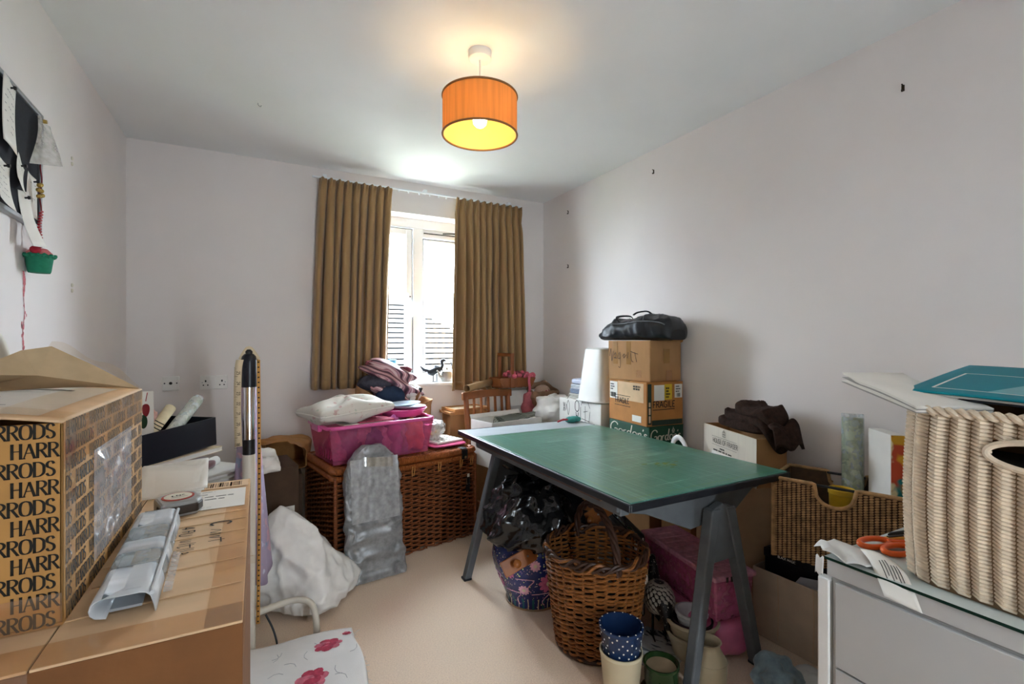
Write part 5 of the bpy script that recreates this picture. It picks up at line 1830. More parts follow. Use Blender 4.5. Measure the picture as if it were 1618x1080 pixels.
for sgn in (-1, 1):
    m_ = MB(); m_.tube(cat_rom([(.085, -.045, .02), (.085 + sgn * .03, -.06, .035), (.085 + sgn * .045, -.06, .012), (.085, -.047, .018)], 5), .006, 6, flat=2.0); m_.build('bow_loop', M_rib, wr, smooth=True)
m_ = MB(); m_.grid(lambda u, v: (.085 - .012 + .024 * u, -.06 - .02 * v + .006 * math.sin(6 * v), .018 - .115 * v), 3, 10); m_.build('ribbon_tail', M_rib, wr, smooth=True, solid=.0012)
roll('cardboard_tube', 'brown paper tube lying across the chair back', (1.285, 3.10, .945), (1.575, 3.32, .965), .026, mat('brown_tube_paper', '#9a7a54', .75, .08), cat='paper roll')

# ------------------------------------------------------------------ corner pile
carton('corner_carton', 'brown carton under the crumpled bags in the corner', (1.985, 3.12, 0), 0, .28, .33, .66, M_card, tape=True)
sw = thing('white_paper_bag', 'crumpled white plastic carrier bag in the corner by the white box', 'plastic bag', (1.945, 3.045, .668), .2)
b = MB(); b.blob(sblob(.125, .10, .10, .75, .7, .035, 9, 12, ridge=.05, rk=9), 60, 36); b.build('bag', M_bagw, sw, smooth=True, angle=35)
b = MB(); b.grid(lambda u, v: (-.09 + .07 * u + .03 * v, -.05 + .03 * math.sin(3 * u), .15 + .07 * v - .04 * u), 8, 6); b.build('bag_mouth', M_bagw, sw, smooth=True, solid=.002)
kb2 = thing('crumpled_paper_bag', 'crumpled brown paper bag with rose print in the corner', 'paper bag', (1.99, 3.24, .668), 0)
b = MB()
f2 = bagtube(.20, .16, .24, .12, .03, 9)
Tm = Matrix.Translation((0, .0, .0)) @ Matrix.Rotation(-PI / 2 + .25, 4, 'X') @ Matrix.Translation((0, 0, -.06))
def f2u(u, v):
    p = f2(u, 1 - v)
    return (p[0], p[2] - .06, .24 - p[1] + .01 * math.sin(9 * u))
b = MB(); b.grid(lambda u, v: f2u(u, v), 56, 18, cu=True)
b.build('paper', mat('dusty_brown_paper', '#8f6f56', .8, .2, 16, bump=.3, bscale=30), kb2, smooth=True, angle=40, solid=.002)
b = MB(); b.blob(lambda th, ph: (.02 + .07 * math.cos(ph) * math.cos(th), .04 + .05 * math.cos(ph) * math.sin(th), .21 + .05 * math.sin(ph)), 26, 16); b.build('rose_cloth', print_mat('faded_rose_cloth', '#b59a86', ['#8f3d48', '#c9a8a0'], 18, .9, .56), kb2, smooth=True)
pnk = thing('pink_cloth_scrap', 'pink cloth scrap between the trug and the corner bags', 'cloth', (1.875, 3.27, .668), 0)
b = MB(); b.blob(sblob(.05, .05, .11, .8, .8, .02, 14, 33), 30, 20); b.build('cloth', mat('salmon_pink_cloth', '#c06a70', .85, .2), pnk, smooth=True)

# ------------------------------------------------------------------ white box with drawings, tub and folded cloths by the right wall
carton('under_carton', 'brown carton under the white box with black drawings', (2.0, 2.59, 0), 0, .26, .46, .42, M_card, tape=True)
db = carton('drawing_box', 'white box with black line drawings behind the table', (2.0, 2.59, .4255), 0, .26, .46, .455, M_wcard, tape=False)
b = MB()
def dn(y0_, z0_, shapes, w_=.0035):
    scrawl(b, shapes, (-.13, y0_, z0_), -Y_, Z_, w_, off=.001)
dn(-.07, .30, [[(0, 0), (0, .13)], [(-.045, .13), (-.02, .17), (.02, .165), (.05, .12)], [(-.05, .12), (-.05, .05)], [(-.04, .045), (.045, .035)], [(.04, .03), (.05, .10)], [(-.03, -.01), (.03, 0)], [(-.02, .09), (.025, .10)]])
dn(.02, .30, [[(0, .16), (-.02, .14), (-.02, .10), (0, .085), (.02, .10), (.02, .14), (0, .16)], [(-.012, .08), (.0, .01), (.014, .08)], [(-.008, .06), (.008, .05)], [(-.006, .03), (.006, .025)]], .006)
dn(.12, .30, [[(0, .15), (-.016, .12), (0, .05), (.014, .11), (0, .15)], [(.01, .04), (.02, -.02)], [(-.012, .16), (.02, .19)]], .004)
dn(.18, .37, [[(0, 0), (.02, .06)], [(.02, .0), (.0, .06)], [(.03, .01), (.035, .05)]], .006)
b.build('line_drawings', M_ink, db, label='black line drawings', stuff=True)
tb2 = thing('upturned_plastic_tub', 'tall upturned white plastic tub on the drawing box', 'plastic tub', (1.985, 2.485, .8845), math.radians(6), ry=math.radians(2))
M_tubp = mat('matt_white_plastic', '#d9d5cf', .45, .03, 8)
def tubf(th, t_):
    c, s = spow(math.cos(th), .38), spow(math.sin(th), .38)
    hx = .135 - .03 * t_
    hy = .125 - .035 * t_
    return (hx * c, hy * s, .335 * t_)
b = MB(); b.grid(lambda u, v: tubf(2 * PI * u, v), 72, 8, cu=True)
prev = len(b.v)
b.grid(lambda u, v: (lambda p: (p[0] * (1 - .98 * v) , p[1] * (1 - .98 * v), p[2] + .012 * math.sin(min(1, v * 6) * PI / 2)))(tubf(2 * PI * u, 1)), 72, 8, cu=True)
b.build('shell', M_tubp, tb2, smooth=True, angle=50)
b = MB(); b.tube([tuple(Vector(tubf(2 * PI * k / 72, 0)) * 1.03 + Vector((0, 0, .006))) for k in range(72)], .006, 8, closed=True); b.build('rolled_rim', M_tubp, tb2, smooth=True)
cl = (('#c9c6be', 'lowest, white and grey striped'), ('#8f9bb0', 'second, blue grey'), ('#cfd3d8', 'third, pale'), ('#b9bfd0', 'topmost, pale blue rolled'))
for k in range(4):
    f = thing('folded_cloth', cl[k][1] + ' folded cloth in the stack by the upturned tub', 'cloth', (2.01, 2.715, .8845 + .031 * k), math.radians(4 * k - 5), 'folded cloths by the upturned tub')
    M_fc = print_mat('folded_cloth_stripe_%d' % k, cl[k][0], ['#5b6472' if k != 2 else '#a8a49c'], 8, .9, .56, stretch=(.2, .2, 9))
    for q in range(3 if k < 3 else 1):
        b = MB(); b.blob(sblob(.10 - .01 * k, .075, .0048 if k < 3 else .02, .35, .45, .002, 14, k + q), 34, 8)
        for i in range(len(b.v)):
            p = b.v[i]; b.v[i] = (p[0], p[1], p[2] + .0102 * q)
        b.build('fold', M_fc, f, smooth=True)
tl = thing('teal_pouch', 'small teal cloth pouch at the far corner of the cutting table', 'pouch', (1.775, 2.52, .7612), .3)
b = MB(); b.blob(sblob(.06, .035, .016, .8, .7, .006, 20, 3), 30, 14); b.build('cloth', mat('teal_cotton', '#2f7f78', .8, .2), tl, smooth=True)
b = MB(); b.tube([(-.05, .0, .02), (-.085, .012, .024), (-.12, .03, .012)], .006, 8); b.build('red_handle', mat('red_enamel', '#b3303c', .3), tl, smooth=True)

# ------------------------------------------------------------------ stacked boxes against the right wall
gx, gy = 2.0, 2.115
carton('bottom_carton', 'brown carton at the bottom of the box stack by the right wall', (gx, gy, 0), 0, .25, .33, .50, M_card, tape=True)
M_green = mat('bottle_green_card', '#164a33', .5, .08, 14)
M_cream = mat('cream_ink', '#ded8c4', .6)
gb = carton('green_drinks_box', 'dark green drinks box with cream script lettering in the stack', (gx, gy, .5055), 0, .255, .335, .30, M_green, tape=False)
# script lettering, drawn as pen strokes (unit: cap height 1)
script = [
    [(.62, .78), (.52, .95), (.32, 1.0), (.10, .80), (.02, .45), (.12, .12), (.34, .02), (.52, .16), (.58, .42)],
    [(.58, .42), (.44, .44), (.34, .40)], [(.58, .42), (.58, .05), (.46, -.28), (.22, -.34), (.14, -.16), (.36, -.02), (.70, .12)],
    [(.86, .48), (.74, .42), (.70, .20), (.80, .04), (.94, .10), (1.0, .32), (.92, .46), (.86, .48), (1.02, .40)],
    [(1.10, .46), (1.08, .25), (1.06, .02)], [(1.08, .25), (1.18, .44), (1.30, .46)],
    [(1.62, .44), (1.48, .46), (1.38, .28), (1.42, .06), (1.54, .04), (1.64, .24)], [(1.76, 1.0), (1.68, .5), (1.62, .10), (1.70, .02), (1.78, .08)],
    [(1.98, .48), (1.86, .42), (1.82, .20), (1.92, .04), (2.06, .10), (2.12, .32), (2.04, .46), (1.98, .48), (2.14, .40)],
    [(2.24, .46), (2.22, .25), (2.20, .02)], [(2.22, .25), (2.32, .44), (2.42, .46), (2.44, .30), (2.40, .08), (2.50, .04)],
    [(2.64, .84), (2.58, .68)], [(2.88, .42), (2.78, .48), (2.70, .38), (2.82, .24), (2.82, .08), (2.70, .02), (2.62, .10)],
]
for (org, X, nm) in (((-.1275, .1675 - .012, .228), -Y_, 'left'), ((-.1275 + .008, -.1675, .222), X_, 'front')):
    b = MB()
    hcap = .066 if nm == 'left' else .062
    sc_ = [[(p[0] * hcap * (1.6 if nm == 'left' else 1.25), p[1] * hcap) for p in st_] for st_ in script]
    for st_ in sc_:
        pts = [(q.x, q.y) for q in cat_rom([(a, c, 0) for a, c in st_], 6)]
        ribbon(b, pts, Vector(org), X.normalized(), Z_, X.cross(Z_).normalized() * .0012, hcap * .13, .45)
    b.build('script_lettering', M_cream, gb, label='cream script lettering', stuff=True)
b = MB()
org = Vector((.048, -.1675, .262))
for q in ([(-.008, 0), (.008, 0)], [(-.010, .007), (.010, .007)], [(-.007, .012), (.0, .022), (.007, .012)], [(0, .02), (0, .030)], [(-.009, .008), (-.005, .02)], [(.009, .008), (.005, .02)]):
    ribbon(b, q, org, X_, Z_, Vector((0, -.0014, 0)), .005)
b.build('crest', M_cream, gb, stuff=True)

fb = carton('fragile_box', 'taped brown box marked FRAGILE on the green drinks box', (gx - .005, gy, .8112), math.radians(-5), .25, .35, .235, M_card_or, tape=True, seam='x')
b = MB()
text(b, 'FRAGILE', (-.085, -.175, .10), X_, Z_, .034, .14, off=.0020, jit=.05)
ribbon(b, [(0, 0), (.15, .002)], Vector((-.085, -.175, .088)), X_, Z_, Vector((0, -.002, 0)), .004)
text(b, 'FRAGILE', (-.125, .11, .105), -Y_, Z_, .030, .14, off=.0020, jit=.05)
ribbon(b, [(0, 0), (.15, -.002)], Vector((-.125, .115, .15)), -Y_, Z_, Vector((-.002, 0, 0)), .003)
ribbon(b, [(0, 0), (.15, -.002)], Vector((-.125, .115, .092)), -Y_, Z_, Vector((-.002, 0, 0)), .003)
b.build('marker_lettering', M_ink, fb, label='FRAGILE in black marker', stuff=True)
strip('white_label', M_paper, fb, (-.075, -.175, .138), X_, Z_, .07, .085)
strip('yellow_label', mat('yellow_label', '#d8b52c', .5, .1), fb, (-.005, -.175, .142), X_, Z_, .052, .085, .0014)
small_print(fb, (.004, -.175, .20), X_, Z_, .036, 4, .016, .009, 8, off=.003)
strip('white_label', M_paper, fb, (.066, -.175, .15), X_, Z_, .052, .075)
small_print(fb, (.072, -.175, .21), X_, Z_, .035, 3, .014, .006, 9, off=.003)
barcode(fb, (.08, -.175, .155), X_, Z_, .03, .02, seed=2)
strip('printed_band', mat('dark_green_print', '#26382c', .6), fb, (-.118, -.175, .01), X_, Z_, .025, .22)
strip('printed_band', mat('dark_green_print'), fb, (-.09, -.175, .004), X_, Z_, .21, .028)
small_print(fb, (-.100, -.175, .02), Z_, -X_, .19, 1, .02, .012, 21, m=M_card_lt, off=.0022)
strip('paper_label', M_paper, fb, (-.125, .165, .125), -Y_, Z_, .075, .10)
barcode(fb, (-.125, .158, .133), -Y_, Z_, .06, .028, seed=3)
small_print(fb, (-.125, .158, .205), -Y_, Z_, .05, 3, .014, .007, 11)
strip('pale_side_panel', M_card_lt, fb, (-.125, .085, .125), -Y_, Z_, .235, .105, .0005)
small_print(fb, (-.125, -.06, .205), -Y_, Z_, .09, 2, .014, .010, 12)
strip('paper_label', M_paper, fb, (-.125, -.05, .015), -Y_, Z_, .08, .035)
tbx = carton('taped_carton', 'plain brown carton with scrawled marker and tape, topmost in the stack', (gx + .0, gy + .012, 1.052), math.radians(4), .25, .325, .222, M_card, tape=False, seam='x')
for (y, w_) in ((.12, .035), (.015, .035)):
    strip('packing_tape', M_tape, tbx, (-.125, y, .09), -Y_, Z_, w_, .13)
strip('packing_tape', M_tape, tbx, (-.02, -.1625, .10), X_, Z_, .05, .08)
strip('packing_tape', M_clear, tbx, (.0, -.1625, .0), X_, Z_, .05, .06)
strip('packing_tape', M_clear, tbx, (-.125, -.06, .02), -Y_, Z_, .04, .04)
b = MB()
scrawl(b, [[(0, .03), (.01, .075), (.018, .0), (.03, .06)], [(.035, .035), (.05, .05), (.05, .02), (.036, .022), (.06, .018)], [(.075, .05), (.068, .02), (.085, .02), (.084, .055), (.088, -.03), (.072, -.03)], [(.105, .03), (.12, .045), (.115, .02), (.135, .04)], [(.15, .055), (.145, .02)], [(.17, .05), (.175, .01), (.19, .0)], [(.2, .055), (.215, .0)], [(.165, .06), (.225, .045)]], (-.125, .15, .105), -Y_, Z_, .0032, off=.002)
b.build('marker_scrawl', M_ink, tbx, stuff=True)
b = MB(); b.add([(.05, -.16, .2265), (.125, -.16, .2265), (.132, -.165, .232), (.152, -.17, .21), (.13, -.11, .212), (.125, -.10, .2265)], [(0, 1, 5), (1, 2, 4, 5), (2, 3, 4)])
b.build('loose_flap', M_card_or, tbx, solid=.004)

# sports bag on top
sb = thing('sports_bag', 'black sports holdall slumped on top of the box stack', 'bag', (gx - .02, gy + .01, 1.2795), math.radians(98))
M_nyl = mat('black_nylon', '#14171d', .42, .15, 60, bump=.2, bscale=500)


def sbs(u, v):
    """u around the section, v along the length"""
    a = 2 * PI * u
    e_ = abs(2 * v - 1)
    end = max(0., 1 - e_ ** 5) ** .5
    hgt = .150 * (1 - .22 * v) * (.35 + .65 * end)
    up = math.sin(a)
    wy = .125 * (.5 + .5 * end) * (1 - .30 * max(0, up))
    y, z = wy * spow(math.cos(a), .5), hgt / 2 * (1 + spow(up, .55))
    x = (v - .5) * .50
    p = (x, y, z)
    d = .016 * crease(p, 8, 3., 3) + .007 * crease(p, 20, 7., 2) - .012
    if up > -.8:
        z += d * max(0, up) * 1.2
        y += d * math.cos(a)
    sag = -.016 * max(0, (v - .88) / .12)
    return (x, y, max(.001, z + (sag if z > .03 else 0)))


def sbf(th, ph):
    # keep piping on the shell: th runs along the length, ph up the side
    v = min(.98, max(.02, .5 - .45 * math.cos(th - PI / 2) if False else (math.cos(th) + 1) / 2))
    u = .5 - ph / (2 * PI) if math.sin(th) > 0 else ph / (2 * PI)
    u = ph / (2 * PI) if math.sin(th) < 0 else .5 - ph / (2 * PI)
    q = sbs(u % 1, v)
    return (q[0], q[1] + math.copysign(.002, q[1]), q[2] + .002)


b = MB(); b.grid(sbs, 72, 60, cu=True)
b.add([sbs(i / 72, 0) for i in range(72)], [tuple(range(72))]); b.add([sbs(i / 72, 1) for i in range(72)], [tuple(range(72))])
b.build('body', M_nyl, sb, smooth=True, angle=180)
b = MB(); b.blob(lambda th, ph: (.235 + .03 * math.cos(ph) * math.cos(th), .02 + .085 * math.cos(ph) * math.sin(th), .03 + .028 * math.sin(ph)), 24, 14); b.build('end_pocket', M_nyl, sb, smooth=True)
M_pip = mat('grey_piping', '#6d7178', .5)


def surf(x, y):
    best = None
    for i in range(140):
        pass
    return None


def sb_line(pts, r, m, nm, n=8):
    o_ = MB(); o_.tube([sbf(a, p) for a, p in pts], r, 6); return o_.build(nm, m, sb, smooth=True)


def sb_curve(uv, r, m, nm):
    o_ = MB(); o_.tube([Vector(sbs(u_ % 1, v_)) * 1.004 + Vector((0, 0, .0015)) for u_, v_ in uv], r, 6); return o_.build(nm, m, sb, smooth=True)


for u_ in (.04, .46):
    sb_curve([(u_, .05 + .72 * k / 24) for k in range(25)], .0028, M_pip, 'piping')
sb_curve([(.04 + .42 * k / 24, .77) for k in range(25)], .0028, M_pip, 'piping')
sb_curve([(.06 + .38 * k / 24, .30 + .04 * math.sin(PI * k / 24)) for k in range(25)], .0025, M_pip, 'piping')
b = MB()
pts = [Vector(sbs(.37 - .02 * math.sin(PI * k / 14), .34 + .34 * k / 14)) + Vector((0, .002, .003)) for k in range(15)]
b.tube(pts, [.0015 + .010 * math.sin(PI * (k / 14) ** .8) for k in range(15)], 6, flat=.3); b.build('orange_mark', mat('coral_print', '#c8614c', .5), sb, smooth=True)
b = MB(); b.tube(cat_rom([(-.05, -.05, .14), (-.045, 0, .166), (0, .03, .162), (.04, .02, .15)], 6), .008, 8, flat=.5); b.build('carry_handle', M_nyl, sb, smooth=True)
b = MB(); b.tube(cat_rom([(.08, .09, .10), (.12, .07, .138), (.1, -.03, .142), (.13, -.09, .09)], 6), .009, 8, flat=.35); b.build('shoulder_strap', M_nyl, sb, smooth=True)

# small carrier bag beside the stack
carton('little_carton', 'small brown carton behind the table under a white carrier bag', (2.02, 1.80, 0), 0, .22, .20, .52, M_card, tape=False)
cb2 = thing('carrier_bag', 'white carrier bag with looped handles beside the green drinks box', 'plastic bag', (1.985, 1.80, .5265), 0)
b = MB(); b.blob(sblob(.075, .08, .085, .8, .8, .03, 12, 41, ridge=.03, rk=12), 44, 28); b.build('bag', M_bagw, cb2, smooth=True, angle=60)
b = MB(); b.tube(cat_rom([(-.05, .045, .14), (-.06, .03, .22), (-.06, -.01, .25), (-.058, -.05, .21), (-.05, -.06, .13)], 6), .014, 8, flat=.3); b.build('loop_handle', M_bagw, cb2, smooth=True)
# ================================================================== cutting table
tx0, tx1, ty0, ty1, tz = 1.022, 1.842, 1.15, 2.60, .76
tab = thing('cutting_table', 'grey metal A-leg table with black edged top in the middle of the room', 'table', ((tx0 + tx1) / 2, (ty0 + ty1) / 2, 0))
ox, oy = (tx0 + tx1) / 2, (ty0 + ty1) / 2
M_grey = mat('grey_enamelled_steel', '#5c6063', .42, .12, 18, bump=.06, bscale=60)
M_lam = mat('pale_grey_laminate', '#aeb5ba', .35, .06, 10)
M_edge = mat('black_table_edging', '#15171d', .35, .25, 20)
M_edgew = mat('worn_wood_edge', '#5a4336', .6, .3, 30)


def lb(x0, x1, y0, y1, z0, z1):
    m_ = MB(); m_.box(x0 - ox, x1 - ox, y0 - oy, y1 - oy, z0, z1); return m_


lb(tx0 + .008, tx1 - .008, ty0 + .008, ty1 - .008, tz - .021, tz).build('top', M_lam, tab, bevel=.002)
lb(tx0, tx0 + .008, ty0, ty1, tz - .024, tz + .001).build('edge_strip', M_edge, tab, bevel=.003)
lb(tx1 - .008, tx1, ty0, ty1, tz - .024, tz + .001).build('edge_strip', M_edge, tab, bevel=.003)
lb(tx0 + .008, tx1 - .008, ty0, ty0 + .008, tz - .024, tz + .001).build('edge_strip', M_edge, tab, bevel=.003)
lb(tx0 + .008, tx1 - .008, ty1 - .008, ty1, tz - .024, tz + .001).build('edge_strip', M_edge, tab, bevel=.003)
lb(tx0 + .004, tx0 + .016, ty0 + .15, ty1 - .3, tz - .03, tz - .024).build('worn_underside', M_edgew, tab)
lb(tx0 + .05, tx0 + .09, ty0 + .10, ty1 - .15, tz - .075, tz - .022).build('side_rail', M_grey, tab, bevel=.004)
lb(tx1 - .09, tx1 - .05, ty0 + .10, ty1 - .15, tz - .075, tz - .022).build('side_rail', M_grey, tab, bevel=.004)


def a_frame(y, la, lf, ra, rf, panel):
    """la, ra: x of the leg tops; lf, rf: x of the feet"""
    Tm = Matrix.Translation((-ox, y - oy, 0)) @ Matrix.Rotation(PI / 2, 4, 'X')
    for (xa, xf, sgn) in ((la, lf, -1), (ra, rf, 1)):
        m_ = MB()
        w_ = .024
        P = [(xf - w_ * .8, 0.), (xf + w_ * .8, 0.), (xa + w_, .655), (xa - w_, .655)]
        m_.prism(P, -.022, .022, T=Tm)
        m_.build('leg', M_grey, tab, bevel=.006)
        m_ = MB(); m_.box(xf - .022 - ox, xf + .022 - ox, y - oy - .024, y - oy + .024, 0, .012); m_.build('foot', M_edge, tab, bevel=.003)
    m_ = MB()
    mid = (la + ra) / 2
    m_.prism([(la + (lf - la) * .30 + .01, .655 * .70), (ra + (rf - ra) * .30 - .01, .655 * .70), (ra + .02, .60), (ra + .012, .655), (mid, .672), (la - .012, .655), (la - .02, .60)], -.016, .016, T=Tm)
    m_.build('leg_web', M_grey, tab, bevel=.004)
    m_ = MB(); m_.prism(panel, -.006, .006, T=Matrix.Translation((-ox, y + .035 - oy, 0)) @ Matrix.Rotation(PI / 2, 4, 'X')); m_.build('end_panel', M_grey, tab, bevel=.003)


a_frame(1.225, 1.488, 1.368, 1.565, 1.742, [(1.06, .70), (1.19, .672), (1.408, .58), (1.635, .60), (1.754, .68), (1.80, .70), (1.80, .738), (1.06, .738)])
a_frame(2.389, 1.172, .989, 1.27, 1.46, [(1.06, .70), (1.10, .68), (1.20, .64), (1.30, .64), (1.6, .69), (1.80, .70), (1.80, .738), (1.06, .738)])

# ------------------------------------------------------------------ green cutting mat
cm = thing('cutting_mat', 'large worn green cutting mat with yellow grid on the table', 'cutting mat', (1.432, 1.757, tz + .0012), 0)
mw, mh = .80, 1.20
M_mat = mat('green_cutting_mat', '#2c7562', .36, .06, 5, col2='#66a494', stretch=(14, .5, 1), fac=(.52, .80), detail=6, coat=.8, bump=.06, bscale=140)
m_ = MB(); m_.box(-mw / 2, mw / 2, -mh / 2, mh / 2, 0, .0035); m_.build('mat_sheet', M_mat, cm, bevel=.001)
M_grid = mat('faded_yellow_print', '#8fa65a', .5, .3, 8)
m_ = MB()
zz = .0038
fr = .035
for a, c in (((-mw / 2 + fr, -mh / 2 + fr), (mw / 2 - fr, -mh / 2 + fr)), ((-mw / 2 + fr, mh / 2 - fr), (mw / 2 - fr, mh / 2 - fr)), ((-mw / 2 + fr, -mh / 2 + fr), (-mw / 2 + fr, mh / 2 - fr)), ((mw / 2 - fr, -mh / 2 + fr), (mw / 2 - fr, mh / 2 - fr))):
    ribbon(m_, [a, c], Vector((0, 0, zz)), X_, Y_, Vector((0, 0, 0)), .0016)
for k in range(int((mh - 2 * fr) / .0125)):
    y = -mh / 2 + fr + k * .0125
    L = .016 if k % 4 == 0 else .009
    for sx in (-1, 1):
        ribbon(m_, [(sx * (mw / 2 - fr), y), (sx * (mw / 2 - fr + L), y)], Vector((0, 0, zz)), X_, Y_, Vector((0, 0, 0)), .0012)
for k in range(int((mw - 2 * fr) / .0125)):
    x = -mw / 2 + fr + k * .0125
    L = .016 if k % 4 == 0 else .009
    for sy in (-1, 1):
        ribbon(m_, [(x, sy * (mh / 2 - fr)), (x, sy * (mh / 2 - fr + L))], Vector((0, 0, zz)), X_, Y_, Vector((0, 0, 0)), .0012)
m_.build('printed_ruler', M_grid, cm, stuff=True)
M_grid2 = mat('faint_green_print', '#4a8562', .5, .2, 8)
m_ = MB()
for k in range(1, 28):
    x = -mw / 2 + fr + k * (mw - 2 * fr) / 14
    if k < 14:
        ribbon(m_, [(x, -mh / 2 + fr), (x, mh / 2 - fr)], Vector((0, 0, zz - .0001)), X_, Y_, Vector((0, 0, 0)), .0007)
    y = -mh / 2 + fr + k * .04
    ribbon(m_, [(-mw / 2 + fr, y), (mw / 2 - fr, y)], Vector((0, 0, zz - .0001)), X_, Y_, Vector((0, 0, 0)), .0007)
m_.build('printed_grid', M_grid2, cm, stuff=True)
rnd = random.Random(8)
m_ = MB()
for k in range(260):
    x, y = rnd.uniform(-.33, .2), rnd.gauss(.10, .28)
    L = rnd.uniform(.05, .36)
    y = max(-.5, min(.55, y))
    sl = rnd.uniform(-.04, .06)
    x1_ = min(x + L, .37)
    ribbon(m_, [(x, y), (x1_, y + sl * L)], Vector((0, 0, zz + .0001)), X_, Y_, Vector((0, 0, 0)), rnd.choice((.0006, .0010, .0016, .0030)))
m_.build('cuts_and_sheen', mat('pale_cuts_and_sheen', '#9cc0b2', .6, .2), cm, stuff=True)  # cut marks, multiplied and paled to paint in streaky window sheen too
m_ = MB()
for k in range(26):
    x, y = .03 + rnd.gauss(0, .03), -.30 + rnd.gauss(0, .022)
    r = rnd.uniform(.004, .012)
    m_.add([(x + r * math.cos(a) * 1.5, y + r * .5 * math.sin(a), zz + .0002 + .00001 * k) for a in [2 * PI * j / 8 for j in range(8)]], [tuple(range(8))])
m_.build('ochre_smudge', mat('ochre_stain', '#7d8a48', .6), cm, stuff=True)

# ------------------------------------------------------------------ blue floral stool pot with black sack
M_porc = print_mat('cobalt_floral_porcelain', '#1d2a63', ['#c9dc86', '#e9e4d8', '#b58ab0'], 42, .18, .17, kind='vor', bump=0)
pot = thing('porcelain_planter', 'cobalt blue floral porcelain planter under the table', 'planter', (1.215, 2.07, 0))
m_ = MB(); m_.lathe([(0, 0), (.125, 0), (.132, .01), (.134, .035), (.15, .07), (.185, .15), (.203, .22), (.20, .275), (.185, .305), (.178, .312), (.165, .31), (.168, .30), (.18, .27), (.18, .22), (.13, .08), (0, .06)], 64)
m_.build('body', M_porc, pot, smooth=True, angle=60)
m_ = MB(); m_.tube([(.183 * math.cos(2 * PI * k / 64), .183 * math.sin(2 * PI * k / 64), .310) for k in range(64)], .009, 8, closed=True); m_.build('glazed_rim', mat('buff_porcelain', '#bda08c', .25), pot, smooth=True)
m_ = MB(); m_.tube([(.133 * math.cos(2 * PI * k / 64), .133 * math.sin(2 * PI * k / 64), .004) for k in range(64)], .005, 8, closed=True); m_.build('foot_ring', mat('tan_glaze', '#8c6b4c', .3), pot, smooth=True)


def pot_r(z):
    P = [(0, .132), (.035, .134), (.07, .15), (.15, .185), (.22, .203), (.275, .20), (.305, .185)]
    for (a, ra), (c, rc_) in zip(P, P[1:]):
        if a <= z <= c:
            return ra + (rc_ - ra) * (z - a) / (c - a)
    return .18


def on_pot(a, z, off=.0014):
    r = pot_r(z) + off
    return (r * math.cos(a), r * math.sin(a), z)


M_cream2 = mat('cream_glaze', '#d9d0b4', .2)
M_tealg = mat('teal_glaze', '#1f5c66', .2)
for k in range(36):
    a = 2 * PI * k / 36
    m_ = MB(); m_.grid(lambda u, v: on_pot(a + (.030 if k % 2 else .075) * (u - .5), .008 + .055 * v), 2, 4); m_.build('painted_panel', (M_tealg, M_cream2)[k % 2], pot, smooth=True)
M_petal = mat('pink_glaze', '#c26a94', .2, .2, 60)
M_petal2 = mat('pale_pink_glaze', '#dcaac0', .2, .2, 60)
rnd = random.Random(3)
front = math.atan2(-2.07, -1.215)
flowers = [(front + .42, .155, .055), (front - .62, .20, .035), (front - .25, .115, .028), (front + 1.1, .2, .05), (front - 1.1, .12, .035), (front + .05, .245, .026), (front + 1.6, .1, .04), (front - 1.6, .2, .05), (front + 2.3, .16, .05), (front + 3.1, .2, .05)]
for (fa, fz, fr_) in flowers:
    rr = pot_r(fz)
    m_ = MB()
    for k in range(10):
        q = 2 * PI * k / 10
        pts = [(0, 0), (.5, .22), (.85, .20), (1., 0), (.85, -.2), (.5, -.22)]
        poly = [on_pot(fa + fr_ * (c * math.cos(q) - d * math.sin(q)) / rr, fz + fr_ * (c * math.sin(q) + d * math.cos(q)), .0016 + .0001 * k) for c, d in pts]
        m_.add(poly, [tuple(range(6))])
    m_.build('painted_flower', M_petal if fr_ > .03 else M_petal2, pot, stuff=True)
    m_ = MB(); m_.add([on_pot(fa + fr_ * .3 * math.cos(q) / rr, fz + fr_ * .3 * math.sin(q), .0032) for q in [2 * PI * j / 12 for j in range(12)]], [tuple(range(12))]); m_.build('flower_heart', M_cream2, pot)
    m_ = MB(); m_.tube([on_pot(fa + (.03 + .10 * t_ + .04 * math.sin(5 * t_)) / rr * 1.2, fz - fr_ * .8 - .05 * t_ + .02 * math.sin(4 * t_), .0016) for t_ in [j / 10 for j in range(11)]], .002, 5); m_.build('painted_vine', M_petal2, pot, smooth=True)

bs = thing('black_refuse_sack', 'shiny black refuse sack sitting on the blue planter', 'bin bag', (1.24, 2.09, .292))
M_sack = mat('black_polythene', '#08090b', .18, .2, 20, spec=.7, bump=.35, bscale=26)


def sackf(th, ph):
    t_ = (math.sin(ph) + 1) / 2
    z = .33 * t_
    pr = [(0, .66), (.08, .93), (.2, 1.), (.45, .94), (.7, .72), (.88, .48), (1., .05)]
    for (a, ra), (c, rc_) in zip(pr, pr[1:]):
        if a <= t_ <= c:
            r = ra + (rc_ - ra) * (t_ - a) / (c - a)
            break
    r *= math.cos(ph) ** .12 if abs(ph) < PI / 2 - 1e-4 else 0
    sd = 1.06 if math.cos(th + .5) > 0 else 1.
    x, y = .265 * r * math.cos(th) * sd, .245 * r * math.sin(th)
    p = (x, y, z)
    d = .050 * crease((x, y, z * 1.3), 6, 4., 4) + .026 * crease(p, 14, 8., 3) + .010 * crease(p, 32, 3., 2) - .05
    L = math.hypot(x, y) + 1e-6
    droop = -.07 * max(0, 1 - t_ / .5) ** 1.5 * max(0, r - .8) * 5 * (1 if .02 < t_ else 0)
    return (x + x / L * d * min(1, r * 2), y + y / L * d * min(1, r * 2), z + droop + .4 * d * t_)


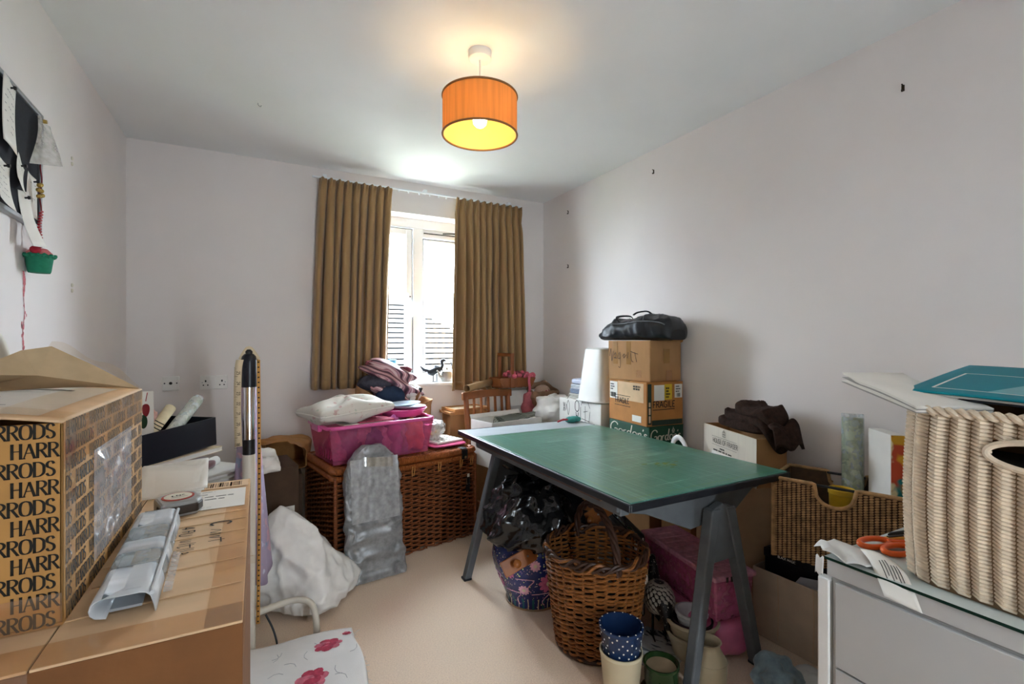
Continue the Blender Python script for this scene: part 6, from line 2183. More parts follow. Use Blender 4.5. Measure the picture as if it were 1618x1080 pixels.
m_ = MB(); m_.blob(sackf, 110, 64); m_.build('sack', M_sack, bs, smooth=True, angle=180)
m_ = MB(); m_.grid(lambda u, v: ((.05 + .09 * v) * math.cos(2 * PI * u) * (1 + .3 * math.sin(10 * PI * u)), (.05 + .07 * v) * math.sin(2 * PI * u), .31 + .045 * v * (1 + .5 * math.sin(14 * PI * u))), 48, 5, cu=True); m_.build('gathered_neck', M_sack, bs, smooth=True, angle=180, solid=.0012)

# wooden peg rail leaning between planter and basket
pr_ = thing('peg_rail', 'brown wooden peg rail lying in front of the blue planter', 'peg rail', (.968, 1.915, .250))
q1 = Vector((1.60, 1.90, .455)) - Vector((.968, 1.915, .250))
mm = Matrix.Rotation(math.atan2(q1.y, q1.x), 4, 'Z') @ Matrix.Rotation(-math.asin(q1.z / q1.length), 4, 'Y') @ Matrix.Rotation(math.radians(-24), 4, 'X')
L_ = q1.length
M_pegw = mat('mid_oak_varnish', '#935523', .32, .2, 10, stretch=(.15, 1, 1), detail=5)
m_ = MB(); m_.box(0, L_, -.009, .009, -.034, .034, T=mm); m_.build('rail', M_pegw, pr_, bevel=.003)
for k in range(5):
    x = .06 + k * .138
    m_ = MB(); m_.lathe([(0, 0), (.011, 0), (.009, .012), (.013, .02), (.019, .03), (.018, .04), (.010, .046), (0, .047)], 20, T=mm @ Matrix.Translation((x, -.009, 0)) @ Matrix.Rotation(PI / 2, 4, 'X')); m_.build('peg', M_pegw, pr_, smooth=True)
    if k < 4:
        x2 = x + .069
        m_ = MB(); m_.cyl(tuple(mm @ Vector((x2, -.009, .0))), tuple(mm @ Vector((x2, -.012, .0))), .005, 10); m_.build('screw', M_steel, pr_)

# ------------------------------------------------------------------ round wicker basket with hoop handle
lgx, lgy = 1.27, 1.64
lg = thing('round_wicker_basket', 'round wicker basket with hooped handle under the table', 'basket', (lgx, lgy, 0))
M_wk2 = mat('golden_brown_willow', '#8a5426', .48, .5, 45, stretch=(1, 1, 4), detail=4)
M_wkd = mat('dark_willow', '#3c2214', .5, .3, 40)


def lbr(z):
    return .158 + .054 * (z / .455) ** .9


rows, nst = 42, 28
m_ = MB()
rnd = random.Random(2)
NS = nst * 4
for i in range(rows):
    z = .012 + .375 * (i + .5) / rows
    pts = []
    for k in range(NS):
        a = 2 * PI * k / NS
        r = lbr(z) + .0100 * math.sin(nst * a / 2 * 1. + PI * i) + rnd.uniform(-.0008, .0008)
        pts.append((r * math.cos(a), r * math.sin(a), z + .003 * math.sin(3 * a + i) + rnd.uniform(-.0009, .0009)))
    m_.tube(pts, .0049, 5, closed=True)
m_.build('woven_wall', M_wk2, lg, smooth=True, stuff=True)
m_ = MB()
for k in range(nst):
    a = 2 * PI * k / nst
    m_.tube([(lbr(0) * math.cos(a), lbr(0) * math.sin(a), 0), (lbr(.22) * math.cos(a), lbr(.22) * math.sin(a), .22), (lbr(.40) * math.cos(a), lbr(.40) * math.sin(a), .40)], .005, 6)
m_.build('stakes', M_wk2, lg, smooth=True, stuff=True)
for k in range(4):
    m_ = MB(); m_.tube([((lbr(.445) + .007 * math.cos(9 * t_ + k * PI / 2)) * math.cos(t_), (lbr(.445) + .007 * math.cos(9 * t_ + k * PI / 2)) * math.sin(t_), .402 + .012 * math.sin(9 * t_ + k * PI / 2) + .008 * math.sin(14 * t_ + k)) for t_ in [2 * PI * j / 140 for j in range(140)]], .0068, 6, closed=True)
    m_.build('braided_rim_strand', M_wkd if k != 1 else M_wk2, lg, smooth=True)
m_ = MB(); m_.lathe([(0, .002), (.16, .002), (.164, .014), (0, .016)], 48); m_.build('base', M_wkd, lg)
m_ = MB(); m_.tube([(.163 * math.cos(2 * PI * k / 60), .163 * math.sin(2 * PI * k / 60), .012) for k in range(60)], .010, 8, closed=True); m_.build('foot_band', M_wkd, lg, smooth=True)
ha = math.radians(-103)
hv = Vector((math.cos(ha), math.sin(ha), 0))
for k in range(3):
    pts = []
    for j in range(61):
        t_ = PI * j / 60
        c = hv * (.205 * math.cos(t_) * (1 if True else 0)) + Vector((0, 0, .370 + .20 * math.sin(t_) ** .85))
        tang = Vector((-math.sin(t_), math.cos(t_)))
        side = Vector((-hv.y, hv.x, 0))
        outv = hv * math.cos(t_) + Vector((0, 0, math.sin(t_)))
        p_ = 7 * t_ + 2 * PI * k / 3
        pts.append(c + side * .0085 * math.cos(p_) + outv * .0085 * math.sin(p_))
    m_ = MB(); m_.tube(pts, .0085, 7); m_.build('handle_strand', M_wkd, lg, smooth=True)
bk = thing('dark_cloth', 'crumpled black cloth lying inside the round wicker basket', 'cloth', (lgx, lgy, .018))
m_ = MB(); m_.blob(sblob(.125, .125, .09, 1, .8, .03, 14, 7, ridge=.03, rk=14), 40, 22); m_.build('cloth', mat('black_cotton', '#0c0d10', .8, .2, 40), bk, smooth=True)

# ------------------------------------------------------------------ black attache case
bc_ = thing('attache_case', 'black attache case with white piping standing behind the wicker basket', 'briefcase', (1.60, 1.88, 0), math.radians(70))
M_case = mat('black_leathercloth', '#15141a', .38, .15, 60)
for (ya, yb2) in ((-.055, -.004), (.004, .055)):
    m_ = MB(); m_.box(-.21, .16, ya, yb2, .004, .385); m_.build('shell', M_case, bc_, bevel=.016)
m_ = MB(); m_.box(-.212, .162, -.006, .006, .006, .387); m_.build('seam', M_chrome, bc_, bevel=.003)
for y in (-.028, .0, ):
    m_ = MB(); m_.tube([(-.2115, y - .01, .02), (-.2115, y - .01, .37)], .0035, 6); m_.build('piping', M_paper, bc_, smooth=True)
m_ = MB(); m_.tube(cat_rom([(-.10, 0, .385), (-.09, 0, .412), (.03, 0, .412), (.04, 0, .385)], 5), .008, 8); m_.build('handle', M_case, bc_, smooth=True)
for x in (-.15, .10):
    m_ = MB(); m_.box(x - .02, x + .02, -.012, .012, .384, .392); m_.build('clasp', M_chrome, bc_, bevel=.002)
gl = thing('blue_grey_cushion', 'blue grey felt cushion tucked between peg rail and attache case', 'cushion', (1.43, 1.95, 0), .5)
m_ = MB(); m_.blob(sblob(.085, .05, .21, .5, .5, .012, 8, 3), 40, 26); m_.build('cover', mat('blue_grey_felt', '#474a5c', .9, .2, 60), gl, smooth=True)
m_ = MB(); m_.tube([(.083 * math.cos(a), .0, .21 + .205 * math.sin(a)) for a in [2 * PI * k / 40 for k in range(40)]], .004, 6, closed=True); m_.build('piping', mat('blue_grey_felt'), gl, smooth=True)

# ------------------------------------------------------------------ pink storage box and bag under the table
M_pl2 = clear_pink('translucent_pink_lid', '#fdd8e6', .7, '#f5aac6')
pa = math.radians(-10)
pbx = thing('pink_lidded_box', 'long pink plastic lidded box under the near end of the table', 'storage box', (1.715, 1.515, .165), pa)
w_, d_, h_ = .19, .50, .165
m_ = MB(); m_.frust((-w_ / 2 + .012, w_ / 2 - .012, -d_ / 2 + .012, d_ / 2 - .012), (-w_ / 2, w_ / 2, -d_ / 2, d_ / 2), 0, h_); m_.build('box_body', clear_pink('translucent_pink_box', '#f9c0da', .45, '#ea82b2'), pbx, bevel=.008)
m_ = MB(); m_.box(-w_ / 2 - .008, w_ / 2 + .008, -d_ / 2 - .008, d_ / 2 + .008, h_, h_ + .022); m_.build('lid', M_pl2, pbx, bevel=.007)
m_ = MB(); m_.box(-w_ / 2 + .02, w_ / 2 - .02, -d_ / 2 + .02, d_ / 2 - .02, .01, h_ - .004); m_.build('contents', mat('striped_pink_packets', '#c9889c', .7, .3, 1, col2='#e8c0c4', stretch=(2, 30, 1), fac=(.4, .6)), pbx, bevel=.004)
for k in range(9):
    m_ = MB(); m_.box(-w_ / 2 + .012, w_ / 2 - .012, -d_ / 2 + .03 + .05 * k, -d_ / 2 + .042 + .05 * k, h_ + .022, h_ + .0245); m_.build('lid_rib', M_pl2, pbx, bevel=.001)
for k in range(5):
    m_ = MB(); m_.box(-.05 + .022 * k, -.04 + .022 * k, -d_ / 2 - .0095, -d_ / 2 - .008, h_ - .002, h_ + .018); m_.build('printed_mark', M_print, pbx)
pg = thing('pink_plastic_bag', 'crumpled pink plastic bag under the pink lidded box', 'plastic bag', (1.715, 1.50, 0), pa)
m_ = MB(); m_.blob(sblob(.115, .235, .0815, .5, .5, .02, 10, 5, ridge=.02, rk=12), 50, 26)
for i in range(len(m_.v)):
    p = m_.v[i]; m_.v[i] = (p[0], p[1], min(p[2], .163))
m_.build('bag', mat('pink_polythene', '#dd7aa2', .35, .15, 14, bump=.3, bscale=25), pg, smooth=True, angle=180)

# ------------------------------------------------------------------ guinea fowl figure
gf = thing('guinea_fowl_figure', 'black and white speckled guinea fowl figure under the table', 'figurine', (1.53, 1.535, 0), math.radians(60))
gf.scale = (.88, .88, .88)
M_fowl = print_mat('black_white_speckle', '#0b0c0f', ['#cfcabd', '#8a867c'], 55, .35, .20, kind='vor', bump=.2)
m_ = MB()
m_.blob(lambda th, ph: (.105 * math.cos(ph) * math.cos(th) * (1.15 if math.cos(th) < 0 else .95), .068 * math.cos(ph) * math.sin(th), .19 + .085 * math.sin(ph) * (1 + .15 * math.cos(th)) - .02 * math.cos(th)), 40, 26); m_.build('body', M_fowl, gf, smooth=True)
m_ = MB()
for i in range(11):
    for j in range(16):
        a, p_ = 2 * PI * (j + .5 * (i % 2)) / 16, -1.0 + 2.1 * i / 10
        c = Vector((.105 * math.cos(p_) * math.cos(a) * (1.15 if math.cos(a) < 0 else .95), .068 * math.cos(p_) * math.sin(a), .19 + .085 * math.sin(p_) * (1 + .15 * math.cos(a)) - .02 * math.cos(a)))
        n = Vector((c.x, c.y * 2, (c.z - .19) * 1.6)).normalized()
        t_ = n.orthogonal().normalized(); s_ = n.cross(t_)
        r = .0085
        vs = [c + n * .0015 + (t_ * math.cos(q) * 1.4 + s_ * math.sin(q)) * r for q in [2 * PI * k / 7 for k in range(7)]] + [c + n * .005]
        m_.add(vs, [(k, (k + 1) % 7, 7) for k in range(7)])
m_.build('white_feathers', mat('white_feather', '#b9b5aa', .6, .2), gf, smooth=True, stuff=True)
m_ = MB(); m_.tube(cat_rom([(.07, 0, .22), (.105, 0, .26), (.11, 0, .30), (.12, 0, .325)], 6), [.035 - .021 * k / 18 for k in range(19)], 12); m_.build('neck', M_fowl, gf, smooth=True)
m_ = MB(); m_.blob(lambda th, ph: (.125 + .024 * math.cos(ph) * math.cos(th), .016 * math.cos(ph) * math.sin(th), .33 + .018 * math.sin(ph)), 18, 12); m_.tube([(.145, 0, .33), (.168, 0, .322)], [.008, .001], 8); m_.build('head', M_fowl, gf, smooth=True)
m_ = MB(); m_.tube(cat_rom([(-.09, 0, .2), (-.13, 0, .17), (-.15, 0, .12)], 5), [.045 - .04 * k / 10 for k in range(11)], 10); m_.build('tail', M_fowl, gf, smooth=True)
for sy in (-.03, .03):
    m_ = MB(); m_.cyl((0, sy, .004), (0, sy, .12), .006, 8)
    for q in (-.5, 0, .5, PI):
        m_.tube([(0, sy, .005), (.045 * math.cos(q), sy + .045 * math.sin(q), .003)], [.005, .003], 6)
    m_.build('leg', M_iron, gf, smooth=True)
npp = thing('floor_newspaper', 'sheet of newspaper on the carpet under the guinea fowl figure', 'newspaper', (1.46, 1.47, .0), math.radians(25))
m_ = MB(); m_.grid(lambda u, v: (-.13 + .26 * u, -.10 + .20 * v, .0015 + .0008 * math.sin(9 * u)), 10, 10); m_.build('sheet', print_mat('printed_newspaper', '#cfcfcc', ['#6d7075'], 40, .8, .56, stretch=(1, .3, 1)), npp, smooth=True)

# ------------------------------------------------------------------ flower pots in front
M_cpot = mat('cream_glazed_pot', '#d2c5a6', .35, .04, 8)
M_navyp = mat('navy_glaze', '#1c3258', .25, .06, 8)
M_gpot = mat('dark_green_glaze', '#1d3617', .15, .15, 8)


def pot_prof(r0, r1, h, t=.007, lip=.0):
    return [(0, 0), (r0, 0), (r0 + .002, .004), (r1 - .002, h - .012), (r1 + lip, h - .010), (r1 + lip, h), (r1 - t, h), (r1 - t - .002, h - .014), (r0 - t, t), (0, t)]


p1_ = thing('cream_pot', 'tall cream plant pot holding the navy dotted pot', 'plant pot', (1.148, 1.335, 0))
m_ = MB(); m_.lathe(pot_prof(.056, .076, .175, .004), 48); m_.build('pot', M_cpot, p1_, smooth=True)
p2_ = thing('dotted_pot', 'navy pot with white dots stacked in a cream pot', 'plant pot', (1.148, 1.335, .098))
m_ = MB(); m_.lathe(pot_prof(.052, .079, .165, .006), 48); m_.build('pot', M_navyp, p2_, smooth=True)
rnd = random.Random(4)
for i in range(5):
    for j in range(13):
        a = 2 * PI * (j + .5 * (i % 2)) / 13 + rnd.uniform(-.08, .08)
        z = .084 + .0165 * i + rnd.uniform(-.003, .003)
        r = .054 + (.079 - .054) * z / .165 + .0005
        m_ = MB()
        n = Vector((math.cos(a), math.sin(a), 0)); t_ = Vector((-math.sin(a), math.cos(a), 0))
        c = n * r + Vector((0, 0, z))
        m_.add([c + n * .0006 + (t_ * math.cos(q) + Z_ * math.sin(q)) * .0032 for q in [2 * PI * k / 7 for k in range(7)]] + [c + n * .0016], [(k, (k + 1) % 7, 7) for k in range(7)])
        m_.build('white_dot', M_paper, p2_)
for j in range(16):
    a = 2 * PI * j / 16
    m_ = MB(); m_.lathe([(.0028, .1652), (.002, .1664), (0, .1667)], 7, T=Matrix.Translation((.0755 * math.cos(a), .0755 * math.sin(a), 0))); m_.build('rim_dot', M_paper, p2_)
p3_ = thing('green_pot', 'short dark green glazed pot on a saucer beside the navy dotted pot', 'plant pot', (1.292, 1.285, 0))
m_ = MB(); m_.lathe([(0, 0), (.07, 0), (.075, .008), (.07, .010), (0, .008)], 40); m_.build('saucer', M_gpot, p3_, smooth=True)
m_ = MB(); m_.lathe([(0, .011), (.052, .011), (.058, .03), (.061, .10), (.064, .104), (.064, .112), (.058, .112), (.055, .098), (.05, .095), (0, .093)], 44); m_.build('pot', M_gpot, p3_, smooth=True)
m_ = MB(); m_.lathe([(0, .092), (.053, .092), (.053, .097), (0, .0975)], 36); m_.build('pale_filling', mat('buff_terracotta', '#9a8467', .7), p3_, smooth=True)
cpx, cpy = 1.560, 1.385
for (nm, lab, r0, r1, z0, h, m, sg) in (('outer_cream_pot', 'cream plant pot under the nested pots', .068, .098, 0, .10, M_cpot, 0), ('cream_bowl_pot', 'cream ridged pot nested in a lower cream pot', .05, .104, .03, .125, M_cpot, 1),
                                        ('plum_pot', 'dark plum pot inside the cream ridged pot', .04, .08, .045, .105, mat('plum_glaze', '#3a1c2c', .3), 0), ('white_cup_pot', 'white ribbed cup at the top of the nested pots', .036, .062, .075, .105, mat('white_ceramic', '#dfe2e6', .25), 1)):
    t = thing(nm, lab, 'plant pot', (cpx, cpy, z0), 0, 'nested pots by the table leg')
    m_ = MB(); m_.lathe(pot_prof(r0, r1, h, .005, .003), 48); m_.build('pot', m, t, smooth=True)
    if sg:
        for q in range(3):
            rr = r0 + (r1 - r0) * (.55 + .15 * q)
            m_ = MB(); m_.tube([(rr * 1.012 * math.cos(2 * PI * k / 48), rr * 1.012 * math.sin(2 * PI * k / 48), h * (.55 + .15 * q)) for k in range(48)], .0022, 6, closed=True); m_.build('ridge', m, t, smooth=True)
jg = thing('cream_jug', 'tall cream stoneware jug behind the table leg', 'jug', (1.478, 1.235, 0))
m_ = MB(); m_.lathe([(0, 0), (.056, 0), (.062, .01), (.066, .07), (.064, .10), (.048, .128), (.040, .142), (.042, .158), (.047, .164), (.042, .164), (.036, .155), (.034, .142), (.05, .11), (.055, .02), (0, .012)], 48); m_.build('body', M_cpot, jg, smooth=True)
m_ = MB(); m_.tube([(.0665 * math.cos(2 * PI * k / 48), .0665 * math.sin(2 * PI * k / 48), .098) for k in range(48)], .002, 6, closed=True); m_.build('shoulder_ridge', M_cpot, jg, smooth=True)

# ------------------------------------------------------------------ cartons by the right wall near the table
sp = carton('propped_carton', 'tall brown carton behind the near end of the table', (1.975, 1.506, 0), math.radians(-10), .26, .20, .64, M_card_lt, flaps=[('l', 14, .06), ('f', -20, .05)], tape=False)
hf = carton('department_store_box', 'white-faced delivery box with grey crest and capitals by the right wall', (1.999, 1.48, .71), math.radians(69.5), .42, .14, .15, M_card, flaps=None, tape=False)
m_ = MB(); m_.box(-.19, .19, -.06, .06, -.064, .0); m_.build('lower_body', M_card, hf)
m_ = MB(); m_.box(-.2105, .2105, .0698, .0712, -.06, .150); m_.build('white_face', mat('white_corrugated_face', '#cfc4b4', .8, .06, 60, stretch=(9, .1, .1)), hf)
m_ = MB()
text(m_, 'HOUSE OF FRASER', (.125, .0712, .072), -X_, Z_, .022, .12, off=.0012, wide=.92)
ribbon(m_, [(-.004, .096 - .072), (.20, .096 - .072)], Vector((.13, .0712, .078)), -X_, Z_, Vector((0, .0012, 0)), .0014)
ribbon(m_, [(-.004, 0), (.20, 0)], Vector((.13, .0712, .062)), -X_, Z_, Vector((0, .0012, 0)), .0014)
for q in ([(-.012, 0), (-.012, .022), (.012, .022), (.012, 0), (-.012, 0)], [(0, 0), (0, .032)], [(-.012, .011), (.012, .011)], [(-.006, .022), (-.006, .03)], [(.006, .022), (.006, .03)]):
    ribbon(m_, q, Vector((.03, .0712, .112)), -X_, Z_, Vector((0, .0012, 0)), .0028)
m_.build('printed_lettering', mat('grey_print_ink', '#5b5650', .7), hf, label='grey capital lettering with crest', stuff=True)
small_print(hf, (.065, .0712, .046), -X_, Z_, .05, 1, .02, .007, 5)
small_print(hf, (.12, .0712, .034), -X_, Z_, .17, 1, .02, .006, 6)
strip('pale_label', M_paper, hf, (.135, .0712, -.03), -X_, Z_, .17, .06, .0006)
sc = thing('dark_scarf', 'bundled dark brown knitted scarf on the department store box', 'scarf', (2.005, 1.43, .862), math.radians(72))
M_scarf = mat('dark_brown_chenille', '#33241e', .95, .35, 60, bump=.5, bscale=160, sheen=.0, spec=.15)


def fold_layer(rx_, ry_, h0, h1, sd, droop=0., ox_=0., oy_=0.):
    """a soft folded layer of cloth between heights h0 and h1, its far end drooping"""
    def fn(th, ph):
        c, s = spow(math.cos(th), .6), spow(math.sin(th), .6)
        cz = spow(math.cos(ph), .4)
        x, y = rx_ * c * cz, ry_ * s * cz
        e_ = 1 + .14 * nz((c, s, sd), 1.3, sd)
        x, y = x * e_ + ox_, y * e_ + oy_
        z = (h0 + h1) / 2 + (h1 - h0) / 2 * spow(math.sin(ph), .7)
        if ph > 0:
            z += .022 * crease((x, y * .5, 0), 9, sd, 4) - .010 + .006 * crease((x, y, 0), 26, sd, 2)
        d_ = max(0., -(x + .11))
        z -= droop * d_ * d_ * 26
        return (x, y, z)
    return fn


for (nm, args) in (('lower_fold', (.165, .085, .003, .045, 2., .0, .02, 0.)), ('middle_fold', (.17, .082, .035, .085, 5., .6, -.03, -.005)), ('upper_fold', (.125, .075, .07, .125, 9., .3, -.055, .0))):
    m_ = MB(); m_.blob(fold_layer(*args), 80, 30); m_.build(nm, M_scarf, sc, smooth=True, angle=180)
m_ = MB(); m_.grid(lambda u, v: (-.17 - .07 * v - .02 * math.sin(3 * u), -.075 + .13 * u + .02 * v, .055 + .015 * math.sin(9 * u) - .085 * v * v + .012 * math.sin(6 * v + 4 * u)), 24, 18); m_.build('hanging_end', M_scarf, sc, smooth=True, solid=.012)

bxr = carton('open_carton', 'open pale carton with folders on the carpet below the seagrass basket', (2.03, 1.145, 0), math.radians(-86), .46, .19, .292, mat('window_lit_cardboard', '#cdb79f', .8, .08, 14, bump=.1, bscale=90), flaps=None, tape=False)  # card made paler, with the window's light put into its colour
for k, dx in enumerate((-.12, .02, .10)):
    m_ = MB(); m_.tube([(dx, -.0965, .29), (dx + .004, -.097, .16), (dx, -.0965, .02)], .0012, 5); m_.build('crease', M_card_lt, bxr, smooth=True)
b1 = thing('black_gift_box', 'black box with small white print standing in the open carton', 'box', (2.045, 1.225, .006), math.radians(-86))
m_ = MB(); m_.box(-.13, .13, -.06, .06, 0, .35); m_.build('body', M_navy, b1, bevel=.003)
m_ = MB(); m_.box(-.134, .134, -.064, .064, .325, .362); m_.build('lid', M_navy, b1, bevel=.004)
m_ = MB(); text(m_, 'BLACK MAGIC', (-.07, -.064, .338), X_, Z_, .010, .16, off=.001); m_.build('white_print', M_paper, b1, stuff=True)
m_ = MB(); m_.box(-.12, .12, -.055, .055, .362, .366); m_.build('lid_panel', M_navy, b1)
b2 = thing('black_box_file', 'black box file in the open carton under the seagrass basket', 'box file', (2.05, 1.0, .006), math.radians(-86))
m_ = MB(); m_.box(-.085, .085, -.06, .06, 0, .30); m_.build('body', M_black, b2, bevel=.003)
m_ = MB(); m_.box(-.087, .087, -.062, .062, .30, .310); m_.build('top', M_navy, b2, bevel=.002)
for i, (dx, hh_, c, lab) in enumerate(((-.03, .325, '#b9bcc2', 'grey folder'), (.015, .33, '#c0343c', 'red edged folder'), (.05, .318, '#e2e2e0', 'white folder'), (.08, .31, '#1d4a4a', 'dark teal folder'))):
    fo = thing('folder', lab + ' leaning at the front of the open carton', 'folder', (1.958 + .004 * i, 1.10 - dx, .008), math.radians(-86), 'folders in the open carton', ry=math.radians(0))
    m_ = MB(); m_.prism([(-.07, 0), (.07, 0), (.07, hh_ - .03), (.05, hh_ - .012 * i), (-.05, hh_ - .02), (-.07, hh_ - .05)], -.0015, .0015, T=Matrix.Rotation(PI / 2, 4, 'X')); m_.build('cover', mat('folder_cover_%d' % i, c, .5), fo)
    m_ = MB(); m_.prism([(-.065, .004), (.065, .004), (.06, hh_ - .04), (-.06, hh_ - .055)], .0016, .0028, T=Matrix.Rotation(PI / 2, 4, 'X')); m_.build('papers', M_paper, fo)

# ------------------------------------------------------------------ seagrass basket
sgz = .447
sg = thing('seagrass_basket', 'rectangular seagrass basket with cut-out handle by the right wall', 'basket', (1.9505, 1.019, sgz), math.radians(-70.7))
M_sea = mat('twisted_seagrass', '#a98357', .6, .40, 40, detail=4)
M_sead = mat('dark_seagrass', '#7a5230', .65, .3, 40)
M_seain = mat('seagrass_inside', '#4d3724', .8, .2, 40)
sl, sd_, sh = .408, .245, .30


def cut(s_):
    """height of the top edge along the front; s_ measured from the middle"""
    q = s_ + .005
    if abs(q) < .062:
        return sh - .075 * math.sqrt(max(0, 1 - (q / .062) ** 2)) ** .7
    return sh


bulb = MB()
for (org, X, N, L, hasc) in ((Vector((-sl / 2, -sd_ / 2, 0)), X_, -Y_, sl, True), (Vector((-sl / 2, sd_ / 2, 0)), -Y_, -X_, sd_, False), (Vector((sl / 2, -sd_ / 2, 0)), Y_, X_, sd_, False), (Vector((sl / 2, sd_ / 2, 0)), -X_, Y_, sl, True)):
    nc_ = int(L / .0155)
    nr = 34
    for i in range(nc_):
        s_ = L * (i + .5) / nc_
        top = cut(s_ - L / 2) if hasc else sh
        for j in range(nr):
            z = sh * (j + .5) / nr + (.004 if i % 2 else 0)
            if z > top - .006:
                continue
            c = org + X * s_ + Z_ * z + N * .003
            rx_, rz_ = L / nc_ * .47, sh / nr * .50
            vs = [c + N * .008]
            for k in range(6):
                a = 2 * PI * k / 6
                vs.append(c + X * (rx_ * math.cos(a)) + Z_ * (rz_ * math.sin(a) + .0015 * math.cos(a)) + N * (.002))
            bulb.add(vs, [(0, k + 1, (k + 1) % 6 + 1) for k in range(6)])
bulb.build('woven_braids', M_sea, sg, smooth=True, stuff=True, angle=70)
m_ = MB()
n_ = 60
for sy in (-1, 1):
    vs, fs = [], []
    for k in range(n_ + 1):
        s_ = -sl / 2 + sl * k / n_
        vs += [(s_, sy * sd_ / 2, .002), (s_, sy * sd_ / 2, cut(s_) - .002)]
    for k in range(n_):
        fs.append((2 * k, 2 * k + 2, 2 * k + 3, 2 * k + 1))
    m_.add(vs, fs)
for sx in (-1, 1):
    m_.add([(sx * sl / 2, -sd_ / 2, .002), (sx * sl / 2, sd_ / 2, .002), (sx * sl / 2, sd_ / 2, sh), (sx * sl / 2, -sd_ / 2, sh)], [(0, 1, 2, 3)])
m_.add([(-sl / 2, -sd_ / 2, .004), (sl / 2, -sd_ / 2, .004), (sl / 2, sd_ / 2, .004), (-sl / 2, sd_ / 2, .004)], [(0, 1, 2, 3)])
m_.build('inner_wall', M_seain, sg, solid=.004)
for sy in (-1, 1):
    pts = [(-sl / 2 + sl * k / 60, sy * (sd_ / 2 + .003), cut(-sl / 2 + sl * k / 60) + .001) for k in range(61)]
    m_ = MB(); m_.tube(pts, .007, 8); m_.build('rim_cord', M_sea, sg, smooth=True)
    m_ = MB(); m_.tube([(-.068, sy * (sd_ / 2 - .006), sh - .004), (.058, sy * (sd_ / 2 - .006), sh - .004)], .005, 8); m_.build('metal_bar', M_black, sg, smooth=True)
for sx in (-1, 1):
    m_ = MB(); m_.tube([(sx * (sl / 2 + .003), -sd_ / 2, sh + .001), (sx * (sl / 2 + .003), sd_ / 2, sh + .001)], .007, 8); m_.build('rim_cord', M_sea, sg, smooth=True)
    for sy in (-1, 1):
        m_ = MB(); m_.tube([(sx * (sl / 2 + .002), sy * (sd_ / 2 + .002), 0), (sx * (sl / 2 + .002), sy * (sd_ / 2 + .002), sh)], .0065, 8); m_.build('corner_cord', M_sea, sg, smooth=True)


def sgp(x, y, z):
    v = Matrix.Rotation(math.radians(-70.7), 3, 'Z') @ Vector((x, y, 0))
    return (1.9505 + v.x, 1.019 + v.y, sgz + z)


roll('wallpaper_roll', 'green damask wallpaper roll standing in the seagrass basket', sgp(.028, .04, .012), sgp(.02, .085, .53), .0345, print_mat('green_damask_paper', '#808d60', ['#a0aa80', '#66734c'], 34, .6, .5), cat='wallpaper roll', wrap=M_pclear)
yb_t = thing('yellow_tub', 'yellow plastic tub inside the seagrass basket', 'tub', sgp(.0, -.02, .010), 0)
m_ = MB(); m_.lathe([(0, 0), (.034, 0), (.04, .245), (.043, .247), (.043, .262), (.036, .262), (.03, .01), (0, .01)], 30); m_.build('tub', mat('yellow_plastic', '#c9a32a', .4), yb_t, smooth=True)
m_ = MB(); m_.tube([(.042 * math.cos(2 * PI * k / 30), .042 * math.sin(2 * PI * k / 30), .262) for k in range(30)], .003, 6, closed=True); m_.build('rolled_rim', mat('yellow_plastic'), yb_t, smooth=True)
ap = thing('painted_board', 'bright painted board with white edge standing in the seagrass basket', 'board', sgp(.155, .005, .012), math.radians(-38))
m_ = MB(); m_.box(-.045, .0, -.06, .08, 0, .49); m_.build('white_board', M_wcard, ap, bevel=.002)
M_art = print_mat('bright_abstract_print', '#d9a21f', ['#c4451f', '#1d8a8a', '#e8dcb0'], 9, .35, .55)
m_ = MB(); m_.box(-.044, -.001, -.0612, -.0602, .002, .488); m_.build('painted_face', M_art, ap)
m_ = MB(); m_.box(.0002, .0012, -.06, .08, .002, .488); m_.build('painted_side', M_art, ap)

# ------------------------------------------------------------------ white drawer unit with glass top
M_unit = mat('white_melamine', '#b9b9b8', .45, .02, 6)
un = thing('drawer_unit', 'white drawer unit with green-edged glass top in the right foreground', 'drawer unit', (1.72, .21, 0))
ux, uy = 1.72, .21
m_ = MB(); m_.box(1.318 - ux, 2.13 - ux, -.30 - uy, .712 - uy, .0, .66); m_.build('carcass', M_unit, un, bevel=.002)
m_ = MB(); m_.box(1.31 - ux, 2.135 - ux, -.305 - uy, .722 - uy, .664, .705); m_.build('top_panel', M_unit, un, bevel=.002)
m_ = MB(); m_.box(1.306 - ux, 2.135 - ux, -.305 - uy, .726 - uy, .7065, .7135); m_.build('glass_top', mat('green_edge_glass', '#c3ccc8', .05, .02, trans=.0, spec=.6), un, bevel=.001)
m_ = MB(); m_.box(1.3055 - ux, 1.307 - ux, -.305 - uy, .726 - uy, .7065, .7132); m_.build('glass_edge', mat('dark_green_glass_edge', '#0f2e26', .1), un)
for (z0_, z1_) in ((.02, .225), (.23, .435), (.44, .655)):
    m_ = MB(); m_.box(1.306 - ux, 1.318 - ux, -.29 - uy, .70 - uy, z0_, z1_); o = m_.build('drawer_front', M_unit, un, bevel=.002)
    m_ = MB(); m_.cyl((1.306 - ux, .05 - uy, (z0_ + z1_) / 2), (1.288 - ux, .05 - uy, (z0_ + z1_) / 2), .012, 16); m_.build('knob', M_steel, o)
m_ = MB(); m_.box(1.306 - ux, 1.335 - ux, .714 - uy, .744 - uy, 0, .655); m_.build('side_post', M_white, un, bevel=.004)

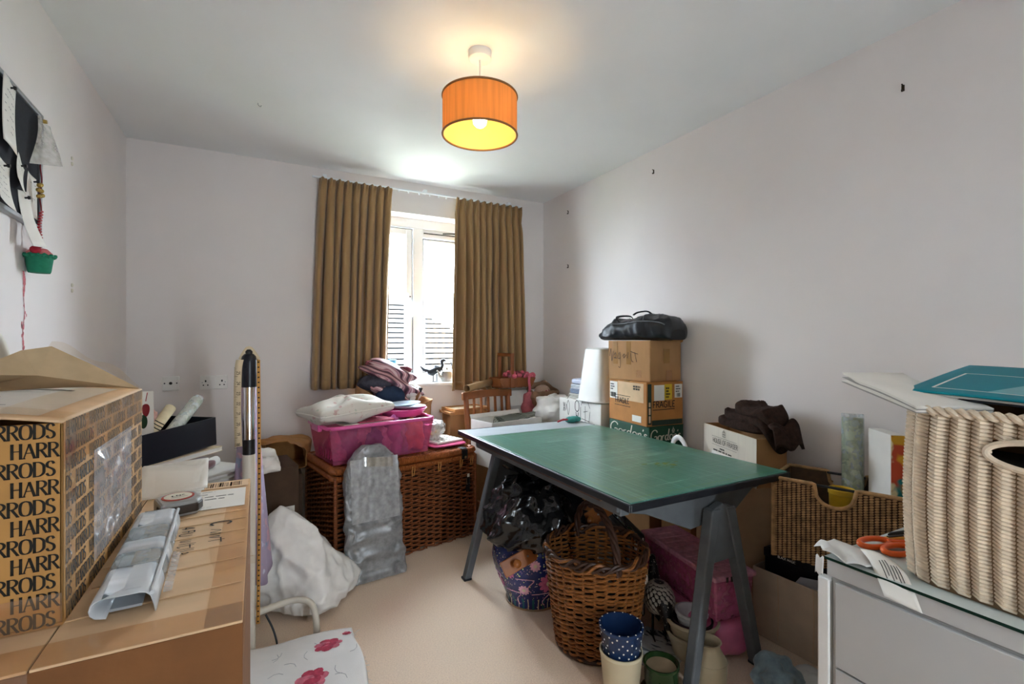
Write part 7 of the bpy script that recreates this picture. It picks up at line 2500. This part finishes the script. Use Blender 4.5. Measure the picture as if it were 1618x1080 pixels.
UT = .7142
sci = thing('scissors', 'orange handled scissors on the glass top beside the rope basket', 'scissors', (1.53, .655, UT), math.radians(-14))
M_or = mat('orange_plastic', '#dd5a14', .28, .05)
for k, (cx_, cy_) in enumerate(((-.055, .026), (-.035, -.024))):
    m_ = MB(); m_.tube([(cx_ + .042 * math.cos(2 * PI * j / 36) * 1.1, cy_ + .019 * math.sin(2 * PI * j / 36), .010 + .003 * math.sin(2 * PI * j / 36)) for j in range(36)], .0075, 10, closed=True)
    m_.tube(cat_rom([(cx_ + .04, cy_ * .8, .010), (.025, cy_ * .25, .010), (.05, 0, .010)], 5), .0085, 8)
    m_.build('handle_loop', M_or, sci, smooth=True)
for sgn in (-1, 1):
    m_ = MB(); m_.prism([(.03, -.008), (.04, .008), (.14, .001), (.145, -.001)], .006 + .003 * sgn, .0085 + .003 * sgn, T=Matrix.Rotation(sgn * .06, 4, 'Z')); m_.build('blade', M_steel, sci)
m_ = MB(); m_.cyl((.045, 0, .004), (.045, 0, .016), .006, 12); m_.build('pivot', M_steel, sci)
pn = thing('black_pen', 'black pen on the glass top by the rope basket', 'pen', (1.66, .695, UT), math.radians(-12))
m_ = MB(); m_.tube([(-.07, 0, .006), (-.06, 0, .006), (.06, 0, .006)], [.002, .0058, .0058], 10); m_.build('barrel', M_black, pn, smooth=True)
m_ = MB(); m_.box(.0, .05, -.0015, .0015, .0115, .0135); m_.build('clip', M_steel, pn)
yk = thing('yellow_knife', 'yellow craft knife on the glass top behind the scissors', 'knife', (1.60, .678, UT), math.radians(-18))
m_ = MB(); m_.box(-.075, .075, -.009, .009, 0, .012); m_.build('grip', mat('amber_plastic', '#d98c1c', .3), yk, bevel=.004)
m_ = MB(); m_.box(-.05, .0, -.004, .004, .012, .015); m_.build('slider', M_black, yk, bevel=.001)
fs_ = thing('plastic_sleeve', 'torn white plastic sleeve over the far edge of the drawer unit', 'plastic sleeve', (1.36, .70, UT), 0)
m_ = MB(); m_.grid(lambda u, v: (-.055 + .13 * v - .01 * u, .052 - .13 * u + .02 * v, .0015 + .014 * abs(math.sin(5 * u + 3 * v)) * (1 - v) + (.012 if u < .15 and v < .4 else 0)), 22, 12); m_.build('film', mat('white_soft_plastic', '#d8d6d2', .4, .04), fs_, smooth=True, solid=.001)
m_ = MB(); m_.grid(lambda u, v: (-.058 - .004 * v, .045 - .02 * u, -.005 - .045 * v + .004 * math.sin(9 * u)), 6, 6); m_.build('hanging_corner', mat('white_soft_plastic'), fs_, smooth=True, solid=.001)
lbx = thing('paper_tag', 'printed paper tag curling over the edge of the drawer unit', 'paper tag', (1.345, .565, UT + .002), math.radians(0))


def tagf(u, v):
    # u along the tag (from the top of the unit out over the edge), v across
    L = .16 * u
    x = .045 - L * .72
    z = .008 - .002 * math.cos(PI * v) - .075 * max(0, u - .35) ** 1.4
    return (x, .075 - .10 * u + .085 * (v - .5) * (1 - .15 * u), z + .012 * math.sin(PI * v * .9) * (1 - u))


m_ = MB(); m_.grid(tagf, 16, 8); m_.build('tag', M_paper, lbx, smooth=True, solid=.0008)
m_ = MB()
for r in range(6):
    v0 = .2 + .1 * r
    u0_, u1_ = .25 + .05 * (r % 3), .62 + .1 * (r % 2)
    pts = [Vector(tagf(u0_ + (u1_ - u0_) * k / 6, v0)) + Vector((0, 0, .0012)) for k in range(7)]
    m_.tube(pts, .0009, 4)
m_.build('small_print', M_print, lbx, stuff=True)

# ------------------------------------------------------------------ cream rope basket with magazines
rbx, rby, rbz = 1.56, .355, UT
rb = thing('rope_basket', 'large cream woven rope basket with handle hole on the drawer unit', 'basket', (rbx, rby, rbz))
M_rope = mat('cream_paper_cord', '#d9c6ad', .7, .12, 60, bump=.2, bscale=200)
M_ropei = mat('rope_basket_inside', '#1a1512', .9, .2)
rw, rd, rh, rc_ = .40, .45, .405, .07


def perim(t_, k=1.):
    """point and outward normal on a rounded rectangle, t_ in metres; starts at the -x side, near end"""
    w2_, d2_ = rw / 2 * k, rd / 2 * k
    segs = [('l', rd * k - 2 * rc_), ('c', PI / 2 * rc_), ('t', rw * k - 2 * rc_), ('c', PI / 2 * rc_), ('r', rd * k - 2 * rc_), ('c', PI / 2 * rc_), ('b', rw * k - 2 * rc_), ('c', PI / 2 * rc_)]
    cs = [(-w2_ + rc_, d2_ - rc_, PI), (w2_ - rc_, d2_ - rc_, PI / 2), (w2_ - rc_, -d2_ + rc_, 0), (-w2_ + rc_, -d2_ + rc_, -PI / 2)]
    ci = 0
    for (s_, L) in segs:
        if t_ <= L + 1e-9:
            if s_ == 'l':
                return Vector((-w2_, -d2_ + rc_ + t_, 0)), Vector((-1, 0, 0))
            if s_ == 't':
                return Vector((-w2_ + rc_ + t_, d2_, 0)), Vector((0, 1, 0))
            if s_ == 'r':
                return Vector((w2_, d2_ - rc_ - t_, 0)), Vector((1, 0, 0))
            if s_ == 'b':
                return Vector((w2_ - rc_ - t_, -d2_, 0)), Vector((0, -1, 0))
            c = cs[ci]
            a = c[2] - t_ / rc_
            return Vector((c[0] + rc_ * math.cos(a), c[1] + rc_ * math.sin(a), 0)), Vector((math.cos(a), math.sin(a), 0))
        t_ -= L
        if s_ == 'c':
            ci += 1
    return Vector((-w2_, -d2_ + rc_, 0)), Vector((-1, 0, 0))


PER = 2 * (rw + rd) - 8 * rc_ + 2 * PI * rc_


def bulge(z):
    return 1 + .035 * math.sin(PI * min(1, z / rh)) - .01


hole_y = -.015     # centre of the handle hole along the -x face (local y)
nrib = 44
m_ = MB()
rnd = random.Random(6)
nrow = 46
for i in range(nrib):
    t0_ = PER * (i + .5) / nrib
    for j in range(nrow):
        z = .008 + (rh - .022) * (j + .5) / nrow
        dt_ = PER / nrib * .44
        pa_, na = perim((t0_ - dt_) % PER)
        pm_, nm_ = perim(t0_ % PER)
        pb_, nb_ = perim((t0_ + dt_) % PER)
        k = bulge(z)
        if pm_.x < -rw / 2 + .01 and abs(pm_.y - hole_y) < .085 and .30 < z < .352:
            continue
        dz = .0055 * (1 if i % 2 else .6)
        vs = [Vector((pa_.x * k, pa_.y * k, z - dz)) + na * .002, Vector((pm_.x * k, pm_.y * k, z)) + nm_ * (.0105), Vector((pb_.x * k, pb_.y * k, z + dz)) + nb_ * .002]
        m_.tube(vs, [.0034, .0049, .0034], 5, caps=False)
m_.build('woven_cord', M_rope, rb, smooth=True, stuff=True)
m_ = MB()
NP = 120
for part in ((0., .30), (.352, rh)):
    m_.grid(lambda u, v: (lambda p, k: (p.x * k, p.y * k, part[0] + (part[1] - part[0]) * v))(perim((PER * u) % PER)[0], bulge(part[0] + (part[1] - part[0]) * v)), NP, 6, cu=True)
# closed band around the handle hole, open only at the hole itself
def band_ok(u):
    p = perim((PER * u) % PER)[0]
    return not (p.x < -rw / 2 + .01 and abs(p.y - hole_y) < .08)
for k in range(NP):
    if band_ok((k + .5) / NP):
        a, c = perim((PER * k / NP) % PER)[0], perim((PER * (k + 1) / NP) % PER)[0]
        kb_ = bulge(.326)
        m_.add([(a.x * kb_, a.y * kb_, .30), (c.x * kb_, c.y * kb_, .30), (c.x * kb_, c.y * kb_, .352), (a.x * kb_, a.y * kb_, .352)], [(0, 1, 2, 3)])
m_.grid(lambda u, v: (lambda p: (p.x * (1 - v) * .985, p.y * (1 - v) * .985, .003))(perim((PER * u) % PER)[0]), NP, 1, cu=True)
m_.build('inner_wall', mat('tan_cord_core', '#8f7050', .8, .1), rb, smooth=True, angle=50, solid=.003)
for k in range(2):
    pts = []
    for j in range(240):
        t_ = PER * j / 240
        p, n = perim(t_)
        a = t_ / .02 * PI + PI * k
        pts.append(p * bulge(rh) + n * (.005 + .006 * math.cos(a)) + Z_ * (rh - .006 + .006 * math.sin(a)))
    m_ = MB(); m_.tube(pts, .0068, 6, closed=True); m_.build('rim_cord', M_rope, rb, smooth=True)
m_ = MB(); m_.tube([(-rw / 2 * 1.03 - .006, hole_y + .085 * math.cos(a), .326 + .03 * math.sin(a)) for a in [2 * PI * k / 60 for k in range(60)]], .0065, 8, closed=True); m_.build('handle_rim', M_rope, rb, smooth=True)
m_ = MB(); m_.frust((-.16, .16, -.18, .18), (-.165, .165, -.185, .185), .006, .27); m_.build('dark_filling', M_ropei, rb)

mg = thing('open_magazine', 'white magazine with curled pages poking out of the rope basket', 'magazine', (1.47, .60, 1.128), math.radians(56), ry=math.radians(-9))
for k in range(6):
    m_ = MB(); m_.grid(lambda u, v: (-.13 + .30 * u, -.08 + .16 * v, .0025 * k + .008 * math.sin(PI * u) * (k / 5) + .022 * (k / 5) * max(0, u - .75) * 4 * (.5 if k % 2 else 1)), 14, 3); m_.build('page', M_paper if k % 3 else mat('grey_print_page', '#9a9690', .6), mg, smooth=True, solid=.0012)
tf = thing('teal_folder', 'glossy teal folder with white printed frame on the rope basket', 'folder', (1.70, .43, 1.142), math.radians(3), ry=math.radians(-5), rx=math.radians(2))
M_teal = mat('glossy_teal_card', '#067c8a', .55, .06, 4, spec=.2)


def tff(x, y):
    return .010 + .012 * math.sin(3.2 * x + .8) + .008 * math.sin(5 * y + 1)


m_ = MB(); m_.grid(lambda u, v: (-.23 + .46 * u, -.30 + .50 * v, tff(-.23 + .46 * u, -.30 + .50 * v)), 20, 20); m_.build('cover', M_teal, tf, smooth=True, solid=.003)
m_ = MB(); m_.grid(lambda u, v: (-.225 + .45 * u, -.295 + .49 * v, tff(-.225 + .45 * u, -.295 + .49 * v) - .006), 20, 20); m_.build('inner_sheets', M_paper, tf, smooth=True, solid=.005)
m_ = MB(); m_.grid(lambda u, v: (-.228 + .456 * u, -.298 + .496 * v, tff(-.228 + .456 * u, -.298 + .496 * v) - .0115), 20, 20); m_.build('back_cover', M_navy, tf, smooth=True, solid=.003)
m_ = MB()
fx0, fx1, fy0, fy1 = -.17, .06, -.02, .16
for (a, c) in (((fx0, fy0), (fx1, fy0)), ((fx1, fy0), (fx1, fy1)), ((fx1, fy1), (fx0, fy1)), ((fx0, fy1), (fx0, fy0))):
    pts = [(a[0] + (c[0] - a[0]) * k / 10, a[1] + (c[1] - a[1]) * k / 10) for k in range(11)]
    m_.tube([(x, y, tff(x, y) + .0018) for x, y in pts], .003, 4, flat=.15, up0=(0, 0, 1))
m_.build('printed_frame', M_paper, tf)
m_ = MB(); m_.grid(lambda u, v: (fx0 + (fx1 - fx0) * u, fy0 + .08 * v * (1 - u), tff(fx0 + (fx1 - fx0) * u, fy0 + .08 * v * (1 - u)) + .0017), 10, 4); m_.build('printed_panel', mat('pale_teal_print', '#3f97a0', .3), tf, smooth=True)

# crumpled cloth at the bottom edge of the picture
gcl = thing('blue_grey_cloth', 'crumpled blue grey and white cloth on the carpet by the table leg', 'cloth', (1.68, 1.10, 0))
m_ = MB(); m_.blob(sblob(.085, .075, .045, .9, .8, .03, 16, 3, ridge=.03, rk=14), 44, 26); m_.build('blue_grey_fold', mat('blue_grey_velour', '#7d929c', .9, .25, 40, sheen=.5), gcl, smooth=True, angle=180)
m_ = MB(); m_.blob(sblob(.09, .06, .03, .9, .8, .02, 14, 13), 40, 20); m_.v = [(p[0] + .10, p[1] - .06, p[2]) for p in m_.v]; m_.build('white_fold', M_cot, gcl, smooth=True, angle=180)
